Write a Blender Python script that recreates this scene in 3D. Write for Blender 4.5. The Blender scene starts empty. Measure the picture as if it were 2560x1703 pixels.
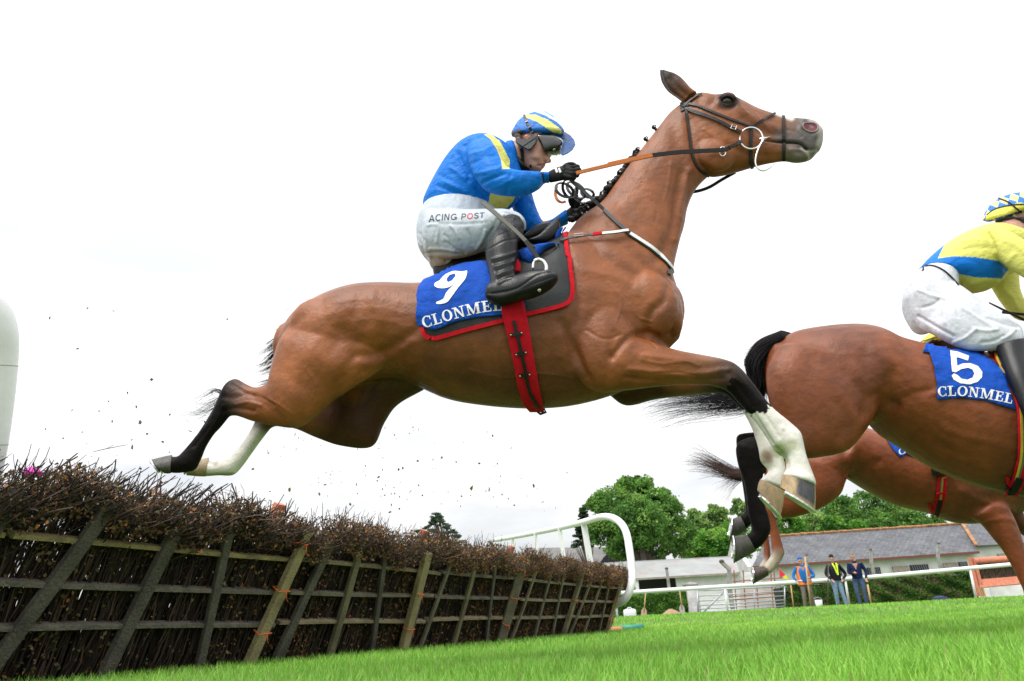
import bpy, bmesh, math, random
import numpy as np
from mathutils import Vector, Matrix, noise as mnoise
from mathutils.bvhtree import BVHTree
from mathutils.kdtree import KDTree
random.seed(7); rng = np.random.default_rng(7)
S = bpy.context.scene; COL = S.collection
R = math.radians
# ---------------------------------------------------------------- camera, world, sun, exposure
FPX = 1800.0; CX, CY = 1280.0, 851.5; CAMH = 0.165
PITCH = R(21.75); ROLL = R(2.98)
_F = Vector((0, math.cos(PITCH), math.sin(PITCH))); _U0 = Vector((0, -math.sin(PITCH), math.cos(PITCH))); _R0 = Vector((1, 0, 0))
CR = math.cos(ROLL)*_R0 - math.sin(ROLL)*_U0; CU = math.sin(ROLL)*_R0 + math.cos(ROLL)*_U0; CF = _F
CPOS = Vector((0, 0, CAMH))
cd = bpy.data.cameras.new('camera'); cam = bpy.data.objects.new('camera', cd); COL.objects.link(cam)
cd.sensor_width = 36; cd.lens = FPX/2560*36; cd.dof.use_dof = True; cd.dof.focus_distance = 3.3; cd.dof.aperture_fstop = 7.1; cd.clip_start = 0.02; cd.clip_end = 6000
cam.matrix_world = Matrix(((CR.x, CU.x, -CF.x, CPOS.x), (CR.y, CU.y, -CF.y, CPOS.y), (CR.z, CU.z, -CF.z, CPOS.z), (0, 0, 0, 1)))
S.camera = cam
SUN_EL, SUN_AZ = R(60), R(218)      # azimuth clockwise from +Y
w = bpy.data.worlds.new('World'); S.world = w; w.use_nodes = True
nt = w.node_tree; nt.nodes.clear()
out = nt.nodes.new('ShaderNodeOutputWorld'); bg = nt.nodes.new('ShaderNodeBackground'); bg.inputs[1].default_value = 0.10
sky = nt.nodes.new('ShaderNodeTexSky'); sky.sky_type = 'NISHITA'; sky.sun_disc = False
sky.sun_elevation = SUN_EL; sky.sun_rotation = SUN_AZ; sky.dust_density = 2.0
bg2 = nt.nodes.new('ShaderNodeBackground'); bg2.inputs[0].default_value = (1.0, 1.0, 1.0, 1); bg2.inputs[1].default_value = 1.12
tc = nt.nodes.new('ShaderNodeTexCoord'); mp = nt.nodes.new('ShaderNodeMapping'); mp.inputs[3].default_value = (1, 1, 3.0)
nz = nt.nodes.new('ShaderNodeTexNoise'); nz.inputs['Scale'].default_value = 2.6; nz.inputs['Detail'].default_value = 6; nz.inputs['Roughness'].default_value = .55
cr = nt.nodes.new('ShaderNodeValToRGB'); cr.color_ramp.elements[0].position = .36; cr.color_ramp.elements[0].color = (.62, .62, .62, 1); cr.color_ramp.elements[1].position = .56
mx = nt.nodes.new('ShaderNodeMixShader')
sx = nt.nodes.new('ShaderNodeSeparateXYZ'); gr = nt.nodes.new('ShaderNodeMapRange'); gr.inputs[1].default_value = 0.0; gr.inputs[2].default_value = 1.0; gr.inputs[3].default_value = .80; gr.inputs[4].default_value = 1.9
nt.links.new(tc.outputs['Generated'], sx.inputs[0]); nt.links.new(sx.outputs[2], gr.inputs[0]); nt.links.new(gr.outputs[0], bg2.inputs[1])
L = nt.links.new
L(tc.outputs['Generated'], mp.inputs[0]); L(mp.outputs[0], nz.inputs[0]); L(nz.outputs[0], cr.inputs[0]); L(cr.outputs[0], mx.inputs[0])
L(sky.outputs[0], bg.inputs[0]); L(bg.outputs[0], mx.inputs[1]); L(bg2.outputs[0], mx.inputs[2]); L(mx.outputs[0], out.inputs[0])
sl = bpy.data.lights.new('sun', 'SUN'); sl.energy = 2.3; sl.angle = R(18); sl.color = (1, .96, .9)
sun = bpy.data.objects.new('sun', sl); COL.objects.link(sun)
sdir = Vector((math.sin(SUN_AZ)*math.cos(SUN_EL), math.cos(SUN_AZ)*math.cos(SUN_EL), math.sin(SUN_EL)))
sun.rotation_euler = (-sdir).to_track_quat('-Z', 'Y').to_euler(); sun.location = (0, 0, 30)
S.view_settings.view_transform = 'Standard'; S.view_settings.look = 'None'; S.view_settings.exposure = 0.20; S.view_settings.gamma = 1
S.render.engine = 'CYCLES'
# ---------------------------------------------------------------- pixel helpers (source pixels of the 2560 wide photo)
def F(x, y): return (x/.9207, y/.9207)
def mk(x0, y0, s): return lambda x, y: (x0 + x/s, y0 + y/s)
c1 = mk(1000, 220, 2.6129); c2 = mk(1500, 120, 3.1357); c3 = mk(960, 600, 3.4083); c4 = mk(300, 680, 2.70375)
c5 = mk(1400, 740, 2.0637); c6 = mk(2000, 440, 1.8232); d1 = mk(0, 700, 1.5635); d2 = mk(700, 1150, 2.481)
d3 = mk(1450, 1150, 3.4846); d4 = mk(1900, 1200, 3.1167); e1 = mk(1780, 920, 4.127); e2 = mk(1240, 250, 7.8417); e3 = mk(560, 740, 4.9)
def ray(p): return (CF*FPX + CR*(p[0]-CX) + CU*(CY-p[1])).normalized()
def proj(P):
    v = Vector(P)-CPOS; z = v.dot(CF); return (CX+FPX*v.dot(CR)/z, CY-FPX*v.dot(CU)/z)
def projn(A):
    v = A-np.array(CPOS); z = v@np.array(CF); return np.stack([CX+FPX*(v@np.array(CR))/z, CY-FPX*(v@np.array(CU))/z], 1)
def atY(p, Y):
    d = ray(p); return CPOS + d*(Y/d.y)
def atZ(p, z=0):
    d = ray(p); return CPOS + d*((z-CAMH)/d.z)
class Frame:
    """a vertical plane: u along the heading, w towards the camera side"""
    def __init__(s, az, Y0, X0=0):
        a = R(az); s.d = Vector((math.sin(a), math.cos(a), 0)); s.w = Vector((math.cos(a)*1.0, -math.sin(a), 0)); s.o = Vector((X0, Y0, 0))
    def at(s, p, w0=0.0):
        r = ray(p); t = ((s.o + s.w*w0 - CPOS).dot(s.w))/r.dot(s.w); return CPOS + r*t
    def wof(s, P): return (Vector(P)-s.o).dot(s.w)
# ---------------------------------------------------------------- object helpers
def tag(o, label=None, cat=None, group=None, kind=None):
    if label: o['label'] = label
    if cat: o['category'] = cat
    if group: o['group'] = group
    if kind: o['kind'] = kind
    return o
def empty(name, loc=(0, 0, 0), label=None, cat=None, group=None):
    o = bpy.data.objects.new(name, None); COL.objects.link(o); o.location = loc; o.empty_display_size = .1
    bpy.context.view_layer.update(); return tag(o, label, cat, group)
def link(name, me, mat, parent=None, smooth=True):
    if mat is not None and len(me.materials) == 0: me.materials.append(mat)
    if smooth: me.polygons.foreach_set('use_smooth', [True]*len(me.polygons))
    o = bpy.data.objects.new(name, me); COL.objects.link(o)
    if parent:
        o.parent = parent
        if parent.type == 'EMPTY': o.matrix_parent_inverse = parent.matrix_world.inverted()
    return o
def meshd(name, V, Fc):
    me = bpy.data.meshes.new(name); me.from_pydata([tuple(v) for v in V], [], [tuple(f) for f in Fc]); me.update(); return me
class MB:
    def __init__(s): s.V = []; s.F = []; s.C = []
    def add(s, V, Fc, col=None):
        n = len(s.V); s.V += [tuple(v) for v in V]; s.F += [tuple(i+n for i in f) for f in Fc]
        if col is not None: s.C += [tuple(col)]*len(V)
    def box(s, c, size, rot=None, col=None):
        c = Vector(c); hx, hy, hz = [q/2 for q in size]
        V = [Vector((x, y, z)) for x in (-hx, hx) for y in (-hy, hy) for z in (-hz, hz)]
        if rot is not None: V = [rot @ v for v in V]
        s.add([c+v for v in V], [(0, 1, 3, 2), (4, 6, 7, 5), (0, 4, 5, 1), (2, 3, 7, 6), (0, 2, 6, 4), (1, 5, 7, 3)], col)
    def beam(s, a, b, wx, wy, up=Vector((0, 0, 1)), col=None):
        """box from a to b; wx across, wy along up-ish"""
        a = Vector(a); b = Vector(b); d = (b-a).normalized(); x = d.cross(up).normalized(); y = x.cross(d).normalized()
        V = []
        for p in (a, b):
            for i, j in ((-1, -1), (1, -1), (1, 1), (-1, 1)): V.append(p+x*i*wx/2+y*j*wy/2)
        s.add(V, [(3, 2, 1, 0), (4, 5, 6, 7), (0, 1, 5, 4), (1, 2, 6, 5), (2, 3, 7, 6), (3, 0, 4, 7)], col)
    def tube(s, pts, r, n=10, col=None, cap=True, closed=False):
        pts = [Vector(p) for p in pts]; m = len(pts); rs = r if hasattr(r, '__len__') else [r]*m
        V = []; x = None
        for i, p in enumerate(pts):
            if closed: t = (pts[(i+1) % m]-pts[i-1]).normalized()
            else: t = (pts[min(i+1, m-1)]-pts[max(i-1, 0)]).normalized()
            if x is None: x = t.orthogonal().normalized()
            x = (x - t*x.dot(t)).normalized(); y = t.cross(x)
            for k in range(n):
                a = 2*math.pi*k/n; V.append(p+(x*math.cos(a)+y*math.sin(a))*rs[i])
        Fc = []
        for i in range(m if closed else m-1):
            j = (i+1) % m
            for k in range(n): Fc.append((i*n+k, i*n+(k+1) % n, j*n+(k+1) % n, j*n+k))
        if cap and not closed: Fc.append(tuple(range(n))[::-1]); Fc.append(tuple((m-1)*n+k for k in range(n)))
        s.add(V, Fc, col)
    def ribbon(s, pts, nrm, width, th=.004, col=None, closed=False):
        """flat strap: pts centreline, nrm outward normals"""
        m = len(pts); V = []; ws = width if hasattr(width, '__len__') else [width]*m
        for i in range(m):
            a = pts[(i-1) % m] if closed or i else pts[0]; b = pts[(i+1) % m] if closed or i < m-1 else pts[-1]
            t = (Vector(b)-Vector(a)).normalized(); nn = Vector(nrm[i]); nn = (nn-t*nn.dot(t)).normalized(); sd = t.cross(nn)
            p = Vector(pts[i]); h = ws[i]/2
            V += [p-sd*h, p+sd*h, p+sd*h*.92+nn*th, p-sd*h*.92+nn*th]
        Fc = []
        for i in range(m if closed else m-1):
            j = (i+1) % m
            for k in range(4): Fc.append((i*4+k, i*4+(k+1) % 4, j*4+(k+1) % 4, j*4+k))
        if not closed: Fc += [(3, 2, 1, 0), tuple((m-1)*4+k for k in range(4))]
        s.add(V, Fc, col)
    def sphere(s, c, r, n=12, m=8, rot=None, col=None):
        c = Vector(c); rr = r if hasattr(r, '__len__') else (r, r, r); V = []
        for i in range(m+1):
            a = math.pi*i/m
            for k in range(n):
                b = 2*math.pi*k/n; v = Vector((rr[0]*math.sin(a)*math.cos(b), rr[1]*math.sin(a)*math.sin(b), rr[2]*math.cos(a)))
                V.append(c+(rot @ v if rot is not None else v))
        s.add(V, [(i*n+k, (i+1)*n+k, (i+1)*n+(k+1) % n, i*n+(k+1) % n) for i in range(m) for k in range(n)], col)
    def mesh(s, name):
        me = meshd(name, s.V, s.F)
        if s.C and len(s.C) == len(s.V):
            at = me.color_attributes.new('col', 'FLOAT_COLOR', 'POINT'); at.data.foreach_set('color', np.array([c+(1,) for c in s.C], dtype=np.float32).ravel())
        return me
    def build(s, name, mat, parent=None, smooth=False, fix=True):
        me = s.mesh(name)
        if fix:
            bm = bmesh.new(); bm.from_mesh(me); bmesh.ops.recalc_face_normals(bm, faces=bm.faces); bm.to_mesh(me); bm.free()
        return link(name, me, mat, parent, smooth)
def smooth_by_angle(o, deg=40):
    me = o.data
    bm = bmesh.new(); bm.from_mesh(me)
    for f in bm.faces: f.smooth = True
    for e in bm.edges:
        if len(e.link_faces) == 2 and e.calc_face_angle(0) > R(deg): e.smooth = False
    bm.to_mesh(me); bm.free(); return o
def bulkmesh(name, V, quads=None, tris=None, cols=None, attrs=None):
    """fast mesh from numpy arrays"""
    me = bpy.data.meshes.new(name); nq = 0 if quads is None else len(quads); ntr = 0 if tris is None else len(tris)
    me.vertices.add(len(V)); me.vertices.foreach_set('co', np.asarray(V, dtype=np.float32).ravel())
    li = []; 
    if nq: li.append(np.asarray(quads).ravel())
    if ntr: li.append(np.asarray(tris).ravel())
    li = np.concatenate(li).astype(np.int32); me.loops.add(len(li)); me.loops.foreach_set('vertex_index', li)
    me.polygons.add(nq+ntr); st = np.concatenate([np.arange(nq)*4, nq*4+np.arange(ntr)*3]).astype(np.int32)
    me.polygons.foreach_set('loop_start', st)
    me.update(calc_edges=True)
    if cols is not None:
        at = me.color_attributes.new('col', 'FLOAT_COLOR', 'POINT'); c = np.concatenate([np.asarray(cols), np.ones((len(cols), 1))], 1).astype(np.float32); at.data.foreach_set('color', c.ravel())
    return me
def cat(P, n=6, closed=False):
    """Catmull-Rom through rows of P"""
    P = np.asarray(P, dtype=float); m = len(P); out = []
    for i in range(m if closed else m-1):
        g = (lambda k: P[k % m]) if closed else (lambda k: P[k] if 0 <= k < m else (2*P[0]-P[1] if k < 0 else 2*P[-1]-P[-2]))
        p0, p1, p2, p3 = g(i-1), g(i), g(i+1), g(i+2)
        for k in range(n):
            t = k/n; out.append(.5*((2*p1)+(-p0+p2)*t+(2*p0-5*p1+4*p2-p3)*t*t+(-p0+3*p1-3*p2+p3)*t**3))
    if not closed: out.append(P[-1])
    return np.array(out)
# ---------------------------------------------------------------- lofts from silhouette pairs
def ringfit(fr, T, B, hw, w0, e=2.0, n=28, egg=0.0, tilt=0.0):
    Tp, Bp = np.array(T, float), np.array(B, float); Tt, Bt = Tp.copy(), Bp.copy(); mid = (Tp+Bp)/2; L_ = np.linalg.norm(Tp-Bp)/2
    nn = (Tp-Bp)/(2*L_+1e-9); wv = (fr.w-Vector((0, 0, tilt))).normalized()
    for it in range(5):
        P1 = fr.at(Tt, w0); P0 = fr.at(Bt, w0); c = (P1+P0)/2; a = (P1-P0)/2; pts = []
        for k in range(n):
            th = 2*math.pi*k/n; cs, sn = math.cos(th), math.sin(th)
            x = math.copysign(abs(cs)**(2/e), cs); y = math.copysign(abs(sn)**(2/e), sn)*(1+egg*cs)
            pts.append(c+a*x+wv*hw*y)
        q = np.array([proj(p) for p in pts])-mid; s = q@nn
        Tt = Tt+nn*(L_-s.max())*.9; Bt = Bt-nn*(L_+s.min())*.9
    return pts
def loft(mb, fr, secs, sub=5, n=28, cap0=.35, cap1=.35, cols=None, samples=None):
    """secs rows: (T, B, hw, w0[, e, egg]); cols: colour per section"""
    rows = []
    for s in secs:
        T, B, hw, w0 = s[:4]; e = s[4] if len(s) > 4 else 2.0; g = s[5] if len(s) > 5 else 0.0; ti = s[6] if len(s) > 6 else 0.0
        rows.append([T[0], T[1], B[0], B[1], hw, w0, e, g, ti])
    rr = cat(rows, sub); cc = None
    if cols is not None: 
        ci = np.arange(len(rows)); x = np.linspace(0, len(rows)-1, len(rr)); cc = np.stack([np.interp(x, ci, np.array(cols)[:, k]) for k in range(3)], 1)
    rings = [ringfit(fr, r[0:2], r[2:4], max(r[4], .004), r[5], r[6], n, r[7], r[8]) for r in rr]
    def capr(r0, r1, amt):
        c0 = sum(r0, Vector())/n; c1_ = sum(r1, Vector())/n; dr = (c0-c1_).normalized(); rad = sum(((p-c0).length for p in r0))/n
        return [[c0+dr*rad*amt*math.sin(a)+(p-c0)*math.cos(a) for p in r0] for a in (R(30), R(58), R(80))]
    A = capr(rings[0], rings[1], cap0)[::-1]; Z = capr(rings[-1], rings[-2], cap1)
    allr = A+rings+Z; V = [p for r in allr for p in r]; m = len(allr)
    Fc = [(i*n+k, i*n+(k+1) % n, (i+1)*n+(k+1) % n, (i+1)*n+k) for i in range(m-1) for k in range(n)]
    Fc += [tuple(range(n))[::-1], tuple((m-1)*n+k for k in range(n))]
    mb.add(V, Fc)
    if samples is not None and cc is not None:
        for i, r in enumerate(allr):
            c = cc[min(max(i-3, 0), len(cc)-1)]
            for p in r: samples.append((p, c))
    return rings
def remesh(mb, voxel, smooth=4, name='body', fac=.5):
    me = mb.mesh('tmp'); bm = bmesh.new(); bm.from_mesh(me); bmesh.ops.recalc_face_normals(bm, faces=bm.faces); bm.to_mesh(me); bm.free()
    o = bpy.data.objects.new('tmp', me); COL.objects.link(o)
    m = o.modifiers.new('r', 'REMESH'); m.mode = 'VOXEL'; m.voxel_size = voxel; m.adaptivity = 0
    s = o.modifiers.new('s', 'SMOOTH'); s.iterations = smooth; s.factor = fac
    dg = bpy.context.evaluated_depsgraph_get(); dg.update()
    m2 = bpy.data.meshes.new_from_object(o.evaluated_get(dg)); bpy.data.objects.remove(o); m2.name = name
    m2.materials.clear(); return m2
def getV(me):
    a = np.empty(len(me.vertices)*3, dtype=np.float32); me.vertices.foreach_get('co', a); return a.reshape(-1, 3).astype(float)
def getN(me):
    a = np.empty(len(me.vertices)*3, dtype=np.float32); me.vertices.foreach_get('normal', a); return a.reshape(-1, 3).astype(float)
def setV(me, V): me.vertices.foreach_set('co', V.astype(np.float32).ravel()); me.update()
def segd(Q, P):
    """distance of pixels Q to polyline P"""
    P = np.asarray(P, float); d = np.full(len(Q), 1e9)
    for a, b in zip(P[:-1], P[1:]):
        ab = b-a; t = np.clip(((Q-a)@ab)/(ab@ab+1e-9), 0, 1); d = np.minimum(d, np.linalg.norm(Q-(a+t[:, None]*ab), axis=1))
    return d
def strokes(me, fr, items, wmin=0.0):
    """muscle ridges (+) and creases (-) in metres: (polyline, width px, amount)"""
    V = getV(me); N = getN(me); Q = projn(V); side = ((V-np.array(fr.o))@np.array(fr.w)) > wmin
    facing = np.einsum('ij,ij->i', N, np.array(CPOS)-V)/np.linalg.norm(np.array(CPOS)-V, axis=1)
    k = np.clip(facing*2.2, 0, 1)*side; D = np.zeros(len(V))
    for P, wd, am in items:
        Pc = cat(P, 5) if len(P) > 2 else np.array(P); d = segd(Q, Pc); D += am*np.exp(-(d/wd)**2)
    setV(me, V+N*(D*k)[:, None])
def inpoly(Q, P):
    P = np.asarray(P, float); x, y = Q[:, 0], Q[:, 1]; r = np.zeros(len(Q), bool); j = len(P)-1
    for i in range(len(P)):
        xi, yi = P[i]; xj, yj = P[j]
        c = ((yi > y) != (yj > y)) & (x < (xj-xi)*(y-yi)/((yj-yi) if yj != yi else 1e-9)+xi); r ^= c; j = i
    return r
def setcol(me, C):
    at = me.color_attributes.get('col') or me.color_attributes.new('col', 'FLOAT_COLOR', 'POINT')
    at.data.foreach_set('color', np.concatenate([C, np.ones((len(C), 1))], 1).astype(np.float32).ravel())
def nearcol(me, samples, k=5):
    kd = KDTree(len(samples))
    for i, (p, c) in enumerate(samples): kd.insert(p, i)
    kd.balance(); cs = np.array([c for p, c in samples]); V = getV(me); C = np.zeros((len(V), 3))
    for i, v in enumerate(V):
        ids = [q[1] for q in kd.find_n(v, k)]; C[i] = cs[ids].mean(0)
    return C
def bvh(*objs):
    vs, fs = [], []
    for o in objs:
        me = o.data if hasattr(o, 'data') else o; n = len(vs); vs += [v.co.copy() for v in me.vertices]; fs += [tuple(i+n for i in p.vertices) for p in me.polygons]
    return BVHTree.FromPolygons(vs, fs)
def hit(bv, p, fr=None, w0=0, off=.004):
    r = ray(p); h = bv.ray_cast(CPOS, r)
    if h[0] is None:
        # silhouette miss: nearest surface point to the ray at the plane
        q = fr.at(p, w0); h2 = bv.find_nearest(q); return h2[0]+h2[1]*off, h2[1]
    n = h[1]; n = n if n.dot(r) < 0 else -n
    return h[0]+n*off, n
def onbody(bv, pts, fr, w0=0, off=.004, n=5):
    P = cat(pts, n) if len(pts) > 2 else np.array([np.array(pts[0])*(1-t)+np.array(pts[1])*t for t in np.linspace(0, 1, n+1)])
    H = [hit(bv, p, fr, w0, off) for p in P]; return [h[0] for h in H], [h[1] for h in H]
# ---------------------------------------------------------------- materials
def newmat(name):
    m = bpy.data.materials.new(name); m.use_nodes = True; n = m.node_tree; b = n.nodes['Principled BSDF']; return m, n, b
def mat(name, col=(.5, .5, .5), rough=.6, metal=0, nscale=0, namt=.25, bump=0, bscale=60, attr=False, spec=.5, sheen=0, coat=0, trans=0, stretch=None, detail=6, bump2=0, b2scale=5):
    m, n, b = newmat(name); b.inputs['Roughness'].default_value = rough; b.inputs['Metallic'].default_value = metal
    b.inputs['Specular IOR Level'].default_value = spec
    if sheen: b.inputs['Sheen Weight'].default_value = sheen
    if coat: b.inputs['Coat Weight'].default_value = coat; b.inputs['Coat Roughness'].default_value = .15
    Lk = n.links.new; tcn = n.nodes.new('ShaderNodeTexCoord'); src = tcn.outputs['Object']
    if stretch:
        mpn = n.nodes.new('ShaderNodeMapping'); mpn.inputs[3].default_value = stretch; Lk(src, mpn.inputs[0]); src = mpn.outputs[0]
    if attr:
        a = n.nodes.new('ShaderNodeAttribute'); a.attribute_name = 'col'; base = a.outputs[0]
    else:
        c = n.nodes.new('ShaderNodeRGB'); c.outputs[0].default_value = (*col, 1); base = c.outputs[0]
    if nscale:
        nzn = n.nodes.new('ShaderNodeTexNoise'); nzn.inputs['Scale'].default_value = nscale; nzn.inputs['Detail'].default_value = detail; Lk(src, nzn.inputs[0])
        mr = n.nodes.new('ShaderNodeMapRange'); mr.inputs[1].default_value = .3; mr.inputs[2].default_value = .7; mr.inputs[3].default_value = 1-namt; mr.inputs[4].default_value = 1+namt; Lk(nzn.outputs[0], mr.inputs[0])
        mm = n.nodes.new('ShaderNodeVectorMath'); mm.operation = 'SCALE'; Lk(base, mm.inputs[0]); Lk(mr.outputs[0], mm.inputs['Scale']); base = mm.outputs[0]
    Lk(base, b.inputs['Base Color'])
    prev = None
    for amt, sc in ((bump2, b2scale), (bump, bscale)):
        if amt:
            nb = n.nodes.new('ShaderNodeTexNoise'); nb.inputs['Scale'].default_value = sc; nb.inputs['Detail'].default_value = 4; Lk(src, nb.inputs[0])
            bp = n.nodes.new('ShaderNodeBump'); bp.inputs['Strength'].default_value = amt; bp.inputs['Distance'].default_value = 1.5/sc; Lk(nb.outputs[0], bp.inputs['Height'])
            if prev: Lk(prev, bp.inputs['Normal'])
            prev = bp.outputs[0]
    if prev: Lk(prev, b.inputs['Normal'])
    if trans:
        tr = n.nodes.new('ShaderNodeBsdfTranslucent'); ms = n.nodes.new('ShaderNodeMixShader'); ms.inputs[0].default_value = trans
        Lk(base, tr.inputs[0]); Lk(b.outputs[0], ms.inputs[1]); Lk(tr.outputs[0], ms.inputs[2]); Lk(ms.outputs[0], n.nodes['Material Output'].inputs[0])
    return m
M = {}
M['coat'] = mat('horse_coat', rough=.43, attr=True, nscale=13, namt=.20, bump=.3, bscale=380, spec=.30, sheen=.0, bump2=.13, b2scale=30)
def _speccoat():
    n = M['coat'].node_tree; b = n.nodes['Principled BSDF']; a = [q for q in n.nodes if q.type == 'ATTRIBUTE'][0]; sp = n.nodes.new('ShaderNodeSeparateColor'); mr = n.nodes.new('ShaderNodeMapRange')
    mr.inputs[1].default_value = .01; mr.inputs[2].default_value = .14; mr.inputs[3].default_value = .07; mr.inputs[4].default_value = .36; n.links.new(a.outputs[0], sp.inputs[0]); n.links.new(sp.outputs[0], mr.inputs[0]); n.links.new(mr.outputs[0], b.inputs['Specular IOR Level'])
_speccoat()
M['hair'] = mat('black_hair', (.008, .007, .008), .5, spec=.2)
M['hair_brown'] = mat('brown_hair', (.05, .024, .016), .5, spec=.4)
M['leather'] = mat('black_leather', (.010, .010, .012), .4, bump=.25, bscale=220, spec=.35)
M['leather_grey'] = mat('grey_webbing', (.05, .055, .065), .6, bump=.3, bscale=400)
M['boot'] = mat('boot_leather', (.008, .009, .011), .30, bump=.25, bscale=260, spec=.35)
M['steel'] = mat('polished_steel', (.75, .75, .76), .3, metal=1)
M['brass'] = mat('brass', (.6, .55, .3), .3, metal=1)
M['orange_rubber'] = mat('orange_rubber', (.62, .17, .03), .55, bump=.5, bscale=300)
M['white_strap'] = mat('white_webbing', (.78, .79, .82), .6, bump=.2, bscale=300)
M['red_web'] = mat('red_webbing', (.55, .008, .02), .8, spec=.15, bump=.4, bscale=500, nscale=40, namt=.12)
M['pad'] = mat('grey_pad_leather', (.025, .028, .031), .5, spec=.3, bump=.3, bscale=180, nscale=8, namt=.25)
M['cloth'] = mat('blue_cloth', (.010, .075, .44), .8, bump=.35, bscale=600, nscale=14, namt=.12, bump2=.3, b2scale=26, spec=.15)
M['print'] = mat('white_print', (.82, .82, .84), .6)
M['silk'] = mat('racing_silk', rough=.5, attr=True, nscale=18, namt=.05, bump=.10, bscale=240, bump2=.20, b2scale=22, stretch=(1, 1, 1.6), spec=.15)
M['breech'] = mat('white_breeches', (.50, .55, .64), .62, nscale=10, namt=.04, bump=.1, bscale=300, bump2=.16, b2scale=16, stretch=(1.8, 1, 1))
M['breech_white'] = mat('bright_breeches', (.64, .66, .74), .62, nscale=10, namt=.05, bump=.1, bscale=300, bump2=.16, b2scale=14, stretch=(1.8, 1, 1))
M['skin'] = mat('skin', rough=.5, attr=True, nscale=30, namt=.08, bump=.15, bscale=300)
M['skin'].node_tree.nodes['Principled BSDF'].inputs['Subsurface Weight'].default_value = .12
M['skin'].node_tree.nodes['Principled BSDF'].inputs['Subsurface Radius'].default_value = (.01, .004, .002)
M['hoof'] = mat('hoof_horn', rough=.5, attr=True, nscale=45, namt=.3, bump=.4, bscale=120, stretch=(1, 1, .3))
M['eye'] = mat('eye_gloss', (.006, .006, .01), .05, coat=1)
M['dark'] = mat('black_matt', (.008, .008, .009), .6, spec=.25)
M['shell'] = mat('helmet_cover', rough=.55, attr=True, bump=.2, bscale=200, bump2=.35, b2scale=34)
M['lens'] = mat('goggle_lens', (.006, .006, .008), .07, coat=1)
M['nostril'] = mat('nostril_inner', (.16, .01, .025), .45)
M['glove'] = mat('black_glove', (.008, .008, .010), .7, spec=.25, bump=.5, bscale=300)

COAT = (.215, .065, .0165); COAT_SHADE = (.065, .022, .010); BLK = (.007, .0055, .0055); WHT = (.74, .71, .66)  # far legs get a darkened coat, shade put into the colour
# ---------------------------------------------------------------- strand hair (tails)
def strands(name, mat_, parent, guide, n, r0, spread, jitter, seed=0, wthin=.0011):
    """guide: list of 3D points; each strand follows it with growing offset"""
    rg = random.Random(seed); G = cat([tuple(g) for g in guide], 6); m = len(G); mb = MB()
    for i in range(n):
        a = rg.uniform(0, 2*math.pi); q = math.sqrt(rg.random()); ln = rg.uniform(.55, 1.0); end = max(4, int(m*ln)); ph = rg.uniform(0, 6.28); am = rg.uniform(.2, 1)*jitter
        o1 = Vector((math.cos(a)*q, math.sin(a*1.3)*q, math.sin(a)*q)); pts = []
        fs = rg.gauss(0, .6)
        for k in range(end):
            t = k/(m-1); sp = r0+(spread-r0)*t**1.3
            pts.append(Vector(G[k])+o1*sp+Vector((math.sin(ph+t*5), math.cos(ph*2+t*4), math.sin(ph*3+t*6)))*am*t*t+Vector((0, 0, fs*spread*t*t)))
        rr = [wthin*(1-.75*k/(end-1)) for k in range(end)]
        mb.tube(pts[::1], rr, 3, cap=False)
    return mb.build(name, mat_, parent, smooth=True, fix=False)
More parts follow.
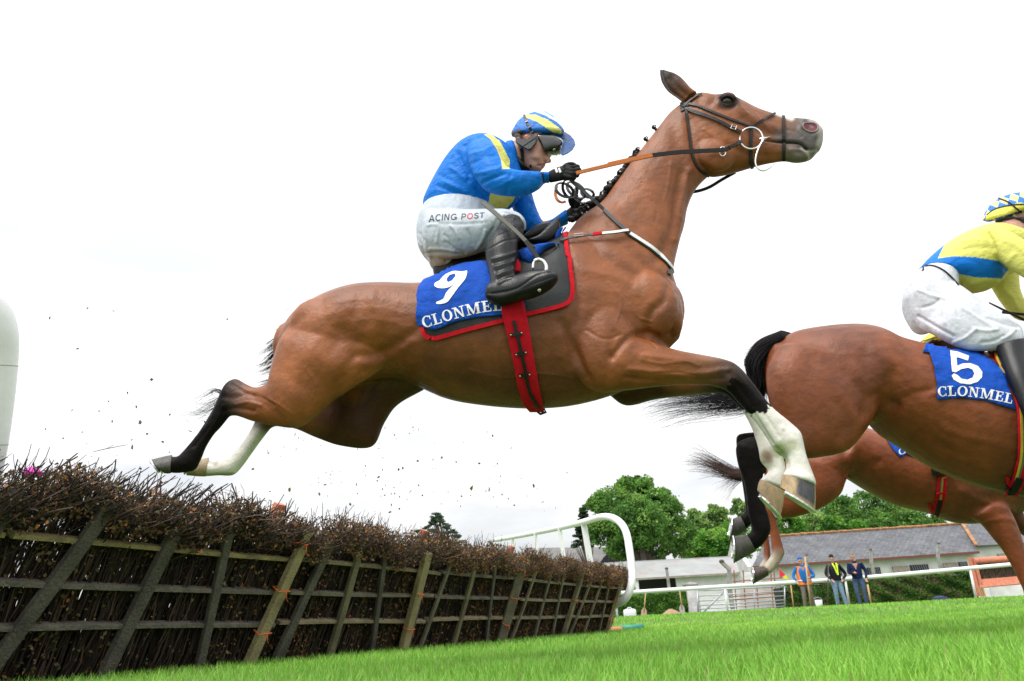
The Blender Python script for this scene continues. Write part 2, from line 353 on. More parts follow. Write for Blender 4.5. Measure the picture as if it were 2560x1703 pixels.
# ================================================================ HORSE NUMBER 9
h9 = Frame(95, 3.05)
def horse_nine():
    fr = h9; col = COAT; mb = MB(); smp = []
    root = empty('horse', fr.at(F(1100, 800), 0), 'bay racehorse number 9 stretched out in mid leap over the brush hurdle', 'horse')
    sh = (.225, .066, .020)
    trunk = [(c4(1165, 335), c4(1090, 640), .10, 0), (c4(1280, 232), c4(1220, 760), .19, 0), (c4(1480, 130), c4(1450, 790), .26, 0), (c4(1650, 76), c4(1680, 760), .285, 0),
             (c4(1800, 62), c4(1890, 745), .275, 0), (c4(2060, 70), c4(2080, 815), .275, 0), (F(1015, 638), F(1012, 915), .28, 0), (F(1060, 618), F(1060, 927), .29, 0), (F(1150, 592), F(1150, 938), .30, 0),
             (F(1235, 562), F(1240, 941), .28, 0), (F(1300, 535), F(1330, 932), .26, 0), (F(1345, 540), F(1425, 905), .235, 0), (F(1430, 590), F(1500, 865), .20, 0), (F(1500, 620), F(1545, 800), .15, 0)]
    loft(mb, fr, trunk, cols=[col]*4+[col]*4+[(.19, .058, .020)]*3+[sh]*3, samples=smp, cap0=.5, cap1=.55)
    neck = [(F(1290, 560), F(1545, 790), .17, 0), (F(1315, 525), F(1562, 690), .165, 0), (F(1338, 500), F(1550, 630), .145, 0), (c2(10, 1215), c2(622, 1530), .115, 0), (c2(130, 1050), c2(660, 1400), .10, 0),
            (c2(290, 830), c2(690, 1250), .088, 0), (c2(430, 650), c2(755, 1110), .08, 0), (c2(540, 510), c2(850, 1010), .075, 0), (c2(650, 420), c2(900, 990), .075, 0)]
    loft(mb, fr, neck, cols=[col]*9, samples=smp, cap0=.2)
    head = [(c2(630, 440), c2(830, 985), .07, 0), (c2(690, 380), c2(880, 1012), .085, 0), (c2(780, 352), c2(950, 1006), .095, 0, 2.3), (c2(880, 366), c2(1020, 992), .10, 0, 2.4), (c2(990, 362), c2(1095, 972), .10, 0, 2.4),
            (c2(1100, 408), c2(1165, 952), .088, 0, 2.4), (c2(1220, 466), c2(1255, 925), .07, 0, 2.3), (c2(1340, 506), c2(1350, 905), .056, 0, 2.2), (c2(1460, 535), c2(1450, 892), .052, 0, 2.2),
            (c2(1570, 550), c2(1550, 905), .055, 0, 2.3), (c2(1665, 565), c2(1650, 885), .056, 0, 2.3), (c2(1718, 610), c2(1705, 830), .045, 0, 2.2)]
    mz = (.10, .085, .085)
    loft(mb, fr, head, cols=[col]*8+[(.22, .10, .05), mz, mz, (.3, .26, .25)], samples=smp, cap1=.35)
    # near hind leg
    wh = .15
    hind = [(c4(1200, 300), c4(1820, 620), .13, .12), (c4(1080, 455), c4(1640, 740), .13, wh), (c4(1037, 565), c4(1480, 845), .12, wh), (c4(1012, 670), c4(1340, 975), .105, wh+.01), (c4(998, 745), c4(1200, 1055), .085, wh+.01),
            (c4(955, 772), c4(1045, 1044), .065, wh), (c4(905, 777), c4(900, 1012), .05, wh), (c4(845, 752), c4(805, 978), .042, wh), (c4(785, 722), c4(765, 972), .042, wh), (c4(722, 752), c4(735, 978), .042, wh), (c4(672, 845), c4(705, 1015), .036, wh),
            (c4(628, 935), c4(672, 1058), .031, wh), (c4(560, 1040), c4(632, 1105), .029, wh), (c4(490, 1138), c4(583, 1185), .029, wh), (c4(428, 1208), c4(548, 1270), .036, wh), (c4(396, 1240), c4(505, 1342), .040, wh), (c4(370, 1245), c4(420, 1360), .036, wh), (c4(330, 1248), c4(345, 1362), .040, wh)]
    k = (.10, .045, .025)
    loft(mb, fr, hind, cols=[col]*6+[col, (.10, .045, .028), (.05, .03, .024), BLK, BLK, BLK, BLK, BLK, BLK, BLK, BLK, BLK], samples=smp, cap0=.3, cap1=.2)
    # far hind leg
    wf = -.14
    hf = [(c4(1250, 420), c4(2060, 790), .12, wf), (c4(1330, 640), c4(1880, 895), .12, wf), (c4(1330, 780), c4(1790, 1020), .11, wf), (c4(1330, 860), c4(1705, 1182), .095, wf), (c4(1290, 880), c4(1500, 1180), .085, wf), (c4(1200, 890), c4(1330, 1125), .07, wf),
          (c4(1110, 900), c4(1190, 1065), .055, wf), (c4(1010, 915), c4(1080, 1045), .046, wf), (c4(935, 945), c4(1030, 1052), .042, wf), (c4(905, 1025), c4(1005, 1075), .034, wf), (c4(862, 1105), c4(955, 1140), .030, wf), (c4(805, 1180), c4(890, 1230), .029, wf),
          (c4(745, 1240), c4(828, 1315), .034, wf), (c4(685, 1262), c4(762, 1376), .038, wf), (c4(630, 1285), c4(665, 1378), .034, wf), (c4(585, 1262), c4(570, 1382), .038, wf)]
    loft(mb, fr, hf, cols=[COAT_SHADE]*8+[BLK, (.1, .08, .07)]+[WHT]*6, samples=smp, cap0=.3, cap1=.2)
    # near foreleg
    w = .15
    fl = [(c5(270, -60), c5(20, 330), .09, .14), (c5(330, 60), c5(90, 430), .10, .15), (c5(400, 190), c5(190, 495), .095, w), (c5(480, 238), c5(330, 488), .08, w), (c5(600, 277), c5(560, 463), .066, w), (c5(730, 303), c5(735, 457), .052, w), (c5(845, 326), c5(815, 472), .048, w),
          (e1(281, -13), e1(168, 250), .052, w+.005), (e1(420, 150), e1(262, 350), .045, w), (e1(520, 280), e1(352, 452), .042, w), (e1(650, 430), e1(455, 570), .040, w), (e1(800, 553), e1(540, 690), .041, w), (e1(915, 662), e1(610, 800), .046, w), (e1(945, 760), e1(680, 890), .044, w), (e1(975, 900), e1(752, 935), .040, w), (e1(1020, 1030), e1(762, 1045), .044, w), (e1(1060, 1140), e1(735, 1085), .050, w), (e1(1080, 1215), e1(718, 1108), .053, w)]
    kk = (.14, .06, .03)
    loft(mb, fr, fl, cols=[col]*4+[col, (.2, .075, .03), (.08, .04, .026), (.035, .024, .02), BLK, BLK]+[BLK]+[WHT]*7, samples=smp, cap0=.4, cap1=.15)
    # far foreleg
    w = -.13
    ff = [(c5(250, 330), c5(240, 500), .08, w), (c5(420, 410), c5(340, 566), .07, w), (c5(560, 420), c5(500, 532), .06, w), (c5(720, 425), c5(700, 512), .05, w), (c5(850, 430), c5(830, 502), .045, w), (e1(400, 250), e1(205, 325), .042, w), (e1(480, 400), e1(312, 440), .036, w), (e1(580, 560), e1(382, 562), .035, w), (e1(640, 700), e1(440, 702), .035, w), (e1(700, 830), e1(482, 852), .042, w), (e1(740, 930), e1(500, 962), .040, w), (e1(760, 1030), e1(578, 1060), .038, w), (e1(762, 1160), e1(530, 1120), .046, w), (e1(764, 1270), e1(488, 1160), .050, w)]
    loft(mb, fr, ff, cols=[COAT_SHADE]*3+[kk, BLK, BLK, BLK]+[WHT]*7, samples=smp, cap0=.3, cap1=.15)
    # muscle masses
    def lump(p, w0, rx, ry, rw, ang=0, c=col):
        P = fr.at(p, w0); a = R(ang); ex = fr.d*math.cos(a)+Vector((0, 0, 1))*math.sin(a); ey = fr.d*-math.sin(a)+Vector((0, 0, 1))*math.cos(a)
        rot = Matrix((ex, ey, fr.w)).transposed(); t = MB(); t.sphere(P, (rx, ry, rw), 20, 14, rot); mb.add(t.V, t.F)
        for v in t.V: smp.append((Vector(v), c))
    lump(F(1480, 700), .13, .15, .17, .08, 20); lump(F(1420, 640), .12, .13, .22, .08, 30); lump(F(1545, 720), .06, .05, .12, .08, 0)
    lump(F(760, 760), .18, .20, .15, .09, -30); lump(F(700, 850), .17, .14, .17, .09, 20); lump(c2(900, 830), .05, .10, .10, .045, 0)
    lump(c2(1000, 395), .078, .042, .030, .030, -8)
    lump(F(1545, 705), -.08, .06, .12, .08, 0)
    me = remesh(mb, .0058, 9, 'body')
    C = nearcol(me, smp, 6); V = getV(me); Q = projn(V); W = (V-np.array(fr.o))@np.array(fr.w)
    def spot(p, r, c, amt=1.0, soft=1.0):
        nonlocal C
        d = np.linalg.norm((Q-np.array(p)), axis=1)/r; k = amt*np.clip(1.5-d, 0, 1)**soft; k = np.minimum(k, amt)[:, None]; C = C*(1-k)+np.array(c)*k
    def line(P, r, c, amt=1.0):
        nonlocal C
        d = segd(Q, cat(P, 5) if len(P) > 2 else P)/r; k = (amt*np.clip(1.5-d, 0, 1))[:, None]; C = C*(1-k)+np.array(c)*k
    # real coat markings; darker ribs and belly partly paint in underside shade
    fl_ = V[:, 2] < 3
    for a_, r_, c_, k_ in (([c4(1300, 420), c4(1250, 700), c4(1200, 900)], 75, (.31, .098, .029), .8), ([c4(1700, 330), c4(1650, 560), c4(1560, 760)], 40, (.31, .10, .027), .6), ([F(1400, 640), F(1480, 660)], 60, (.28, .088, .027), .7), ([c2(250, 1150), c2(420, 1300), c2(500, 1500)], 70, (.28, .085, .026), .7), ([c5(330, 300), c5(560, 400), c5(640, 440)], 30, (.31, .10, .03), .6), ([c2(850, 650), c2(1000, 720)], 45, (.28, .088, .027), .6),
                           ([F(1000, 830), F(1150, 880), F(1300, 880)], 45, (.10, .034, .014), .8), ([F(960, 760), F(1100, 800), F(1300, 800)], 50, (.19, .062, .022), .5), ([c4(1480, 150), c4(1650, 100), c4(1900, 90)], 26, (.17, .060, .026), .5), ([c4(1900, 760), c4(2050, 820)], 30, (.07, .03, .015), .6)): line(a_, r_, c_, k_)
    sock = [(240, 425), (330, 440), (415, 492), (432, 452), (500, 470), (590, 466), (565, 392), (640, 405), (1200, 800), (1200, 1800), (300, 1800), (300, 600)]
    jit = np.array([(mnoise.noise(Vector(v)*90)*9, mnoise.noise(Vector(v)*90+Vector((7, 3, 1)))*9) if -3 < v[2] < 2 and v[0] > .7 else (0, 0) for v in V]); mk_ = inpoly(Q+jit, [e1(*p) for p in sock]); C[mk_] = WHT
    up_ = inpoly(Q+jit, [e1(*p) for p in ((240, 425), (330, 440), (415, 492), (432, 452), (500, 470), (590, 466), (565, 392), (640, 405), (700, 300), (200, 100), (100, 380))]) & (V[:, 2] < 1.6); C[up_] = BLK
    for q_, r_, c_, k_ in ((e1(700, 840), 20, (.17, .24, .05), .85), (e1(830, 790), 14, (.42, .43, .24), .7), (e1(560, 900), 14, (.18, .13, .06), .85), (e1(590, 940), 10, (.22, .06, .03), .6), (e1(760, 960), 10, (.35, .35, .12), .6), (e1(730, 645), 4, (.3, .27, .27), .6), (e1(500, 960), 12, (.30, .28, .16), .6)): spot(q_, r_, c_, k_)
    line([c2(955, 380), c2(1060, 400), c2(1040, 440), c2(960, 440)], 12, BLK, .85)
    line([c2(1380, 500), c2(1430, 515), c2(1500, 545)], 8, WHT, 1.0)
    line([c2(1660, 570), c2(1735, 640), c2(1735, 720)], 10, (.42, .36, .35), .9)
    line([c2(1420, 700), c2(1560, 720), c2(1680, 740)], 20, (.10, .09, .09), .8); line([c2(1490, 830), c2(1560, 880), c2(1640, 860)], 16, (.19, .16, .14), .8); line([c2(1580, 790), c2(1630, 830), c2(1640, 880)], 4, (.34, .30, .26), .7); line([c2(1300, 722), c2(1420, 735), c2(1560, 745), c2(1625, 790)], 3.2, (.015, .012, .012), 1.0); line([c2(1700, 600), c2(1738, 680), c2(1725, 760)], 9, (.45, .40, .39), .8)
    line([c2(1650, 800), c2(1690, 850)], 6, (.14, .17, .07), .4)
    line([c4(560, 1375), c4(760, 1370)], 6, (.22, .17, .07), .7); line([c4(590, 1250), c4(640, 1290)], 8, (.25, .18, .09), .6)
    nzv = np.array([mnoise.noise(Vector(v)*5.0) for v in V[:, :]]); C *= (1+.10*nzv)[:, None]
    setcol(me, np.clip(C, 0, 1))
    # sculpting
    items = [
        ([F(1290, 590), F(1340, 620), F(1440, 640)], 12, .004),
        ([F(1300, 560), F(1330, 700), F(1310, 780), F(1345, 860), F(1375, 900)], 15, -.012),
        ([F(1290, 740), F(1320, 800), F(1345, 870)], 12, -.008),
        ([F(1410, 820), F(1450, 775), F(1500, 770), F(1540, 795)], 9, -.014), ([F(1490, 770), F(1500, 720), F(1530, 690), F(1545, 640)], 11, -.012), ([F(1470, 690), F(1480, 760)], 14, -.007),
        ([F(1415, 770), F(1400, 840), F(1390, 890)], 12, -.006), ([F(1450, 850), F(1580, 862), F(1680, 850)], 7, .006), ([F(1440, 870), F(1560, 880), F(1660, 872)], 7, -.006), ([F(1480, 820), F(1590, 830), F(1690, 835)], 8, .005),
        # neck
        ([c2(640, 980), c2(600, 1200), c2(560, 1450), F(1510, 600)], 13, -.011), ([c2(700, 960), c2(640, 1250), c2(590, 1500)], 9, .009), ([c2(300, 980), c2(420, 1150), c2(480, 1450)], 26, .007),
        ([c2(560, 560), c2(590, 680), c2(640, 900)], 16, -.007), ([F(1330, 560), F(1400, 600), F(1470, 640)], 18, -.008), ([c2(150, 1200), c2(300, 1400)], 16, -.005),
        # head
        ([c2(700, 560), c2(720, 760), c2(760, 900), c2(850, 960)], 11, -.010), ([c2(770, 500), c2(900, 560), c2(1050, 620)], 12, .003),
        ([c2(1080, 440), c2(1150, 520), c2(1300, 600), c2(1400, 640)], 9, .006), ([c2(1120, 560), c2(1250, 650), c2(1380, 680)], 12, -.008), ([c2(1300, 715), c2(1420, 735), c2(1560, 745), c2(1625, 790)], 4, -.012), ([c2(1480, 800), c2(1540, 850), c2(1600, 860)], 10, .007),
        ([c2(940, 470), c2(1000, 480), c2(1060, 450)], 6, -.006), ([c2(930, 400), c2(990, 372), c2(1060, 400)], 6, .006), ([c2(1600, 600), c2(1570, 640), c2(1600, 700)], 7, .006),
        ([c2(1590, 570), c2(1640, 556), c2(1700, 590), c2(1720, 640), c2(1690, 690)], 7, .006), ([c2(780, 420), c2(850, 440), c2(900, 400)], 9, -.007), ([c2(1000, 760), c2(1180, 830), c2(1400, 850)], 10, -.005),
        # quarters and flank
        ([c4(1130, 400), c4(1250, 280), c4(1350, 190)], 14, -.007), ([c4(1620, 180), c4(1590, 260), c4(1500, 400), c4(1440, 520)], 20, -.007), ([c4(1700, 180), c4(1750, 300), c4(1700, 420)], 18, .007),
        ([c4(1880, 650), c4(1740, 670), c4(1600, 740), c4(1500, 820)], 12, .009), ([c4(1600, 560), c4(1720, 560), c4(1900, 470), c4(2050, 350)], 14, -.009), ([c4(1640, 620), c4(1780, 600), c4(1960, 480)], 12, .006),
        ([c4(1560, 420), c4(1580, 560), c4(1520, 700)], 16, -.007), ([c4(1380, 320), c4(1300, 500), c4(1200, 680)], 26, .006), ([c4(1100, 680), c4(1240, 780), c4(1300, 900)], 20, -.004),
        ([c4(900, 850), c4(1000, 900), c4(1100, 1000)], 10, -.005), ([c4(700, 840), c4(760, 850), c4(840, 830)], 7, -.006), ([c4(700, 940), c4(790, 920), c4(900, 940)], 7, -.006), ([c4(600, 1050), c4(500, 1180)], 4, -.004), ([c4(560, 1040), c4(460, 1180)], 4, .003),
        # veins and fine folds
        ([c5(420, 330), c5(520, 350), c5(640, 340), c5(720, 360)], 3.2, .0035), ([c5(480, 400), c5(600, 395), c5(700, 410)], 3, -.003), ([F(1450, 700), F(1470, 730), F(1500, 740)], 3, .003), ([F(1400, 650), F(1430, 690), F(1420, 740)], 3, .0025), ([F(1350, 760), F(1390, 780), F(1430, 770)], 4, -.004), ([F(1510, 800), F(1490, 780), F(1470, 772)], 3.5, -.005),
        ([c4(1700, 900), c4(1850, 800), c4(2000, 790)], 3, .003), ([c4(1250, 640), c4(1320, 760), c4(1300, 860)], 3, .0022), ([c4(1000, 860), c4(1080, 900), c4(1160, 960)], 3, .0025), ([c4(860, 820), c4(960, 850), c4(1040, 900)], 4, -.004), ([F(1080, 850), F(1160, 870), F(1240, 860), F(1320, 870)], 3, .0026), ([F(1000, 870), F(1100, 895), F(1200, 905)], 4, -.003),
        ([c2(1120, 480), c2(1180, 560), c2(1160, 640)], 3, .0026), ([c2(1220, 520), c2(1300, 620), c2(1360, 660)], 3, .0022), ([c2(820, 640), c2(900, 700), c2(960, 780)], 5, .003), ([c2(560, 900), c2(540, 1050), c2(500, 1200)], 4, .003), ([c2(380, 1180), c2(440, 1260), c2(430, 1360)], 4, -.0025), ([c2(700, 1000), c2(690, 1120), c2(640, 1300)], 5, -.006),
        ([c4(640, 880), c4(600, 980), c4(520, 1100)], 3, -.0035), ([c4(700, 900), c4(660, 990), c4(590, 1100)], 3, .0028), ([c4(760, 760), c4(820, 800), c4(900, 830)], 5, -.005), ([c4(780, 900), c4(860, 880), c4(950, 900)], 4, .004),
        ([c2(1460, 640), c2(1540, 660), c2(1580, 700)], 4, -.003), ([c2(1500, 800), c2(1580, 800), c2(1620, 850)], 5, .006), ([c2(1560, 780), c2(1640, 800), c2(1700, 790)], 4, -.006),
        # ribs
        ([F(1010, 800), F(1020, 870)], 7, .003), ([F(1050, 800), F(1062, 880)], 7, .003), ([F(1095, 800), F(1105, 890)], 7, .003), ([F(1145, 800), F(1150, 890)], 7, .003),
        ([e1(430, 470), e1(530, 640), e1(620, 780)], 5, -.010), ([e1(540, 480), e1(640, 620), e1(700, 720)], 4, -.004), ([e1(180, 60), e1(300, 220), e1(420, 400)], 6, -.005), ([e1(230, 20), e1(350, 180), e1(480, 340)], 6, .004), ([e1(640, 820), e1(700, 860), e1(760, 980)], 5, -.005), ([c5(870, 390), c5(900, 440)], 9, .005), ([c5(1150, 680), c5(1180, 800), c5(1200, 900)], 5, .004)]
    strokes(me, fr, items)
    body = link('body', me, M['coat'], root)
    bv = bvh(body)
    for w0, e in ((.045, 0), (-.05, 18)):
        eb = MB(); es = []; loft(eb, fr, [(c2(760-e, 350), c2(660-e, 420), .030, w0), (c2(715-e, 318), c2(615-e, 385), .033, w0*1.1), (c2(650-e, 245), c2(545-e, 335), .034, w0*1.2), (c2(590-e, 205), c2(503-e, 272), .026, w0*1.25), (c2(535-e, 186), c2(489-e, 218), .014, w0*1.3), (c2(497-e, 170), c2(488-e, 180), .003, w0*1.3)], cols=[COAT, (.15, .05, .02), (.07, .035, .022), (.045, .03, .022), (.03, .022, .02), BLK], samples=es, cap0=.1, cap1=.1)
        em = eb.mesh('ear'); setcol(em, np.array([c for p, c in es])); bm = bmesh.new(); bm.from_mesh(em); bmesh.ops.recalc_face_normals(bm, faces=bm.faces); bm.to_mesh(em); bm.free()
        strokes(em, fr, [([c2(560-e, 240), c2(620-e, 320), c2(680-e, 370)], 9, -.012)], -.2); link('ear', em, M['coat'], body)
    # hooves with shoes
    def hoof(fr, cor, sole, w0, hw, cwall, cstripe=None, parent=body, sb=1.0, w1=None, edge=.8):
        """cor: front/back pixels of the coronet, sole: toe/heel pixels"""
        h = MB(); w1 = w0 if w1 is None else w1; vd = (fr.at(sole[0], w0)-CPOS).normalized(); wvec = (fr.w*(1-edge)-vd*edge).normalized(); prev = []; ts = (0, .25, .5, .75, 1.0); smpc = []
        for t in ts:
            T = np.array(cor[0])*(1-t)+np.array(sole[0])*t; B = np.array(cor[1])*(1-t)+np.array(sole[1])*t
            P1 = fr.at(T, w0*(1-t)+w1*t); P0 = fr.at(B, w0*(1-t)+w1*t); c = (P1+P0)/2; a = (P1-P0)/2; hh = hw*(1+.22*t); k0_ = .93+.07*min(1, t*2.5); a = a*k0_; hh = hh*k0_
            prev.append([c+a*math.cos(q)+wvec*hh*math.sin(q) for q in [2*math.pi*k/24 for k in range(24)]])
        V = [p for r in prev for p in r]; n = 24; m = len(prev); Fc = [(i*n+k, i*n+(k+1) % n, (i+1)*n+(k+1) % n, (i+1)*n+k) for i in range(m-1) for k in range(n)]+[tuple(range(n))[::-1]]
        h.V = V; h.F = Fc; cs = []
        for i, r in enumerate(prev):
            for k in range(n):
                c_ = cwall; ang = 360*k/n
                if cstripe and (20 < ang < 100) and ts[i] < .9: c_ = cstripe
                cs.append(c_)
        h.C = cs
        # sole recessed
        last = prev[-1]; cc = sum(last, Vector())/n; nrm = (last[0]-cc).cross(last[6]-cc).normalized()
        b0 = len(h.V); up = sum(prev[0], Vector())/n-cc; up.normalize()
        for p in last: h.V.append(cc+(p-cc)*.80); h.C.append(tuple(.7*q for q in cwall))
        for p in last: h.V.append(cc+(p-cc)*.70+up*.010); h.C.append(tuple(.45*q for q in cwall))
        for k in range(n):
            h.F.append(((m-1)*n+k, (m-1)*n+(k+1) % n, b0+(k+1) % n, b0+k)); h.F.append((b0+k, b0+(k+1) % n, b0+n+(k+1) % n, b0+n+k))
        h.F.append(tuple(b0+n+k for k in range(n)))
        ho = h.build('hoof', M['hoof'], parent, smooth=True); smooth_by_angle(ho, 50)
        s = MB(); rr = [cc+(p-cc)*.93-up*.003 for p in last]; idx = [k % n for k in range(n//2+3, n//2+3+n-5)]
        s.ribbon([rr[k] for k in idx], [-up]*len(idx), .022*sb, .007); s.build('horseshoe', M['steel'], ho)
        return ho
    tan = (.36, .25, .13)
    hoof(fr, (e1(1080, 1215), e1(718, 1092)), (e1(1064, 1478), e1(706, 1232)), .15, .052, tan, (.045, .045, .05), w1=.16)
    hoof(fr, (e1(762, 1280), e1(488, 1145)), (e1(705, 1540), e1(466, 1258)), -.13, .050, tan, None, w1=-.12)
    hoof(fr, (c4(352, 1232), c4(345, 1365)), (c4(214, 1268), c4(300, 1362)), .15, .045, (.06, .055, .05))
    hoof(fr, (c4(600, 1250), c4(580, 1388)), (c4(460, 1290), c4(455, 1375)), -.14, .045, (.30, .22, .12))
    # eye
    e = MB(); P, n_ = hit(bv, c2(998, 415), off=-.010); rot = Matrix((fr.d, Vector((0, 0, 1)), fr.w)).transposed(); e.sphere(P, (.024, .020, .019), 24, 16, rot); e.build('eye', M['eye'], body, smooth=True)
    lid = MB()
    P1, N1 = onbody(bv, [c2(948, 418), c2(965, 388), c2(1000, 376), c2(1035, 392), c2(1050, 425)], fr, off=.001); lid.tube(P1, [.002]+[.0042]*(len(P1)-2)+[.002], 8)
    P1, N1 = onbody(bv, [c2(948, 418), c2(965, 445), c2(1000, 456), c2(1040, 440), c2(1050, 425)], fr, off=-.001); lid.tube(P1, [.002]+[.0035]*(len(P1)-2)+[.002], 8); lid.build('eyelid', M['hair'], body, smooth=True)
    # nostril
    nb = MB(); P, n_ = hit(bv, c2(1648, 622), off=.0); ax = (fr.d*.93+Vector((0, 0, 1))*-.36).normalized(); ay = n_.cross(ax).normalized(); V = [P-n_*.001]+[P+n_*.002+(ax*.021*math.cos(q)*1.7+ay*.029*math.sin(q)*(1+.15*math.cos(q))) for q in [2*math.pi*k/20 for k in range(20)]]
    bvn = bv; V = [V[0]]+[(lambda h_: h_[0]+h_[1]*.0015)(bvn.find_nearest(v)) for v in V[1:]]
    nb.add(V, [(0, 1+k, 1+(k+1) % 20) for k in range(20)]); nb.build('nostril', M['nostril'], body)
    nr = MB(); nr.tube([Vector(v) for v in V[1:]], .0045, 6, closed=True); nr.build('nostril_rim', mat('nostril_rim', (.22, .19, .19), .5), body, smooth=True)
    # mane braids
    crest = [c2(0, 1180), c2(90, 1075), c2(200, 925), c2(262, 850)]
    md = MB()
    P1 = [fr.at(p, 0) for p in cat([F(1318, 508), F(1350, 478), c2(0, 1200), c2(60, 1120), c2(130, 1040), c2(215, 925), c2(290, 830)], 12)]
    rg = random.Random(4)
    for i, p in enumerate(P1):
        for k in range(3): md.sphere(p+Vector((rg.uniform(-.012, .012), rg.uniform(-.012, .012), rg.uniform(-.008, .010))), rg.uniform(.010, .017), 7, 5)
    md.build('mane', M['hair'], body, smooth=True)
    for p in [F(1505, 293), F(1486, 320), F(1467, 344), c2(150, 975), c2(75, 1060), c2(12, 1150), F(1401, 421), F(1385, 445), F(1366, 462), F(1352, 478), F(1338, 492)]:
        b = MB(); q = fr.at(p, .012); b.sphere(q, .0115, 10, 8); b.sphere(q+Vector((.006, 0, .007)), .007, 8, 6); b.sphere(q-Vector((-.008, 0, .014)), .008, 8, 6)
        bo = b.build('mane_braid', M['hair'], body, smooth=True)
        t = MB(); tt = q+Vector((.003, -.011, -.004)); t.sphere(tt, .0042, 6, 5); t.build('braid_band', M['white_strap'], bo, smooth=True)
    # tail
    g = [fr.at(p, w_) for p, w_ in ((c4(1260, 300), -.02), (c4(1190, 420), -.08), (c4(1130, 580), -.10), (c4(1040, 780), -.10), (c4(860, 860), -.08), (c4(690, 880), -.06), (c4(540, 950), -.05), (c4(425, 925), -.05))]
    strands('tail', M['hair'], body, g, 230, .022, .042, .03, 2, .0010)
    k_ = 0
    for a0, b0, c0, nn_, sp_ in (((800, 330), (690, 400), (600, 470), 16, .02), ((730, 470), (600, 580), (480, 680), 42, .022), ((690, 560), (560, 660), (370, 780), 46, .024), ((640, 720), (520, 840), (350, 910), 50, .022), ((620, 860), (500, 930), (370, 970), 26, .02), ((600, 1030), (480, 1060), (370, 1110), 22, .012), ((700, 640), (560, 760), (440, 860), 34, .02)):
        g = [fr.at(e3(*q), -.06) for q in (a0, b0, c0)]; strands('tail_wisp', M['hair'], body, g, nn_, .016, sp_, .012, 30+k_, .0010); k_ += 1
    g = [fr.at(p, -.05) for p in (c4(700, 830), c4(640, 800), c4(560, 840), c4(470, 900))]; strands('tail_wisp', M['hair'], body, g, 30, .012, .02, .02, 40, .0009)
    return root, body, bv
H9, H9B, BV9 = horse_nine()
# ================================================================ GROUND AND GRASS
def gz(x, y):
    t = np.clip((np.asarray(y, float)-14)/12, 0, 1); return .30*t*t*(3-2*t)
def gzf(x, y): return float(gz(x, y))
def fitY(pt, pb, h):
    """depth at which the span pt-pb measures h metres upright"""
    lo, hi = 1.0, 400.0
    for _ in range(50):
        mid = (lo+hi)/2; d = atY(pt, mid).z-atY(pb, mid).z
        if d < h: lo = mid
        else: hi = mid
    return lo
def ground():
    ys = np.concatenate([np.linspace(-6, 14, 21), np.linspace(14.5, 27, 26), [30, 35, 45, 60, 90, 150, 300, 700, 1500, 3000]])
    xs = np.concatenate([[-3000, -800, -200, -60], np.linspace(-30, 30, 25), [60, 200, 800, 3000]])
    V = []; 
    for y in ys:
        for x in xs: V.append((x, y, gzf(x, y)-(0 if y < 31 else min(.6, (y-31)*.04))))
    nx = len(xs); Fc = [(i*nx+j, i*nx+j+1, (i+1)*nx+j+1, (i+1)*nx+j) for i in range(len(ys)-1) for j in range(nx-1)]
    m = mat('turf', (.11, .18, .05), .9, nscale=3, namt=.3, bump=.6, bscale=80)
    tag(link('ground', meshd('ground', V, Fc), m), kind='structure')
    # service road behind the running rail
    V = []; n = 30
    for i in range(n+1):
        x = -30+i*80/n
        for y in (30.2, 32.4): V.append((x, y, gzf(x, y)+(.012 if y < 31 else .012-(y-31)*.04+.03)))
    Fc = [(2*i, 2*i+2, 2*i+3, 2*i+1) for i in range(n)]
    tag(link('road', meshd('road', V, Fc), mat('tarmac', (.16, .16, .17), .9, nscale=20, namt=.2)), kind='structure')
ground()
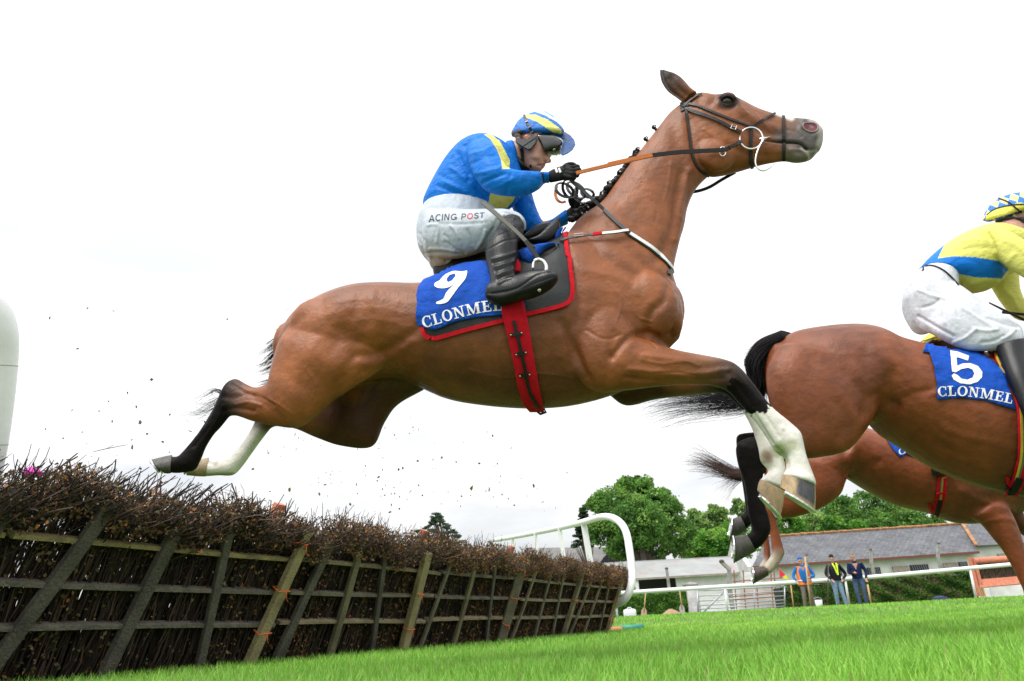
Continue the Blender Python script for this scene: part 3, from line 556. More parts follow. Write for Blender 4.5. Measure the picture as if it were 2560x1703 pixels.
def grass():
    rg = np.random.default_rng(3); Ps = []
    for y0, y1, n, wd, hh in ((.75, 1.6, 24000, .0022, .058), (1.6, 3.2, 60000, .0028, .062), (3.2, 6, 52000, .0042, .062), (6, 11, 60000, .007, .065), (11, 18, 60000, .012, .07), (18, 29.6, 60000, .020, .075)):
        y = np.sqrt(rg.uniform(y0**2, y1**2, n)); a = rg.uniform(-.95, 1.02, n); x = a*y+rg.uniform(-.3, .3, n)
        Ps.append(np.stack([x, y, np.full(n, wd), np.full(n, hh)], 1))
    P = np.concatenate(Ps); n = len(P)
    # tufts
    x, y = P[:, 0], P[:, 1]
    nz = np.sin(x*3.1+np.sin(y*2.3)*2)*np.cos(y*2.7+np.sin(x*1.9))*.5+.5*np.sin(x*9.7+y*4.1)*np.sin(y*8.3-x*2)
    h = P[:, 3]*(1+.25*nz)*rg.uniform(.45, 1.25, n); wd = P[:, 2]*rg.uniform(.7, 1.3, n)
    z0 = gz(x, y); az = rg.uniform(0, 2*np.pi, n); lean = rg.uniform(.1, .75, n)*h; laz = az+np.pi/2+rg.normal(0, .5, n)
    wx, wy = np.cos(az)*wd/2, np.sin(az)*wd/2; lx, ly = np.cos(laz)*lean, np.sin(laz)*lean
    V = np.empty((n, 7, 3))
    for k, (t, ww) in enumerate(((0, 1), (.4, .95), (.75, .65))):
        cx, cy, cz = x+lx*t*t, y+ly*t*t, z0+h*t*(1-.12*t)-.004
        V[:, 2*k] = np.stack([cx-wx*ww, cy-wy*ww, cz], 1); V[:, 2*k+1] = np.stack([cx+wx*ww, cy+wy*ww, cz], 1)
    V[:, 6] = np.stack([x+lx, y+ly, z0+h*.9], 1)
    b = np.arange(n)[:, None]*7; Q = np.concatenate([b+np.array([0, 1, 3, 2]), b+np.array([2, 3, 5, 4])]); T = b+np.array([4, 5, 6])
    g = rg.uniform(0, 1, n)[:, None]; c = np.array((.155, .42, .042))*(1-g)+np.array((.32, .58, .09))*g
    nl = np.sin(x*.9+2*np.sin(y*.6))*np.cos(y*.8-x*.3); c *= (1+.16*nz+.14*nl)[:, None]; c[:, 0] *= 1+.18*np.clip(nl, 0, 1); dry = rg.random(n) < .035; c[dry] = (.34, .32, .14)
    me = bulkmesh('grass', V.reshape(-1, 3), Q, T, np.repeat(np.clip(c, 0, 1), 7, 0))
    m = mat('grass_blade', rough=.5, attr=True, trans=.35, spec=.35)
    tag(link('grass', me, m, smooth=False), 'lush short green turf of the racecourse', 'grass', kind='stuff')
grass()
# ================================================================ BRUSH HURDLES
HAZ = R(23.4); HD = Vector((math.sin(HAZ), math.cos(HAZ), 0)); HN = Vector((math.cos(HAZ), -math.sin(HAZ), 0)); HB = Vector((-1.3575, 4.2825, 0))*1.375
LEAN = R(22); HU = HN*math.sin(LEAN)+Vector((0, 0, 1))*math.cos(LEAN); HM = HN*math.cos(LEAN)-Vector((0, 0, 1))*math.sin(LEAN)
def hp(s, t, m=0): return HB+HD*s+HU*t+HM*m
def hpn(s, t, m): return np.array(HB)+np.multiply.outer(s, np.array(HD))+np.multiply.outer(t, np.array(HU))+np.multiply.outer(m, np.array(HM))
def bulktubes(name, paths, rad, cols):
    """paths N,K,3; rad N,K; 3-sided"""
    N, K, _ = paths.shape; t = np.gradient(paths, axis=1); t /= np.linalg.norm(t, axis=2, keepdims=True)+1e-9
    ref = np.array([.3, .9, .1]); x = np.cross(t, ref); x /= np.linalg.norm(x, axis=2, keepdims=True)+1e-9; y = np.cross(t, x)
    V = np.empty((N, K, 3, 3))
    for k in range(3):
        a = 2*np.pi*k/3; V[:, :, k] = paths+(x*math.cos(a)+y*math.sin(a))*rad[:, :, None]
    base = (np.arange(N)[:, None, None]*K+np.arange(K-1)[None, :, None])*3; k = np.arange(3)[None, None, :]; k2 = (k+1) % 3
    Q = np.stack([base+k, base+k2, base+3+k2, base+3+k], -1).reshape(-1, 4)
    return bulkmesh(name, V.reshape(-1, 3), Q, None, np.repeat(cols, K*3, 0))
def leafmesh(name, P, size, cols, rg, asp=.6):
    """small folded leaves"""
    n = len(P); a = rg.normal(size=(n, 3)); a /= np.linalg.norm(a, axis=1, keepdims=True); b = np.cross(a, rg.normal(size=(n, 3))); b /= np.linalg.norm(b, axis=1, keepdims=True); c = np.cross(a, b)
    s = size[:, None]; V = np.empty((n, 4, 3)); V[:, 0] = P-a*s*.5; V[:, 1] = P+b*s*asp*.5+c*s*.12; V[:, 2] = P+a*s*.5; V[:, 3] = P-b*s*asp*.5+c*s*.12
    q = np.arange(n)[:, None]*4; T = np.concatenate([q+np.array([0, 1, 2]), q+np.array([0, 2, 3])])
    return bulkmesh(name, V.reshape(-1, 3), None, T, np.repeat(cols, 4, 0))
M['brush'] = mat('birch_twigs', rough=.8, attr=True); M['leaf'] = mat('dry_leaves', rough=.65, attr=True, trans=.2)
M['wood_old'] = mat('weathered_timber', rough=.8, attr=True, nscale=7, namt=.35, bump=.6, bscale=60, stretch=(1, 1, 1))
M['orange_pad'] = mat('orange_padding', (.58, .20, .12), .7, nscale=12, namt=.2, bump=.4, bscale=60)
M['orange_tie'] = mat('orange_twine', (.75, .14, .02), .6)
JS = [-4.51, -2.43, -.344, 1.72, 3.795, 5.91, 7.99]
lab = ['brush hurdle panel at the left edge of the photo running out of frame', 'nearest full brush hurdle panel with dark weathered rails, left of the first pale leaning post', 'brush hurdle panel between the first and second pale leaning posts',
       'middle brush hurdle panel of the visible row', 'brush hurdle panel next to the farthest one, with orange leaves on top', 'farthest brush hurdle panel beside the curved white wing']
def onplane(p, m=.135):
    o = hp(0, 0, m); r = ray(p); q = CPOS+r*((o-CPOS).dot(HM)/r.dot(HM)); v = q-o; return v.dot(HD), v.dot(HU)
_dk, _md, _lt, _ol = (.082, .074, .060), (.14, .125, .085), (.30, .25, .13), (.17, .145, .085)
UPR = [(d1(20, 1430), d1(420, 860), _dk, .075, 0), (d1(450, 1460), d1(690, 970), _dk, .080, 0), (d1(795, 1440), d1(890, 1030), _dk, .06, 0), (d1(968, 1478), d1(1195, 960), _lt, .085, 1), (d1(1140, 1370), d1(1270, 1070), _dk, .06, 0),
       (d2(60, 1050), d2(290, 580), _dk, .07, 0), (d2(360, 1040), d2(505, 540), _ol, .065, 0), (d2(590, 1050), d2(665, 560), _dk, .055, 0), (d2(770, 1090), d2(885, 630), _lt, .10, 1), (d2(830, 990), d2(925, 600), _dk, .06, 0), (d2(890, 1100), d2(1055, 660), _md, .05, 0), (d2(1080, 1150), d2(1205, 680), _ol, .06, 0), (d2(1290, 1060), d2(1335, 670), _dk, .05, 0),
       (d2(1360, 1100), d2(1480, 690), _md, .11, 1), (d2(1470, 1020), d2(1580, 720), _ol, .05, 0), (d2(1600, 1020), d2(1680, 715), _md, .05, 0), (d2(1710, 980), d2(1760, 730), _md, .05, 0), (d2(1752, 1060), d2(1862, 715), _ol, .10, 1), (d2(1810, 1050), d2(1925, 770), _ol, .05, 0), (d2(1905, 1020), d2(1990, 770), _ol, .05, 0), (d2(1995, 990), d2(2045, 770), _md, .045, 0), (d2(2022, 1050), d2(2108, 765), _lt, .09, 1),
       (d1(-300, 1430), d1(60, 800), _dk, .08, 0)]
def hurdle(i, s0, s1):
    rg = np.random.default_rng(20+i); rr = random.Random(50+i); far = i/5
    root = empty('brush_hurdle', hp((s0+s1)/2, 0), lab[i], 'hurdle', 'brush hurdle panels set side by side')
    Lp = s1-s0-.03
    # timber frame on the landing face
    woods = [(.075, .065, .055), (.12, .105, .075), (.20, .165, .095)]
    def plank(nm, a, b, wx, wy, col, up):
        b_ = MB(); a = Vector(a); b = Vector(b); n = 7; d = (b-a); x = d.normalized().cross(up).normalized(); y = x.cross(d.normalized()); V = []
        ph = rr.uniform(0, 6)
        for k in range(n+1):
            t = k/n; p = a+d*t+x*.004*math.sin(ph+t*5); q = 1+.05*math.sin(ph*2+t*9)
            for u, v in ((-1, -.8), (-.85, -1), (.85, -1), (1, -.8), (1, .8), (.85, 1), (-.85, 1), (-1, .8)): V.append(p+x*u*wx/2*q+y*v*wy/2)
        Fc = [(k*8+j, k*8+(j+1) % 8, (k+1)*8+(j+1) % 8, (k+1)*8+j) for k in range(n) for j in range(8)]+[tuple(range(8))[::-1], tuple(n*8+j for j in range(8))]
        b_.add(V, Fc, col); return b_.build(nm, M['wood_old'], root)
    cA = (.21, .175, .10) if i in (1, 2) else woods[1]
    for t, c in ((.80, cA if i != 0 else woods[2]), (.565, (.16, .14, .10) if i in (2,) else (.14, .125, .10)), (.345, (.28, .22, .14) if i in (2, 3) else (.15, .135, .11))):
        if i <= 1 and t > .7: c = (.27, .22, .10)
        if i >= 4: c = (.22, .19, .13)
        plank('rail', hp(s0+.02, t+rr.uniform(-.012, .012), .10), hp(s1-.02, t+rr.uniform(-.012, .012), .10), .026, .072, c, HU.cross(HD))
    for (bp, tp, c, wd, tie) in UPR:
        b_, t_ = onplane(bp), onplane(tp); sm = (b_[0]+t_[0])/2
        if not (s0-.02 <= sm < s1-.02) and not (i == 5 and sm >= s1-.02) : continue
        sb_, st_ = b_[0]+(t_[0]-b_[0])*(0-b_[1])/(t_[1]-b_[1]), t_[0]
        o = plank('upright', hp(sb_, -.02, .135 if not tie else .165), hp(st_+(st_-sb_)*.12, min(1.02, t_[1]*1.10), .132 if not tie else .162), wd*.55, wd, c, HU)
        if tie:
            for t in (.30, .60, .93):
                if rr.random() < .85:
                    m = MB(); sq = sb_+(st_-sb_)*t; P0 = hp(sq, t, .165); ring = [P0+HD*x_*1.0+HM*y_+HU*rr.uniform(-.012, .012) for x_, y_ in ((-.06, -.03), (-.055, .03), (0, .042), (.055, .03), (.06, -.03), (0, -.045))]
                    m.tube(ring, .005, 6, closed=True); m.tube([ring[2], ring[2]+HM*.015-HU*.03, ring[2]+HM*.02-HU*.06+HD*.02], .0035, 5); m.build('twine_tie', M['orange_tie'], o, smooth=True)
    # padded orange take-off rail on the far side, bits show above the brush
    m = MB(); m.tube([hp(s0+.05, .86, -.30), hp(s1-.05, .86, -.30)], .05, 10); m.build('padded_rail', M['orange_pad'], root, smooth=True)
    m = MB(); m.beam(hp(s1-.10, .0, -.24), hp(s1-.10, 1.13, -.14), .05, .09, up=HD); m.build('orange_post', M['orange_pad'], root)
    # birch stems
    N = 1500 if i < 3 else 1100; K = 6
    s = rg.uniform(s0+.01, s1-.01, N); m0 = rg.uniform(-.10, .085, N); ln = rg.uniform(.72, .98, N); tt = np.linspace(0, 1, K)
    ds = rg.normal(0, .025, N); bend = rg.normal(0, .018, (N, K))*np.linspace(.2, 1, K)
    paths = hpn((s[:, None]+ds[:, None]*tt+bend), ln[:, None]*tt, (m0[:, None]+rg.normal(0, .012, (N, K))))
    paths[:, 0, 2] = -.01
    r0 = rg.uniform(.0028, .0075, N)*(1+far*.5); rad = r0[:, None]*np.linspace(1, .55, K)
    pal = np.array([(.026, .015, .012), (.055, .031, .024), (.016, .011, .010), (.095, .056, .042)]); cols = pal[rg.integers(0, 4, N)]*rg.uniform(.7, 1.25, N)[:, None]
    o = link('birch_stems', bulktubes('birch_stems', paths, rad, cols), M['brush'], root, smooth=False); o['kind'] = 'stuff'
    # a few pale crossing stems in front
    # top spray of twigs
    N = 1900 if i < 3 else 1500; K = 5; s = rg.uniform(s0-.02, s1+.02, N); t0 = rg.uniform(.66, .97, N); m0 = rg.uniform(-.14, .17, N); t0 = np.where(m0 > .07, np.maximum(t0, rg.uniform(.86, .97, N)), t0)
    wavy = .05*np.sin(s*5.1)+.035*np.sin(s*11.3+1); ln = rg.uniform(.08, .26, N)
    dirn = np.stack([rg.normal(0, .34, N)+(.18 if i < 2 else 0), rg.uniform(.35, 1, N), rg.normal(.1, .42, N)], 1); dirn /= np.linalg.norm(dirn, axis=1, keepdims=True)
    tt = np.linspace(0, 1, K); q = ln[:, None]*tt; cu = rg.normal(0, .09, (N, 3))
    P = [s[:, None]+dirn[:, 0:1]*q+cu[:, 0:1]*q*tt, (t0+wavy)[:, None]+dirn[:, 1:2]*q+cu[:, 1:2]*q*tt, m0[:, None]+dirn[:, 2:3]*q+cu[:, 2:3]*q*tt]
    if i <= 1: P[1] = np.minimum(P[1], 1.17+.14*max(0, 1-i)+rg.uniform(-.08, .08, N)[:, None])
    paths = np.array(HB)+P[0][..., None]*np.array(HD)+P[1][..., None]*np.array(HU)+P[2][..., None]*np.array(HM)
    rad = rg.uniform(.0024, .0080 if i < 2 else .0048, N)[:, None]*np.linspace(1, .5, K); cols = pal[rg.integers(0, 4, N)]*rg.uniform(.8, 1.6, N)[:, None]
    # forked side twigs
    NF = 1000; k = rg.integers(0, N, NF); b = paths[k, 2+rg.integers(0, 2, NF)]; dd = rg.normal(size=(NF, 3)); dd[:, 2] = np.abs(dd[:, 2]); dd /= np.linalg.norm(dd, axis=1, keepdims=True); l2 = rg.uniform(.03, .09, NF)[:, None]
    sp = np.stack([b+dd*l2*t for t in np.linspace(0, 1, K)], 1); sr = rg.uniform(.0014, .0026, NF)[:, None]*np.linspace(1, .5, K)
    o = link('birch_twigs', bulktubes('birch_twigs', np.concatenate([paths, sp]), np.concatenate([rad, sr]), np.concatenate([cols, cols[k]*1.2])), M['brush'], root, smooth=False); o['kind'] = 'stuff'
    if i == 0 or i == 1:
        N = 170; K = 6; s = rg.uniform(s0, s0+(s1-s0)*(.9 if i == 0 else .55), N); ln = rg.uniform(.10, .30, N); tt = np.linspace(0, 1, K)
        P = hpn(s[:, None]+(rg.normal(.45, .30, N)[:, None]*ln[:, None])*tt+rg.normal(0, .006, (N, K)), .95+ln[:, None]*tt*.9, rg.uniform(-.12, .1, N)[:, None]+rg.normal(0, .3, N)[:, None]*ln[:, None]*tt)
        o = link('long_twigs', bulktubes('long_twigs', P, rg.uniform(.0018, .0075, N)[:, None]*np.linspace(1, .6, K), pal[rg.integers(0, 4, N)]), M['brush'], root, smooth=False); o['kind'] = 'stuff'
    # leaves
    N = int(5200+2600*far); s = rg.uniform(s0, s1, N); cl_ = np.sin(s*7.3+i)*np.sin(s*3.1+2*i)+.35*rg.normal(size=N) > -.25; low = (rg.random(N) < .08) | ((~cl_) & (rg.random(N) < .3))
    t = np.where(low, rg.uniform(.05, .8, N), rg.uniform(.86, 1.10, N)+.04*np.sin(s*5.1)+.035*np.sin(s*11.3+1)); m0 = rg.uniform(-.06, .22, N); m0 = np.where(low, .10, m0)
    P = hpn(s, t, m0); og = (.42, .17, .045); pl = np.array([og, (.26, .12, .04), (.13, .085, .03), (.16, .13, .05), (.09, .08, .025), (.34, .24, .12)])
    w_ = np.array([.08+.16*far, .14+.08*far, .26, .16, .26-.12*far, .05]); w_ /= w_.sum(); cols = pl[rg.choice(6, N, p=w_)]*rg.uniform(.6, 1.2, N)[:, None]
    o = link('dead_leaves', leafmesh('dead_leaves', P, rg.uniform(.012, .036, N), cols, rg), M['leaf'], root, smooth=False); o['kind'] = 'stuff'
for i in range(6): hurdle(i, JS[i], JS[i+1])
# ================================================================ WHITE WINGS
M['white_pvc'] = mat('white_plastic_pipe', (.80, .81, .82), .35, nscale=2, namt=.03, bump=.05, bscale=20)
def far_wing():
    root = empty('hurdle_wing', atY(d2(2080, 900), 12.6), 'curved white pipe wing standing at the far end of the hurdles', 'hurdle wing', 'white pipe wings at the ends of the hurdles')
    pts = [(d2(1330, 497), 22), (d2(1450, 477), 20.5), (d2(1600, 448), 18.8), (d2(1750, 417), 17), (d2(1880, 386), 15.2), (d2(1950, 365), 14.4), (d2(2010, 352), 13.8), (d2(2070, 362), 13.4), (d2(2120, 400), 13.1), (d2(2150, 460), 12.95), (d2(2168, 560), 12.8), (d2(2182, 680), 12.7), (d2(2180, 770), 12.6), (d2(2155, 840), 12.6), (d2(2115, 880), 12.7), (d2(2060, 902), 12.9)]
    P = cat([tuple(atY(p, y)) for p, y in pts], 6); m = MB(); m.tube(P, .064, 18); m.build('pipe', M['white_pvc'], root, smooth=True)
    for a, b, y0, wd in ((d2(1883, 390), d2(1940, 720), 15.2, .12), (d2(1733, 425), d2(1775, 700), 17.1, .09), (d2(1582, 455), d2(1610, 680), 18.9, .08), (d2(1440, 485), d2(1462, 660), 20.6, .08)):
        T = atY(a, y0); B_ = Vector((T.x, T.y, .0)); Bp = atY(b, y0); B_ = T+(Bp-T)*((T.z-.02)/max(.2, T.z-Bp.z)); m = MB(); m.beam(T, Vector((B_.x, B_.y, 0)), wd*.55, wd, up=Vector((1, 0, 0))); m.build('upright', M['white_pvc'], root)
    m = MB(); q = atY(d2(2060, 902), 12.9); m.tube([q, q+Vector((-.25, .1, -.05)), Vector((q.x-.4, q.y+.1, 0))], .05, 12); m.build('foot', M['white_pvc'], root, smooth=True)
far_wing()
def near_wing():
    root = empty('hurdle_wing', (-3.0, 3.4, 0), 'thick white pipe wing rising at the left edge beside the nearest hurdle', 'hurdle wing', 'white pipe wings at the ends of the hurdles')
    y = 3.55; r = .095
    px = [(-60, 1400), (-42, 1206), (-24, 1110), (-8, 1000), (2, 900), (2, 830), (-18, 770), (-60, 730), (-140, 705), (-330, 690)]
    P = cat([tuple(atY(p, y-.05*i)) for i, p in enumerate(px)], 6); m = MB(); m.tube(P, .075, 24); pipe = m.build('pipe', M['white_pvc'], root, smooth=True)
    j = MB()
    for q in (918, 1116): 
        i = int(np.argmin([abs(proj(p)[1]-q) for p in P])); d = Vector(P[i+1])-Vector(P[i]); d.normalize(); j.tube([Vector(P[i])-d*.0015, Vector(P[i])+d*.0015], .0762, 24)
    j.build('joint_line', mat('joint_grey', (.25, .25, .26), .6), pipe)
    m = MB(); q = Vector(P[0]); m.tube([q, Vector((q.x+.05, q.y, 0))], .07, 20); m.build('foot', M['white_pvc'], root, smooth=True)
near_wing()
# ================================================================ BACKGROUND
M['leafg'] = mat('foliage', rough=.6, attr=True, trans=.35, spec=.3); M['bark'] = mat('bark', (.10, .08, .06), .9, nscale=6, namt=.3, bump=.6, bscale=12)
M['whitewash'] = mat('whitewashed_wall', (.70, .70, .70), .85, nscale=1.3, namt=.12, bump=.3, bscale=8)
def slate_mat():
    m = mat('slate_roof', (.13, .135, .15), .7, nscale=1.1, namt=.28, bump=.3, bscale=8); n = m.node_tree; b = n.nodes['Principled BSDF']; src = b.inputs['Base Color'].links[0].from_socket
    tcn = n.nodes.new('ShaderNodeTexCoord'); br = n.nodes.new('ShaderNodeTexBrick'); br.inputs['Scale'].default_value = 1; br.inputs['Brick Width'].default_value = .45; br.inputs['Row Height'].default_value = .28; br.inputs['Mortar Size'].default_value = .022
    br.inputs['Color1'].default_value = (1, 1, 1, 1); br.inputs['Color2'].default_value = (.72, .74, .8, 1); br.inputs['Mortar'].default_value = (.35, .35, .35, 1); br.inputs['Bias'].default_value = -.2
    mpn = n.nodes.new('ShaderNodeMapping'); mpn.inputs[3].default_value = (1, 1, 1)
    n.links.new(tcn.outputs['UV'], br.inputs[0]); mm = n.nodes.new('ShaderNodeMix'); mm.data_type = 'RGBA'; mm.blend_type = 'MULTIPLY'; mm.inputs[0].default_value = 1
    n.links.new(src, mm.inputs[6]); n.links.new(br.outputs[0], mm.inputs[7])
    nz = n.nodes.new('ShaderNodeTexNoise'); nz.inputs['Scale'].default_value = 7; nz.inputs['Detail'].default_value = 8; n.links.new(tcn.outputs['Object'], nz.inputs[0]); r = n.nodes.new('ShaderNodeValToRGB'); r.color_ramp.elements[0].position = .58; r.color_ramp.elements[1].position = .78; n.links.new(nz.outputs[0], r.inputs[0])
    m2 = n.nodes.new('ShaderNodeMix'); m2.data_type = 'RGBA'; n.links.new(r.outputs[0], m2.inputs[0]); n.links.new(mm.outputs[2], m2.inputs[6]); m2.inputs[7].default_value = (.33, .34, .33, 1); n.links.new(m2.outputs[2], b.inputs['Base Color']); return m
M['slate'] = slate_mat()
M['tile_ridge'] = mat('mossy_ridge_tile', (.34, .17, .08), .9, nscale=3, namt=.5)
def tin_mat():
    m = mat('tin_roof', (.30, .31, .31), .6, nscale=.9, namt=.12); n = m.node_tree; b = n.nodes['Principled BSDF']; src = b.inputs['Base Color'].links[0].from_socket
    tcn = n.nodes.new('ShaderNodeTexCoord'); nz = n.nodes.new('ShaderNodeTexNoise'); nz.inputs['Scale'].default_value = .55; nz.inputs['Detail'].default_value = 3; n.links.new(tcn.outputs['Object'], nz.inputs[0]); r = n.nodes.new('ShaderNodeValToRGB'); r.color_ramp.elements[0].position = .61; r.color_ramp.elements[1].position = .70; n.links.new(nz.outputs[0], r.inputs[0])
    m2 = n.nodes.new('ShaderNodeMix'); m2.data_type = 'RGBA'; n.links.new(r.outputs[0], m2.inputs[0]); n.links.new(src, m2.inputs[6]); m2.inputs[7].default_value = (.33, .19, .14, 1); n.links.new(m2.outputs[2], b.inputs['Base Color']); return m
M['tin'] = tin_mat()
M['paint_red'] = mat('red_painted_edge', (.16, .05, .035), .6); M['boards'] = mat('grey_boards', (.30, .26, .22), .8, nscale=5, namt=.25); M['glass'] = mat('dark_window', (.02, .022, .026), .25)
M['galv'] = mat('galvanised_steel', (.42, .45, .50), .45, metal=.5, nscale=5, namt=.1); M['concrete'] = mat('concrete_post', (.27, .27, .25), .9, nscale=6, namt=.3, bump=.4, bscale=30)
M['rust'] = mat('rusty_pipe', (.28, .12, .08), .7, nscale=8, namt=.3); M['ash'] = mat('ash_handle', (.50, .32, .15), .6, nscale=8, namt=.15)
def wallquad(mb, P, thick=.1):
    """slab from a polygon, thickness away from camera"""
    P = [Vector(p) for p in P]; n = (P[1]-P[0]).cross(P[2]-P[0]).normalized()
    if n.y > 0: n = -n
    k = len(P); mb.add(P+[p-n*thick for p in P], [tuple(range(k)), tuple(range(k, 2*k))[::-1]]+[(i, (i+1) % k, k+(i+1) % k, k+i) for i in range(k)])
def roofslab(name, P, mat_, parent, thick=.12):
    """sloping roof with UV metres"""
    mb = MB(); wallquad(mb, P, thick); o = mb.build(name, mat_, parent); me = o.data; uv = me.uv_layers.new(name='UVMap')
    ex = (Vector(P[1])-Vector(P[0])).normalized(); nn = ex.cross(Vector(P[2])-Vector(P[1])).normalized(); ey = nn.cross(ex)
    for l in me.loops: v = me.vertices[l.vertex_index].co; uv.data[l.index].uv = (v.dot(ex), v.dot(ey))
    return o
def slabline(pA, yA, pB, yB): return atY(pA, yA), atY(pB, yB)
def stable():
    root = empty('stable_block', (14, 64, -.5), 'long whitewashed stable block with mossy grey slate roof behind the hedge', 'building')
    y = 62.0; yr = 66.5
    eL, eR = atY(d4(-60, 672), y), atY(d4(1702, 555), y); rL, rR = atY(d4(60, 446), yr), atY(d4(1592, 345), yr)
    roofslab('roof', [eL, eR, rR, rL], M['slate'], root)
    m = MB(); rg = random.Random(3); n = 60
    for i in range(n):
        a = rL.lerp(rR, i/n); b = rL.lerp(rR, (i+.94)/n); dz = Vector((0, 0, .06+rg.uniform(-.02, .03))); m.tube([a+dz, b+dz], .13, 6)
    o = m.build('ridge_tiles', M['tile_ridge'], root); 
    m = MB(); m.beam(eL+Vector((0, -.08, -.10)), eR+Vector((0, -.08, -.10)), .10, .18); m.build('gutter', M['paint_red'], root)
    def wl(p): return atY(p, y+.5)
    gL, gR = wl(d4(-60, 672)), wl(d4(1702, 555)); m = MB(); wallquad(m, [Vector((gL.x, gL.y, -.8)), Vector((gR.x, gR.y, -.8)), gR, gL], .3); m.build('wall', M['whitewash'], root)
    # gable
    m = MB(); wallquad(m, [Vector((gL.x, gL.y+.3, -.8)), Vector((gL.x, yr+4, -.8)), Vector((gL.x, yr+4, gL.z)), Vector((gL.x, yr, rL.z-.15)), Vector((gL.x, gL.y+.3, gL.z))], .3); m.build('gable', M['whitewash'], root)
    back = MB(); wallquad(back, [rL+Vector((0, .1, 0)), rR+Vector((0, .1, 0)), rR+Vector((0, 4.6, -2)), rL+Vector((0, 4.6, -2))], .12); back.build('rear_roof', M['slate'], root)
    def pane(a, b, mt, nm, yy=y+.42, par=root):
        P0, P1 = atY(a, yy), atY(b, yy); m = MB(); m.box(((P0.x+P1.x)/2, yy, (P0.z+P1.z)/2), (abs(P1.x-P0.x), .12, abs(P0.z-P1.z))); return m.build(nm, mt, par)
    for a, b in ((d4(1165, 664), d4(1320, 716)), (d4(830, 685), d4(945, 742)), (d4(1545, 640), d4(1620, 678)), (d4(560, 700), d4(640, 745))):
        o = pane(a, b, M['glass'], 'window')
        P0, P1 = atY(a, y+.34), atY(b, y+.34); f = MB()
        for k in range(1, 8):
            x = P0.x+(P1.x-P0.x)*k/8; f.beam((x, y+.34, P0.z), (x+(P1.x-P0.x)*.06, y+.34, P1.z), .015, .02, up=Vector((0, 1, 0)))
        f.build('wire_mesh', M['galv'], o)
    for a, b in ((d4(1030, 674), d4(1165, 738)), (d4(1425, 648), d4(1545, 692))): pane(a, b, M['boards'], 'shutter', y+.36)
    # right wing, set back with higher eave
    eL2, eR2 = atY(d4(1690, 512), y+1), atY(d4(2300, 478), y+1); rL2, rR2 = atY(d4(1575, 345), yr+1), atY(d4(2300, 305), yr+1)
    roofslab('side_roof', [eL2, eR2, rR2, rL2], M['slate'], root)
    m = MB(); wallquad(m, [Vector((eL2.x, y+1.5, -.8)), Vector((eR2.x, y+1.5, -.8)), Vector((eR2.x, y+1.5, eR2.z)), Vector((eL2.x, y+1.5, eL2.z))], .3); m.build('side_wall', M['whitewash'], root)
    pane(d4(1850, 575), d4(1930, 640), M['boards'], 'shutter', y+1.4)
    m = MB(); m.beam(atY(d4(1580, 348), yr-.1)+Vector((0, 0, .1)), atY(d4(1690, 520), y+.2)+Vector((0, 0, .1)), .25, .12); m.build('verge', M['tile_ridge'], root)
stable()
def shed():
    root = empty('cattle_shed', (3, 58, -.3), 'low white shed with rusty grey tin roof and dark open bay behind the gate', 'building')
    y = 56.0; yr = 60
    eL, eR = atY(d3(300, 1042), y), atY(d3(1392, 978), y); rL, rR = atY(d3(210, 905), yr), atY(d3(1345, 845), yr)
    roofslab('roof', [eL, eR, rR, rL], M['tin'], root)
    m = MB(); m.beam(eL+Vector((0, -.06, -.08)), eR+Vector((0, -.06, -.08)), .08, .12); m.build('fascia', M['boards'], root)
    g = -.8; a = atY(d3(835, 1030), y+.4); b = atY(d3(1500, 990), y+.4); top = eR.z
    m = MB(); wallquad(m, [Vector((a.x, y+.4, g)), Vector((b.x, y+.4, g)), Vector((b.x, y+.4, top)), Vector((a.x, y+.4, atY(d3(835, 1015), y+.4).z))], .3); m.build('wall', M['whitewash'], root)
    # dark bay: back wall in shade, side wall, floor wall under
    a0 = atY(d3(250, 1040), y+.4); z1 = atY(d3(490, 1145), y+.4).z
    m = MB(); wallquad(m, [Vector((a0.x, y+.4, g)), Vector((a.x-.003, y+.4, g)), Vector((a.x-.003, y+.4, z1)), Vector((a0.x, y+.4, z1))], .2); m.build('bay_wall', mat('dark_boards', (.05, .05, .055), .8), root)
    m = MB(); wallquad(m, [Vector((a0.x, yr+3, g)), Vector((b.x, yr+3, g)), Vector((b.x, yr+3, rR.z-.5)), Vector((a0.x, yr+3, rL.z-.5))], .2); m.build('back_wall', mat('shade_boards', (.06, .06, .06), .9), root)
    m = MB(); wallquad(m, [rL+Vector((0, .1, 0)), rR+Vector((0, .1, 0)), rR+Vector((0, 3.4, -1)), rL+Vector((0, 3.4, -1))], .1); m.build('rear_roof', M['tin'], root)
    for p in (d3(490, 1040),): q = atY(p, y+.1); m = MB(); m.beam((q.x, y+.1, g), (q.x, y+.1, q.z), .25, .2, up=Vector((0, 1, 0))); m.build('pillar', M['whitewash'], root)
    q0, q1 = atY(d3(1405, 930), y-.4), atY(d3(1470, 1200), y-.4)
    m = MB(); m.box(((q0.x+q1.x)/2, y-.3, 1.0), (q1.x-q0.x, .5, 3.6)); m.build('end_pier', M['whitewash'], root)
shed()
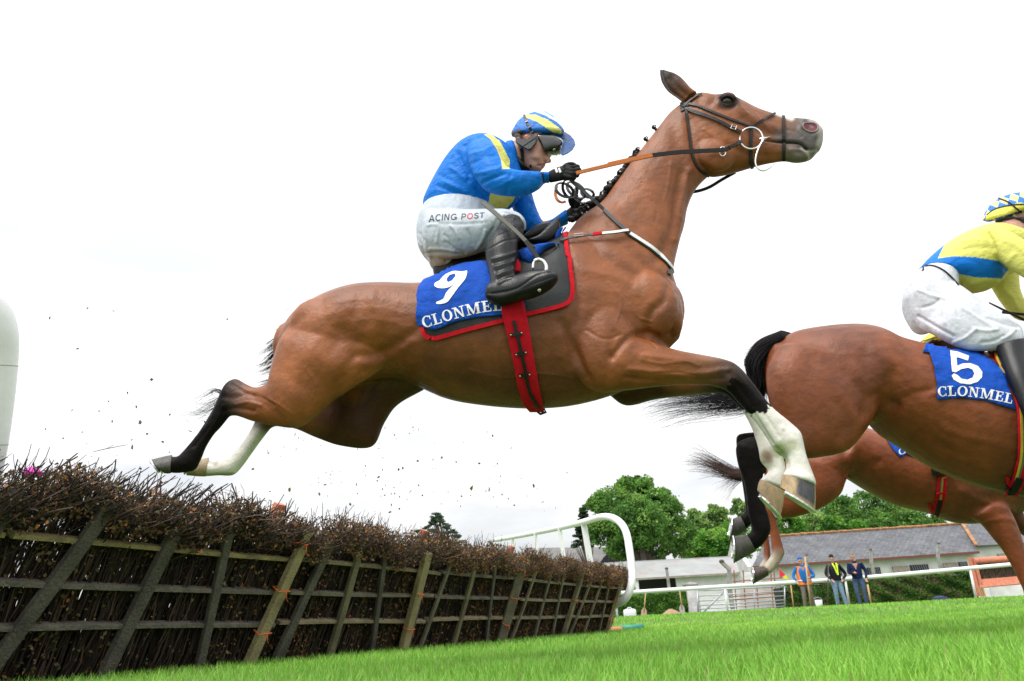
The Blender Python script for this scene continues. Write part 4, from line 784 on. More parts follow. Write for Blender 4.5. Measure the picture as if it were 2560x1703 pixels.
def barn():
    root = empty('old_barn', (-3, 80, -.3), 'old barn with plain grey roof showing between the white wing and the big tree', 'building')
    y = 78.0; yr = 84
    eL, eR = atY(d2(1500, 640), y), atY(d2(1985, 640), y); rL, rR = atY(d2(1520, 546), yr), atY(d2(2042, 540), yr)
    roofslab('roof', [eL, eR, rR, rL], mat('grey_sheet_roof', (.16, .155, .15), .8, nscale=.6, namt=.15), root)
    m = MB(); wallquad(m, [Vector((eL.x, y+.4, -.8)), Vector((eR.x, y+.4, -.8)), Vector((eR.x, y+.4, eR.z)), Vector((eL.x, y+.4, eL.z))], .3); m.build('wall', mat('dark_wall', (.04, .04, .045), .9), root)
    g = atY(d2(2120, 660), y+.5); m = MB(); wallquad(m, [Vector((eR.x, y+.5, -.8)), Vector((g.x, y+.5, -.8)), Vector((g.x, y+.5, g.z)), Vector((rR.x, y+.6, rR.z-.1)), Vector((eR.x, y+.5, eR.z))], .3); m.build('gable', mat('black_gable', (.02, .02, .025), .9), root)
barn()
# ---------------------------------------------------------------- trees
def crown_mesh(name, lobes, n, size, pal, seed, hole=.25):
    rg = np.random.default_rng(seed); ext = []
    for l in lobes:
        ext.append(l); q = l[4] if len(l) > 4 else .9
        for _ in range(7):
            u_ = rg.normal(size=3); u_ /= np.linalg.norm(u_); u_[2] = abs(u_[2])*.9-.15; rr_ = l[3]*rg.uniform(.28, .5); d_ = l[3]*rg.uniform(.7, .98); ext.append((l[0]+u_[0]*d_, l[1]+u_[1]*d_, l[2]+u_[2]*d_*q, rr_, q))
    lobes = ext; Ls = np.array([l[3] for l in lobes])**2; pr = Ls/Ls.sum(); k = rg.choice(len(lobes), n, p=pr); c = np.array([l[:3] for l in lobes])[k]; r = np.array([l[3] for l in lobes])[k]; sq = np.array([l[4] if len(l) > 4 else .9 for l in lobes])[k]
    u = rg.normal(size=(n, 3)); u /= np.linalg.norm(u, axis=1, keepdims=True)
    rough = 1+.16*np.sin(u[:, 0]*7+k*1.7)*np.sin(u[:, 2]*8+k)+.10*np.sin(u[:, 1]*13+u[:, 2]*11+k*2.2)
    rad = r*rough*(1-.42*rg.random(n)**1.6); P = c+u*rad[:, None]; P[:, 2] = c[:, 2]+u[:, 2]*rad*sq
    P += rg.normal(0, 1, (n, 3))*(r*.03)[:, None]
    g = np.floor(P/(size*5)); h = np.abs(np.sin(g@np.array([12.9, 78.2, 37.7]))*43758.5) % 1; keep = h > hole*.6; P = P[keep]; h = h[keep]; k = k[keep]
    pal = np.array(pal); ci = (h*len(pal)).astype(int) % len(pal); cols = pal[ci]*rg.uniform(.75, 1.25, len(P))[:, None]
    lt = np.array([rg.uniform(.85, 1.2) for _ in lobes])[k]; cols = cols*lt[:, None]
    return leafmesh(name, P, rg.uniform(.6, 1.5, len(P))*size, np.clip(cols, 0, 1), rg, .8)
def tree(name, lobes, n, size, pal, seed, label, trunk=None, cat_='tree', group=None, r=.3, z0=0):
    x = np.mean([l[0] for l in lobes]); y = np.mean([l[1] for l in lobes]); root = empty(name, (x, y, z0), label, cat_, group); rg = random.Random(seed)
    big = max(lobes, key=lambda l: l[3]); top = Vector(big[:3]); m = MB(); base = Vector((big[0]+rg.uniform(-.2, .2), big[1], z0-.5)); m.tube([base, base.lerp(top, .4)+Vector((rg.uniform(-.2, .2), 0, 0)), base.lerp(top, .75)], [r, r*.75, r*.5], 8)
    for l in lobes: 
        s = base.lerp(top, .55); e = Vector(l[:3]); m.tube([s, s.lerp(e, .5)+Vector((0, 0, .1*l[3])), e], [r*.4, r*.25, r*.08], 6)
    m.build('trunk', M['bark'], root, smooth=True); link('crown', crown_mesh('crown', lobes, n, size, pal, seed), M['leafg'], root, smooth=False); return root
def LB(p, Y, rpx, sq=.9, dy=0): q = atY(p, Y); return (q.x, q.y+dy, q.z, rpx*Y/ (FPX*1.07), sq)
G1 = [(.07, .18, .035), (.10, .23, .045), (.15, .31, .06), (.09, .20, .04), (.19, .34, .07)]
G2 = [(.17, .29, .07), (.22, .36, .10), (.28, .42, .13), (.13, .24, .06)]
G3 = [(.09, .26, .03), (.13, .32, .04), (.17, .38, .05), (.07, .20, .03), (.22, .40, .07)]
GC = [(.022, .045, .022), (.03, .06, .03), (.045, .07, .04)]
def dd(x, y, Y, r, sq=.9, dy=0): return LB(d3(x, y), Y, r/3.4846, sq, dy)
bt = [dd(500, 300, 70, 150), dd(400, 220, 70, 95), dd(560, 210, 70, 85), dd(300, 400, 69, 190), dd(170, 370, 70, 95), dd(640, 420, 69, 200), dd(780, 430, 70, 120), dd(820, 620, 69, 160), dd(500, 560, 67, 250, .9, -1), dd(230, 620, 69, 160), dd(650, 720, 68, 190, .8), dd(380, 760, 68, 160, .7), dd(700, 300, 70, 80), dd(880, 760, 69, 110), dd(500, 175, 70, 50), dd(95, 400, 70, 50)]
tree('broadleaf_tree', bt, 90000, .20, G1, 5, 'big rounded dark green broadleaf tree behind the curved white wing', r=.45)
rgc = random.Random(3)
ced = [dd(40-rgc.uniform(-1, 1)*(20+.20*(y_-400)), y_, 72, rgc.uniform(18, 34)+.04*(y_-400), .35) for y_ in [400+13*k for k in range(28)] for _ in (0, 1)]
tree('conifer', ced, 12000, .16, GC+[(.06, .12, .04), (.08, .13, .06)], 6, 'dark ragged conifer just left of the big broadleaf tree', r=.25)
def d2b(x, y, Y, r, sq=.4): return LB(d2(x, y), Y, r/2.481, sq)
cedl = [d2b(975+rgc.uniform(-1, 1)*(14+1.0*(y_-335)), y_, 95, rgc.uniform(14, 26), .28) for y_ in [335+9*k for k in range(22)] for _ in range(3)]
tree('cedar_tree', cedl, 12000, .2, [(.08, .13, .09), (.11, .17, .11), (.15, .20, .14)], 7, 'flat topped dark cedar rising over the middle of the brush hurdles', r=.3)
# lighter trees to the right of the big one
k = 0
for cx, cy, Y, r, lb in ((1000, 520, 88, 95, 'pale open tree immediately right of the big broadleaf tree'), (1180, 480, 90, 100, 'tall pale green tree between the big broadleaf tree and the black hind legs'), (1390, 430, 92, 90, 'pale treetop showing just left of the black hind legs')):
    tree('pale_tree', [dd(cx, cy, Y, r*.8), dd(cx-60, cy+90, Y, r*.8), dd(cx+60, cy+80, Y, r*.8), dd(cx, cy+200, Y, r*1.2), dd(cx-20, cy-60, Y, r*.45), dd(cx+50, cy-30, Y, r*.5), dd(cx, cy+330, Y, r*1.3)], 7000, .3, G2, 30+k, lb, group='pale trees behind the tin roofed shed', r=.25); k += 1
# bushes under
for cx, cy, Y, r, lb in ((1080, 720, 80, 130, 'bright green bush behind the tin roof right of the big tree'), (1250, 700, 82, 150, 'broad bright bush in front of the pale trees')):
    tree('bush', [dd(cx, cy, Y, r), dd(cx-90, cy+60, Y, r*.8), dd(cx+90, cy+50, Y, r*.8), dd(cx, cy+110, Y, r)], 8000, .26, G3, 40+k, lb, 'bush', 'bushes behind the tin roofed shed', r=.12); k += 1
# wooded rise behind the stable
def d4b(x, y, Y, r, sq=.8): return LB(d4(x, y), Y, r/3.1167, sq)
names = ['bright rounded tree directly behind the left end of the slate roof', 'olive bush like tree above the left part of the ridge tiles', 'mid green tree above the first third of the slate ridge', 'dense tree filling the gap below the belly of the rearmost horse', 'tall dark tree at the crest of the wooded rise', 'dark green tree under the girth of the rearmost horse', 'shadowed tree above the middle of the ridge', 'deep green tree over the right half of the ridge', 'small bright tree low against the ridge tiles', 'rounded tree in the dip left of the crest', 'dark shrub like tree close to the horse belly', 'hindmost tree of the rise partly hidden by the horse', 'tree filling the gap left of the hanging hooves', 'light green tree behind the hoof of the leading near foreleg']
sp = [(230, 350, 100, 110), (420, 330, 104, 120), (560, 360, 98, 100), (640, 230, 112, 130), (820, 190, 118, 120), (1010, 270, 116, 130), (900, 340, 108, 120), (1180, 330, 114, 130), (760, 370, 98, 70), (500, 220, 120, 110), (1100, 240, 125, 110), (1330, 330, 120, 110), (60, 400, 102, 120), (160, 280, 112, 110)]
for j, (x, y, Y, r) in enumerate(sp):
    pal = (G3, G2, G3, G1, G1, G1, G1, G1, G3, G3, G1, G1, G3, G2)[j]
    tree('hillside_tree', [d4b(x, y, Y, r), d4b(x-r*.6, y+r*.4, Y, r*.75), d4b(x+r*.6, y+r*.35, Y, r*.75), d4b(x, y+r*.9, Y, r*1.05), d4b(x-r*.2, y-r*.5, Y, r*.5), d4b(x+r*.4, y-r*.3, Y, r*.5)], 5200, .30, pal, 60+j, names[j], group='trees of the wooded rise behind the stable', r=.3)
# far hill, blue with distance
def hills():
    n = 60; V = []; Y = 2600
    for i in range(n+1):
        x = -900+i*3600/n-600; t = (x+300)/900
        h = 38+26*math.exp(-((x+150)/320)**2)+14*math.sin(x*.004)+5*math.sin(x*.021)+34*math.exp(-((x-1400)/600)**2)
        V += [(x, Y, -20), (x, Y+200, h*1.55+4*mnoise.noise(Vector((x*.01, 0, 0)))), (x, Y+900, h*1.2)]
    Fc = [(3*i+j, 3*i+3+j, 3*i+4+j, 3*i+1+j) for i in range(n) for j in range(2)]
    m = mat('hill_fields', (.05, .12, .05), .9, nscale=.01, namt=.35); tag(link('hills', meshd('hills', V, Fc), m), kind='structure')
hills()
# ---------------------------------------------------------------- hedges
def hedge(pts, Y, depth, n, label, seed, pal, size=.07):
    """pts: (top px, bottom px) left to right"""
    root = empty('hedge', atY(pts[0][1], Y), label, 'hedge', 'clipped hedges behind the running rail'); rg = np.random.default_rng(seed); core = MB()
    T = [atY(a, Y) for a, b in pts]; G = [gzf(0, Y)-.15 for _ in pts]
    for i in range(len(T)-1):
        a, b = T[i], T[i+1]; core.add([(a.x, Y+.12, G[i]), (b.x, Y+.12, G[i+1]), (b.x, Y+.12, b.z-.1), (a.x, Y+.12, a.z-.1), (a.x, Y+depth, G[i]), (b.x, Y+depth, G[i+1]), (b.x, Y+depth, b.z-.1), (a.x, Y+depth, a.z-.1)], [(0, 1, 2, 3), (7, 6, 5, 4), (3, 2, 6, 7), (0, 3, 7, 4), (1, 5, 6, 2)])
    core.build('dark_core', mat('hedge_inside', (.025, .03, .015), .9), root, fix=True)  # solid dark box filling the hedge behind the leaves
    x = rg.uniform(T[0].x, T[-1].x, n); xs = np.array([t.x for t in T]); zs = np.array([t.z for t in T]); top = np.interp(x, xs, zs)+.04*np.sin(x*5)+.03*np.sin(x*13); g = G[0]
    isT = rg.random(n) < .25; z = np.where(isT, top+rg.normal(0, .03, n), g+(top-g)*rg.random(n)); y = np.where(isT, Y+rg.uniform(0, depth, n), Y+.05+.09*np.sin(x*4+z*3)*np.cos(z*7+x)+rg.normal(0, .03, n))
    h = np.sin(x*3.3+np.sin(z*5))*np.sin(z*6+x*2.1)*.5+.5; pal = np.array(pal); c = pal[(h*len(pal)*.999).astype(int)]*rg.uniform(.7, 1.3, n)[:, None]
    link('leaves', leafmesh('leaves', np.stack([x, y, z], 1), rg.uniform(.6, 1.4, n)*size, np.clip(c, 0, 1), rg), M['leafg'], root, smooth=False)
HG = [(.07, .18, .025), (.11, .26, .035), (.15, .32, .05), (.08, .20, .03)]; HG2 = [(.06, .15, .025), (.09, .20, .035), (.13, .25, .045), (.22, .18, .10), (.08, .17, .03)]
hedge([(d3(130, 1195), d3(130, 1400)), (d3(380, 1180), d3(380, 1395)), (d3(640, 1165), d3(640, 1385)), (d3(925, 1145), d3(925, 1375))], 33.5, 1.1, 20000, 'leafy bright green hedge left of the metal gate', 11, HG)
hedge([(d4(160, 820), d4(160, 1010)), (d4(420, 800), d4(420, 1000)), (d4(860, 775), d4(860, 990)), (d4(1250, 745), d4(1250, 940)), (d4(1660, 712), d4(1660, 920))], 33.5, 1.1, 34000, 'long trimmed hedge with bare brown patches behind the three standing men', 12, HG2)
# ---------------------------------------------------------------- running rail
def running_rail():
    root = empty('running_rail', atY(d3(1262, 1365), 29.5), 'white plastic running rail on thin posts along the far side of the track', 'running rail')
    T = [(F(1300, 1378), F(1300, 1441)), (F(1416, 1366), F(1416, 1432)), (F(1668, 1350), F(1668, 1418)), (F(1945, 1333), F(1945, 1403)), (F(2232, 1308), F(2232, 1384)), (F(2500, 1284), F(2500, 1372))]
    Ys = [31.0, 30.4, 29.8, 29.2, 28.3, 27.2]; P = [atY(a, y) for (a, b), y in zip(T, Ys)]
    Q = cat([tuple(p) for p in P], 8); m = MB(); m.tube(Q, .075, 12); m.build('top_rail', M['white_pvc'], root, smooth=True)
    for i in (1, 2, 3, 4, 5):
        m = MB(); p = P[i]; g = gzf(p.x, p.y); m.tube([(p.x, p.y, p.z-.05), (p.x+.01, p.y+.14, g-.05)], .045, 8); m.build('post', M['white_pvc'], root, smooth=True)
running_rail()
# ---------------------------------------------------------------- gate and pillar
def gate():
    Y = 33.2; root = empty('farm_gate', atY(d3(1030, 1362), Y), 'galvanised seven bar farm gate between the white pillar and the hedge', 'gate')
    a, b = atY(d3(1022, 1138), Y), atY(d3(1782, 1100), Y); a2, b2 = atY(d3(1030, 1360), Y), atY(d3(1785, 1300), Y)
    for (u, v, nm, r_) in ((a, a2, 'hanging_stile', .035), (b, b2, 'closing_stile', .03), (a.lerp(b, .65), a2.lerp(b2, .65), 'upright_bar', .02), (a.lerp(b, .33), a2.lerp(b2, .02), 'brace', .035)):
        m = MB(); m.tube([u, v], r_, 8); m.build(nm, M['galv'], root, smooth=True)
    for t in (0, .22, .42, .60, .74, .87, 1.0):
        m = MB(); m.tube([a.lerp(a2, t), b.lerp(b2, t)], .024 if t not in (0, 1.0) else .03, 8); m.build('bar', M['galv'], root, smooth=True)
    pr = empty('gate_pillar', atY(d3(970, 1360), Y+.1), 'square white gate pillar with a grey pyramid cap', 'gate pillar'); p0, p1 = atY(d3(922, 1095), Y+.2), atY(d3(1022, 1095), Y+.2); g = gzf(0, Y)-.2
    m = MB(); m.box(((p0.x+p1.x)/2, Y+.4, (g+p0.z)/2), (p1.x-p0.x, .55, p0.z-g)); m.build('shaft', mat('peeling_whitewash', (.60, .58, .58), .9, nscale=4, namt=.22, bump=.4, bscale=20), pr)
    m = MB(); cx = (p0.x+p1.x)/2; w_ = (p1.x-p0.x)*.62; z = p0.z+.003; V = [(cx-w_, Y+.4-w_, z), (cx+w_, Y+.4-w_, z), (cx+w_, Y+.4+w_, z), (cx-w_, Y+.4+w_, z)]; V += [(x, y, z+.05) for x, y, _ in V]+[(cx, Y+.4, z+.16)]
    m.add(V, [(3, 2, 1, 0), (0, 1, 5, 4), (1, 2, 6, 5), (2, 3, 7, 6), (3, 0, 4, 7), (4, 5, 8), (5, 6, 8), (6, 7, 8), (7, 4, 8)]); m.build('cap', M['concrete'], pr)
gate()
def concrete_posts():
    for (a, b, Y, bend, lb) in ((d3(755, 950), d3(780, 1150), 40, 0, 'concrete post standing before the dark shed bay'), (d3(1262, 888), d3(1335, 1330), 36, 1, 'thick crooked concrete post behind the gate'), (d4(862, 548), d4(890, 745), 40, 0, 'weathered post right of the man in the quilted jacket'), (d4(1393, 500), d4(1410, 690), 40, 0, 'weathered post in front of the white stable wall, right one'), (d4(365, 590), d4(378, 790), 40, 0, 'weathered post just behind the man in the orange vest'), (d3(1975, 830), d3(1985, 900), 45, 0, 'short post top poking above the eave by the orange vest')):
        if Y == 45: continue
        T = atY(a, Y); B = atY(b, Y); r = empty('fence_post', (B.x, Y, 0), lb, 'post', 'old concrete and timber posts near the buildings'); m = MB(); w_ = .16 if Y == 40 else .22
        pts = [Vector((B.x, Y, gzf(0, Y)-.4)), Vector((B.x, Y, (T.z+B.z)/2)), T+Vector((.15*bend, 0, -.35*bend)), T-Vector((.15*bend, 0, 0))]; m.tube(pts, [w_*.6, w_*.6, w_*.55, w_*.5], 4); m.build('shaft', M['concrete'], r)
        m = MB(); m.sphere(T+Vector((-.15*bend, 0, .02)), (w_*.6, w_*.5, w_*.45), 8, 6); m.build('post_head', M['bark'], r, smooth=True)
concrete_posts()
def cattle_pen():
    r = empty('cattle_pen', atY(d3(1500, 1300), 42), 'rusty red pipe cattle pen before the white wall behind the gate', 'cattle pen')
    for x in (1340, 1420, 1530, 1660, 1690):
        m = MB(); T = atY(d3(x, 960), 42); B = atY(d3(x+20, 1320), 42); m.tube([T, Vector((B.x, 42, 0))], .035, 6); m.build('post', M['rust'], r)
    for y in (1050, 1180, 1210):
        m = MB(); m.tube([atY(d3(1330, y+10), 42), atY(d3(1780, y-25), 42)], .03, 6); m.build('pipe_rail', M['rust'], r)
    m = MB(); wallquad(m, [atY(d3(1400, 1330), 46), atY(d3(1775, 1310), 46), atY(d3(1740, 1090), 46), atY(d3(1400, 1110), 46)], .3); m.build('block_wall', mat('stained_wall', (.50, .44, .42), .9, nscale=1.2, namt=.3), r)
cattle_pen()
# ---------------------------------------------------------------- small things at the far rail
def gpt(p, Y): q = atY(p, Y); return Vector((q.x, q.y, gzf(q.x, Y)))
def shovel(top, bot, Y, lb, cblade, wide):
    B = atY(bot, Y); T = atY(top, Y); r = empty('shovel', B, lb, 'shovel'); up = (T-B).normalized(); sd = up.cross(Vector((0, 1, 0))).normalized()
    m = MB(); m.tube([B+up*.22, T], .022, 8); m.build('handle', M['ash'], r, smooth=True)
    m = MB(); P = [B-sd*wide+up*.02, B-sd*wide*.8, B+sd*wide*.8, B+sd*wide+up*.02, B+sd*wide*.95+up*.28, B+sd*.04+up*.40, B-sd*.04+up*.40, B-sd*wide*.95+up*.28]; wallquad(m, P, .02); m.build('blade', cblade, r); return r
shovel(d3(572, 1160), d3(553, 1378), 31.5, 'wooden paddle shaped shovel leaning on the hedge beside the white container', mat('pale_wood', (.48, .36, .22), .7), .115)
shovel(d3(868, 1140), d3(895, 1350), 31.8, 'long handled grey shovel stuck by the heap of sand', mat('grey_blade', (.40, .38, .36), .5), .11)
q = gpt(d3(440, 1390), 31.2); r = empty('plastic_container', q, 'white upright plastic container on the road left of the paddle shovel', 'container')
m = MB(); hgt = atY(d3(440, 1297), 31.2).z-q.z; wdt = .32
n = 20
for (z, k) in ((0, .9), (.04, 1), (hgt-.12, 1), (hgt-.04, .95), (hgt, .6)): m.V += [(q.x+wdt*k*math.copysign(abs(math.cos(t))**.5, math.cos(t))*.8, q.y+.14*k*math.copysign(abs(math.sin(t))**.5, math.sin(t)), q.z+z) for t in [2*math.pi*j/n for j in range(n)]]
m.F = [(i*n+j, i*n+(j+1) % n, (i+1)*n+(j+1) % n, (i+1)*n+j) for i in range(4) for j in range(n)]+[tuple(range(n))[::-1], tuple(4*n+j for j in range(n))]
m.build('tub', M['white_pvc'], r, smooth=True); m = MB(); m.tube([(q.x-.08, q.y, q.z+hgt), (q.x-.06, q.y, q.z+hgt+.05), (q.x+.06, q.y, q.z+hgt+.05), (q.x+.08, q.y, q.z+hgt)], .015, 6); m.build('handle', M['white_pvc'], r)
def sandheap():
    q = gpt(d3(800, 1385), 31.0); V = []; n = 28; k = 9; H = atY(d3(800, 1295), 31.0).z-q.z; W = (atY(d3(930, 1370), 31).x-atY(d3(650, 1370), 31).x)/2
    for i in range(k+1):
        t = i/k
        for j in range(n): a = 2*math.pi*j/n; rr = W*t*(1+.10*math.sin(a*3+1)); V.append((q.x+rr*math.cos(a), q.y+rr*.6*math.sin(a), q.z-.03+H*(.5+.5*math.cos(math.pi*t))*(1+.08*math.sin(a*4+t*6))+.02*mnoise.noise(Vector((rr*9, a*4, 0)))))
    Fc = [(i*n+j, i*n+(j+1) % n, (i+1)*n+(j+1) % n, (i+1)*n+j) for i in range(k) for j in range(n)]
    tag(link('sand_heap', meshd('sand_heap', V, Fc), mat('sand', (.42, .28, .17), .95, nscale=12, namt=.25, bump=.8, bscale=30)), 'small heap of brown sand beside the gate pillar', 'sand heap')
sandheap()
def pole():
    a, b = atY(d3(232, 1488), 14.5), atY(d3(555, 1465), 14.5); g = gzf(0, 14.5)+.05; r = empty('marker_pole', (a.x, a.y, g), 'green and orange pole lying in the grass past the last hurdle', 'pole'); a.z = g; b.z = g+.02
    m = MB(); m.tube([a.lerp(b, .35), b], .055, 12); m.build('green_sleeve', mat('green_plastic', (.03, .28, .20), .5), r, smooth=True); m = MB(); m.tube([a, a.lerp(b, .42)-Vector((0, .06, .01))], .045, 12); m.build('orange_tip', M['orange_pad'], r, smooth=True)
pole()
for (p, Y, s, lb) in ((d3(2085, 1290), 29.6, .16, 'small white bucket behind the legs of the man in the orange vest'), ):
    q = gpt(p, Y); r = empty('bucket', q, lb, 'bucket'); m = MB(); m.tube([q, q+Vector((0, 0, s*.1)), q+Vector((0, 0, s*1.9))], [s*.75, s*.8, s], 14); m.build('tub', M['white_pvc'], r, smooth=True); m = MB(); m.tube([q+Vector((s*math.cos(t), 0, s*1.9+s*.6*math.sin(t))) for t in np.linspace(0, math.pi, 8)], .012, 5); m.build('handle', M['galv'], r)
def flag():
    B = gpt(d3(1850, 1300), 29.0); r = empty('signal_flag', B, 'small red and yellow flag held low beside the orange vest', 'flag'); T = atY(d3(1735, 940), 29); E = atY(d3(1820, 1040), 29)
    m = MB(); m.tube([T, E], .012, 6); m.build('flag_stick', M['ash'], r)
    m = MB(); P = [atY(d3(1735, 950), 28.97), atY(d3(1790, 1000), 28.97), atY(d3(1742, 1030), 28.97)]; wallquad(m, P, .01); m.build('red_cloth', mat('red_flag', (.7, .03, .05), .7), r)
    m = MB(); P = [atY(d3(1792, 1000), 28.97), atY(d3(1822, 1045), 28.97), atY(d3(1765, 1032), 28.97)]; wallquad(m, P, .01); m.build('yellow_cloth', mat('yellow_flag', (.75, .8, .03), .7), r)
flag()
def stored_hurdle():
    Y = 31.6; r = empty('orange_hurdle', atY(d4(1740, 910), Y), 'orange framed brush fence section parked by the road at the right edge', 'fence section')
    def P(x, y, dy=0): return atY(d4(x, y), Y+dy)
    for nm, a, b, w_ in (('frame_post', (1632, 605), (1705, 905), .10), ('frame_post', (1665, 610), (1740, 905), .12), ('frame_post', (2040, 590), (2120, 870), .12)):
        m = MB(); m.beam(P(*a), P(*b), w_, .12, up=Vector((0, 1, 0))); m.build(nm, M['orange_pad'] if b[1] < 900 or True else M['ash'], r)
    m = MB(); m.tube([P(1670, 632), P(2100, 605)], .13, 12); m.build('padded_rail', M['orange_pad'], r, smooth=True)
    m = MB(); wallquad(m, [P(1715, 838, -.1), P(2125, 800, -.1), P(2110, 742, .05), P(1702, 775, .05)], .06); m.build('apron_board', M['orange_pad'], r)
    rg = np.random.default_rng(9); n = 1200; a = P(1690, 780, .2); b = P(2110, 745, .2); c = P(2100, 620, .2); d = P(1680, 650, .2); u = rg.random(n); st = np.array([a.lerp(b, t) for t in u]); en = np.array([d.lerp(c, t) for t in u]); tt = np.linspace(0, 1, 4)[None, :, None]
    pth = st[:, None]*(1-tt)+en[:, None]*tt*rg.uniform(.95, 1.05, (n, 1, 1))+ (1-tt)*0; pth = st[:, None]+(en-st)[:, None]*tt*rg.uniform(.9, 1.1, (n, 1, 1))+rg.normal(0, .03, (n, 4, 3))
    o = link('brush_fill', bulktubes('brush_fill', pth, np.full((n, 4), .012), np.array([(.16, .10, .06), (.09, .06, .04), (.05, .035, .03)])[rg.integers(0, 3, n)]), M['brush'], r, smooth=False); o['kind'] = 'stuff'
    for x in (1715, 1730, 1748): m = MB(); m.tube([P(x-18, 830, -.1), Vector((P(x, 908).x, Y-.1, gzf(0, Y)-.05))], .03, 6); m.build('stake', M['ash'], r)
stored_hurdle()
q = gpt(d4(1405, 935), 31.5); m = MB(); m.sphere(q+Vector((0, 0, .12)), (.30, .2, .14), 12, 8); m.sphere(q+Vector((.28, 0, .08)), (.16, .15, .09), 10, 6); me = remesh(m, .03, 2); tag(link('kit_bag', me, mat('navy_bag', (.02, .03, .09), .7, bump=.6, bscale=12)), 'dark blue bag lying on the road below the long hedge', 'bag')
# ================================================================ TACK AND LETTERING HELPERS
from mathutils.geometry import delaunay_2d_cdt
def patch(name, poly, bv, fr, mt, parent, off=.004, thick=.004, holes=(), step=9, w0=.2, smoothpoly=0, wave=0):
    """a piece of cloth, leather or print laid on the surface behind the outline"""
    poly = np.array(poly, float)
    if smoothpoly: poly = cat(poly, smoothpoly, closed=True)
    mn, mxx = poly.min(0), poly.max(0); gx, gy = np.meshgrid(np.arange(mn[0]+step/2, mxx[0], step), np.arange(mn[1]+step/2, mxx[1], step)); G = np.stack([gx.ravel(), gy.ravel()], 1); G = G[inpoly(G, poly)] if len(G) else G
    pts = []; edges = []
    def addloop(P):
        b = len(pts); n0 = 0
        P = [np.array(q, float) for q in P]; res = []
        for a, c in zip(P, P[1:]+P[:1]):
            k = max(1, int(np.linalg.norm(c-a)/step)); res += [a+(c-a)*t/k for t in range(k)]
        for q in res: pts.append(Vector(q))
        n = len(res); edges.extend((b+i, b+(i+1) % n) for i in range(n))
    addloop(poly)
    for h in holes: addloop(h)
    B = np.array([tuple(p) for p in pts])
    for g in G:
        if np.min(np.linalg.norm(B-g, axis=1)) > step*.35: pts.append(Vector(g))
    r = delaunay_2d_cdt(pts, edges, [], 0, 1e-5); V2 = np.array([tuple(v) for v in r[0]]); Fc = [f for f in r[2]]
    cen = np.array([V2[list(f)].mean(0) for f in Fc]); ok = inpoly(cen, poly)
    for h in holes: ok &= ~inpoly(cen, np.array(h, float))
    Fc = [tuple(f) for f, o in zip(Fc, ok) if o]
    V3, N3 = [], []
    for q in V2: p, n = hit(bv, q, fr, w0, off); V3.append(p); N3.append(n)
    if wave: V3 = [p+n*wave*mnoise.noise(p*22) for p, n in zip(V3, N3)]
    # orient faces to the camera
    Fo = []
    for f in Fc:
        a, b, c = (V3[i] for i in f[:3]); nn = (b-a).cross(c-a); Fo.append(f if nn.dot(CPOS-a) > 0 else f[::-1])
    mb = MB(); mb.V = [tuple(p) for p in V3]; mb.F = Fo
    if thick:
        n = len(V3); cnt = {}
        for f in Fo:
            for a, b in zip(f, f[1:]+f[:1]): cnt[(a, b)] = 1
        bd = [(a, b) for (a, b) in cnt if (b, a) not in cnt]; mb.V += [tuple(p-q*thick) for p, q in zip(V3, N3)]
        mb.F = Fo+[(b, a, a+n, b+n) for a, b in bd]
    o = mb.build(name, mt, parent, smooth=True, fix=False); return o
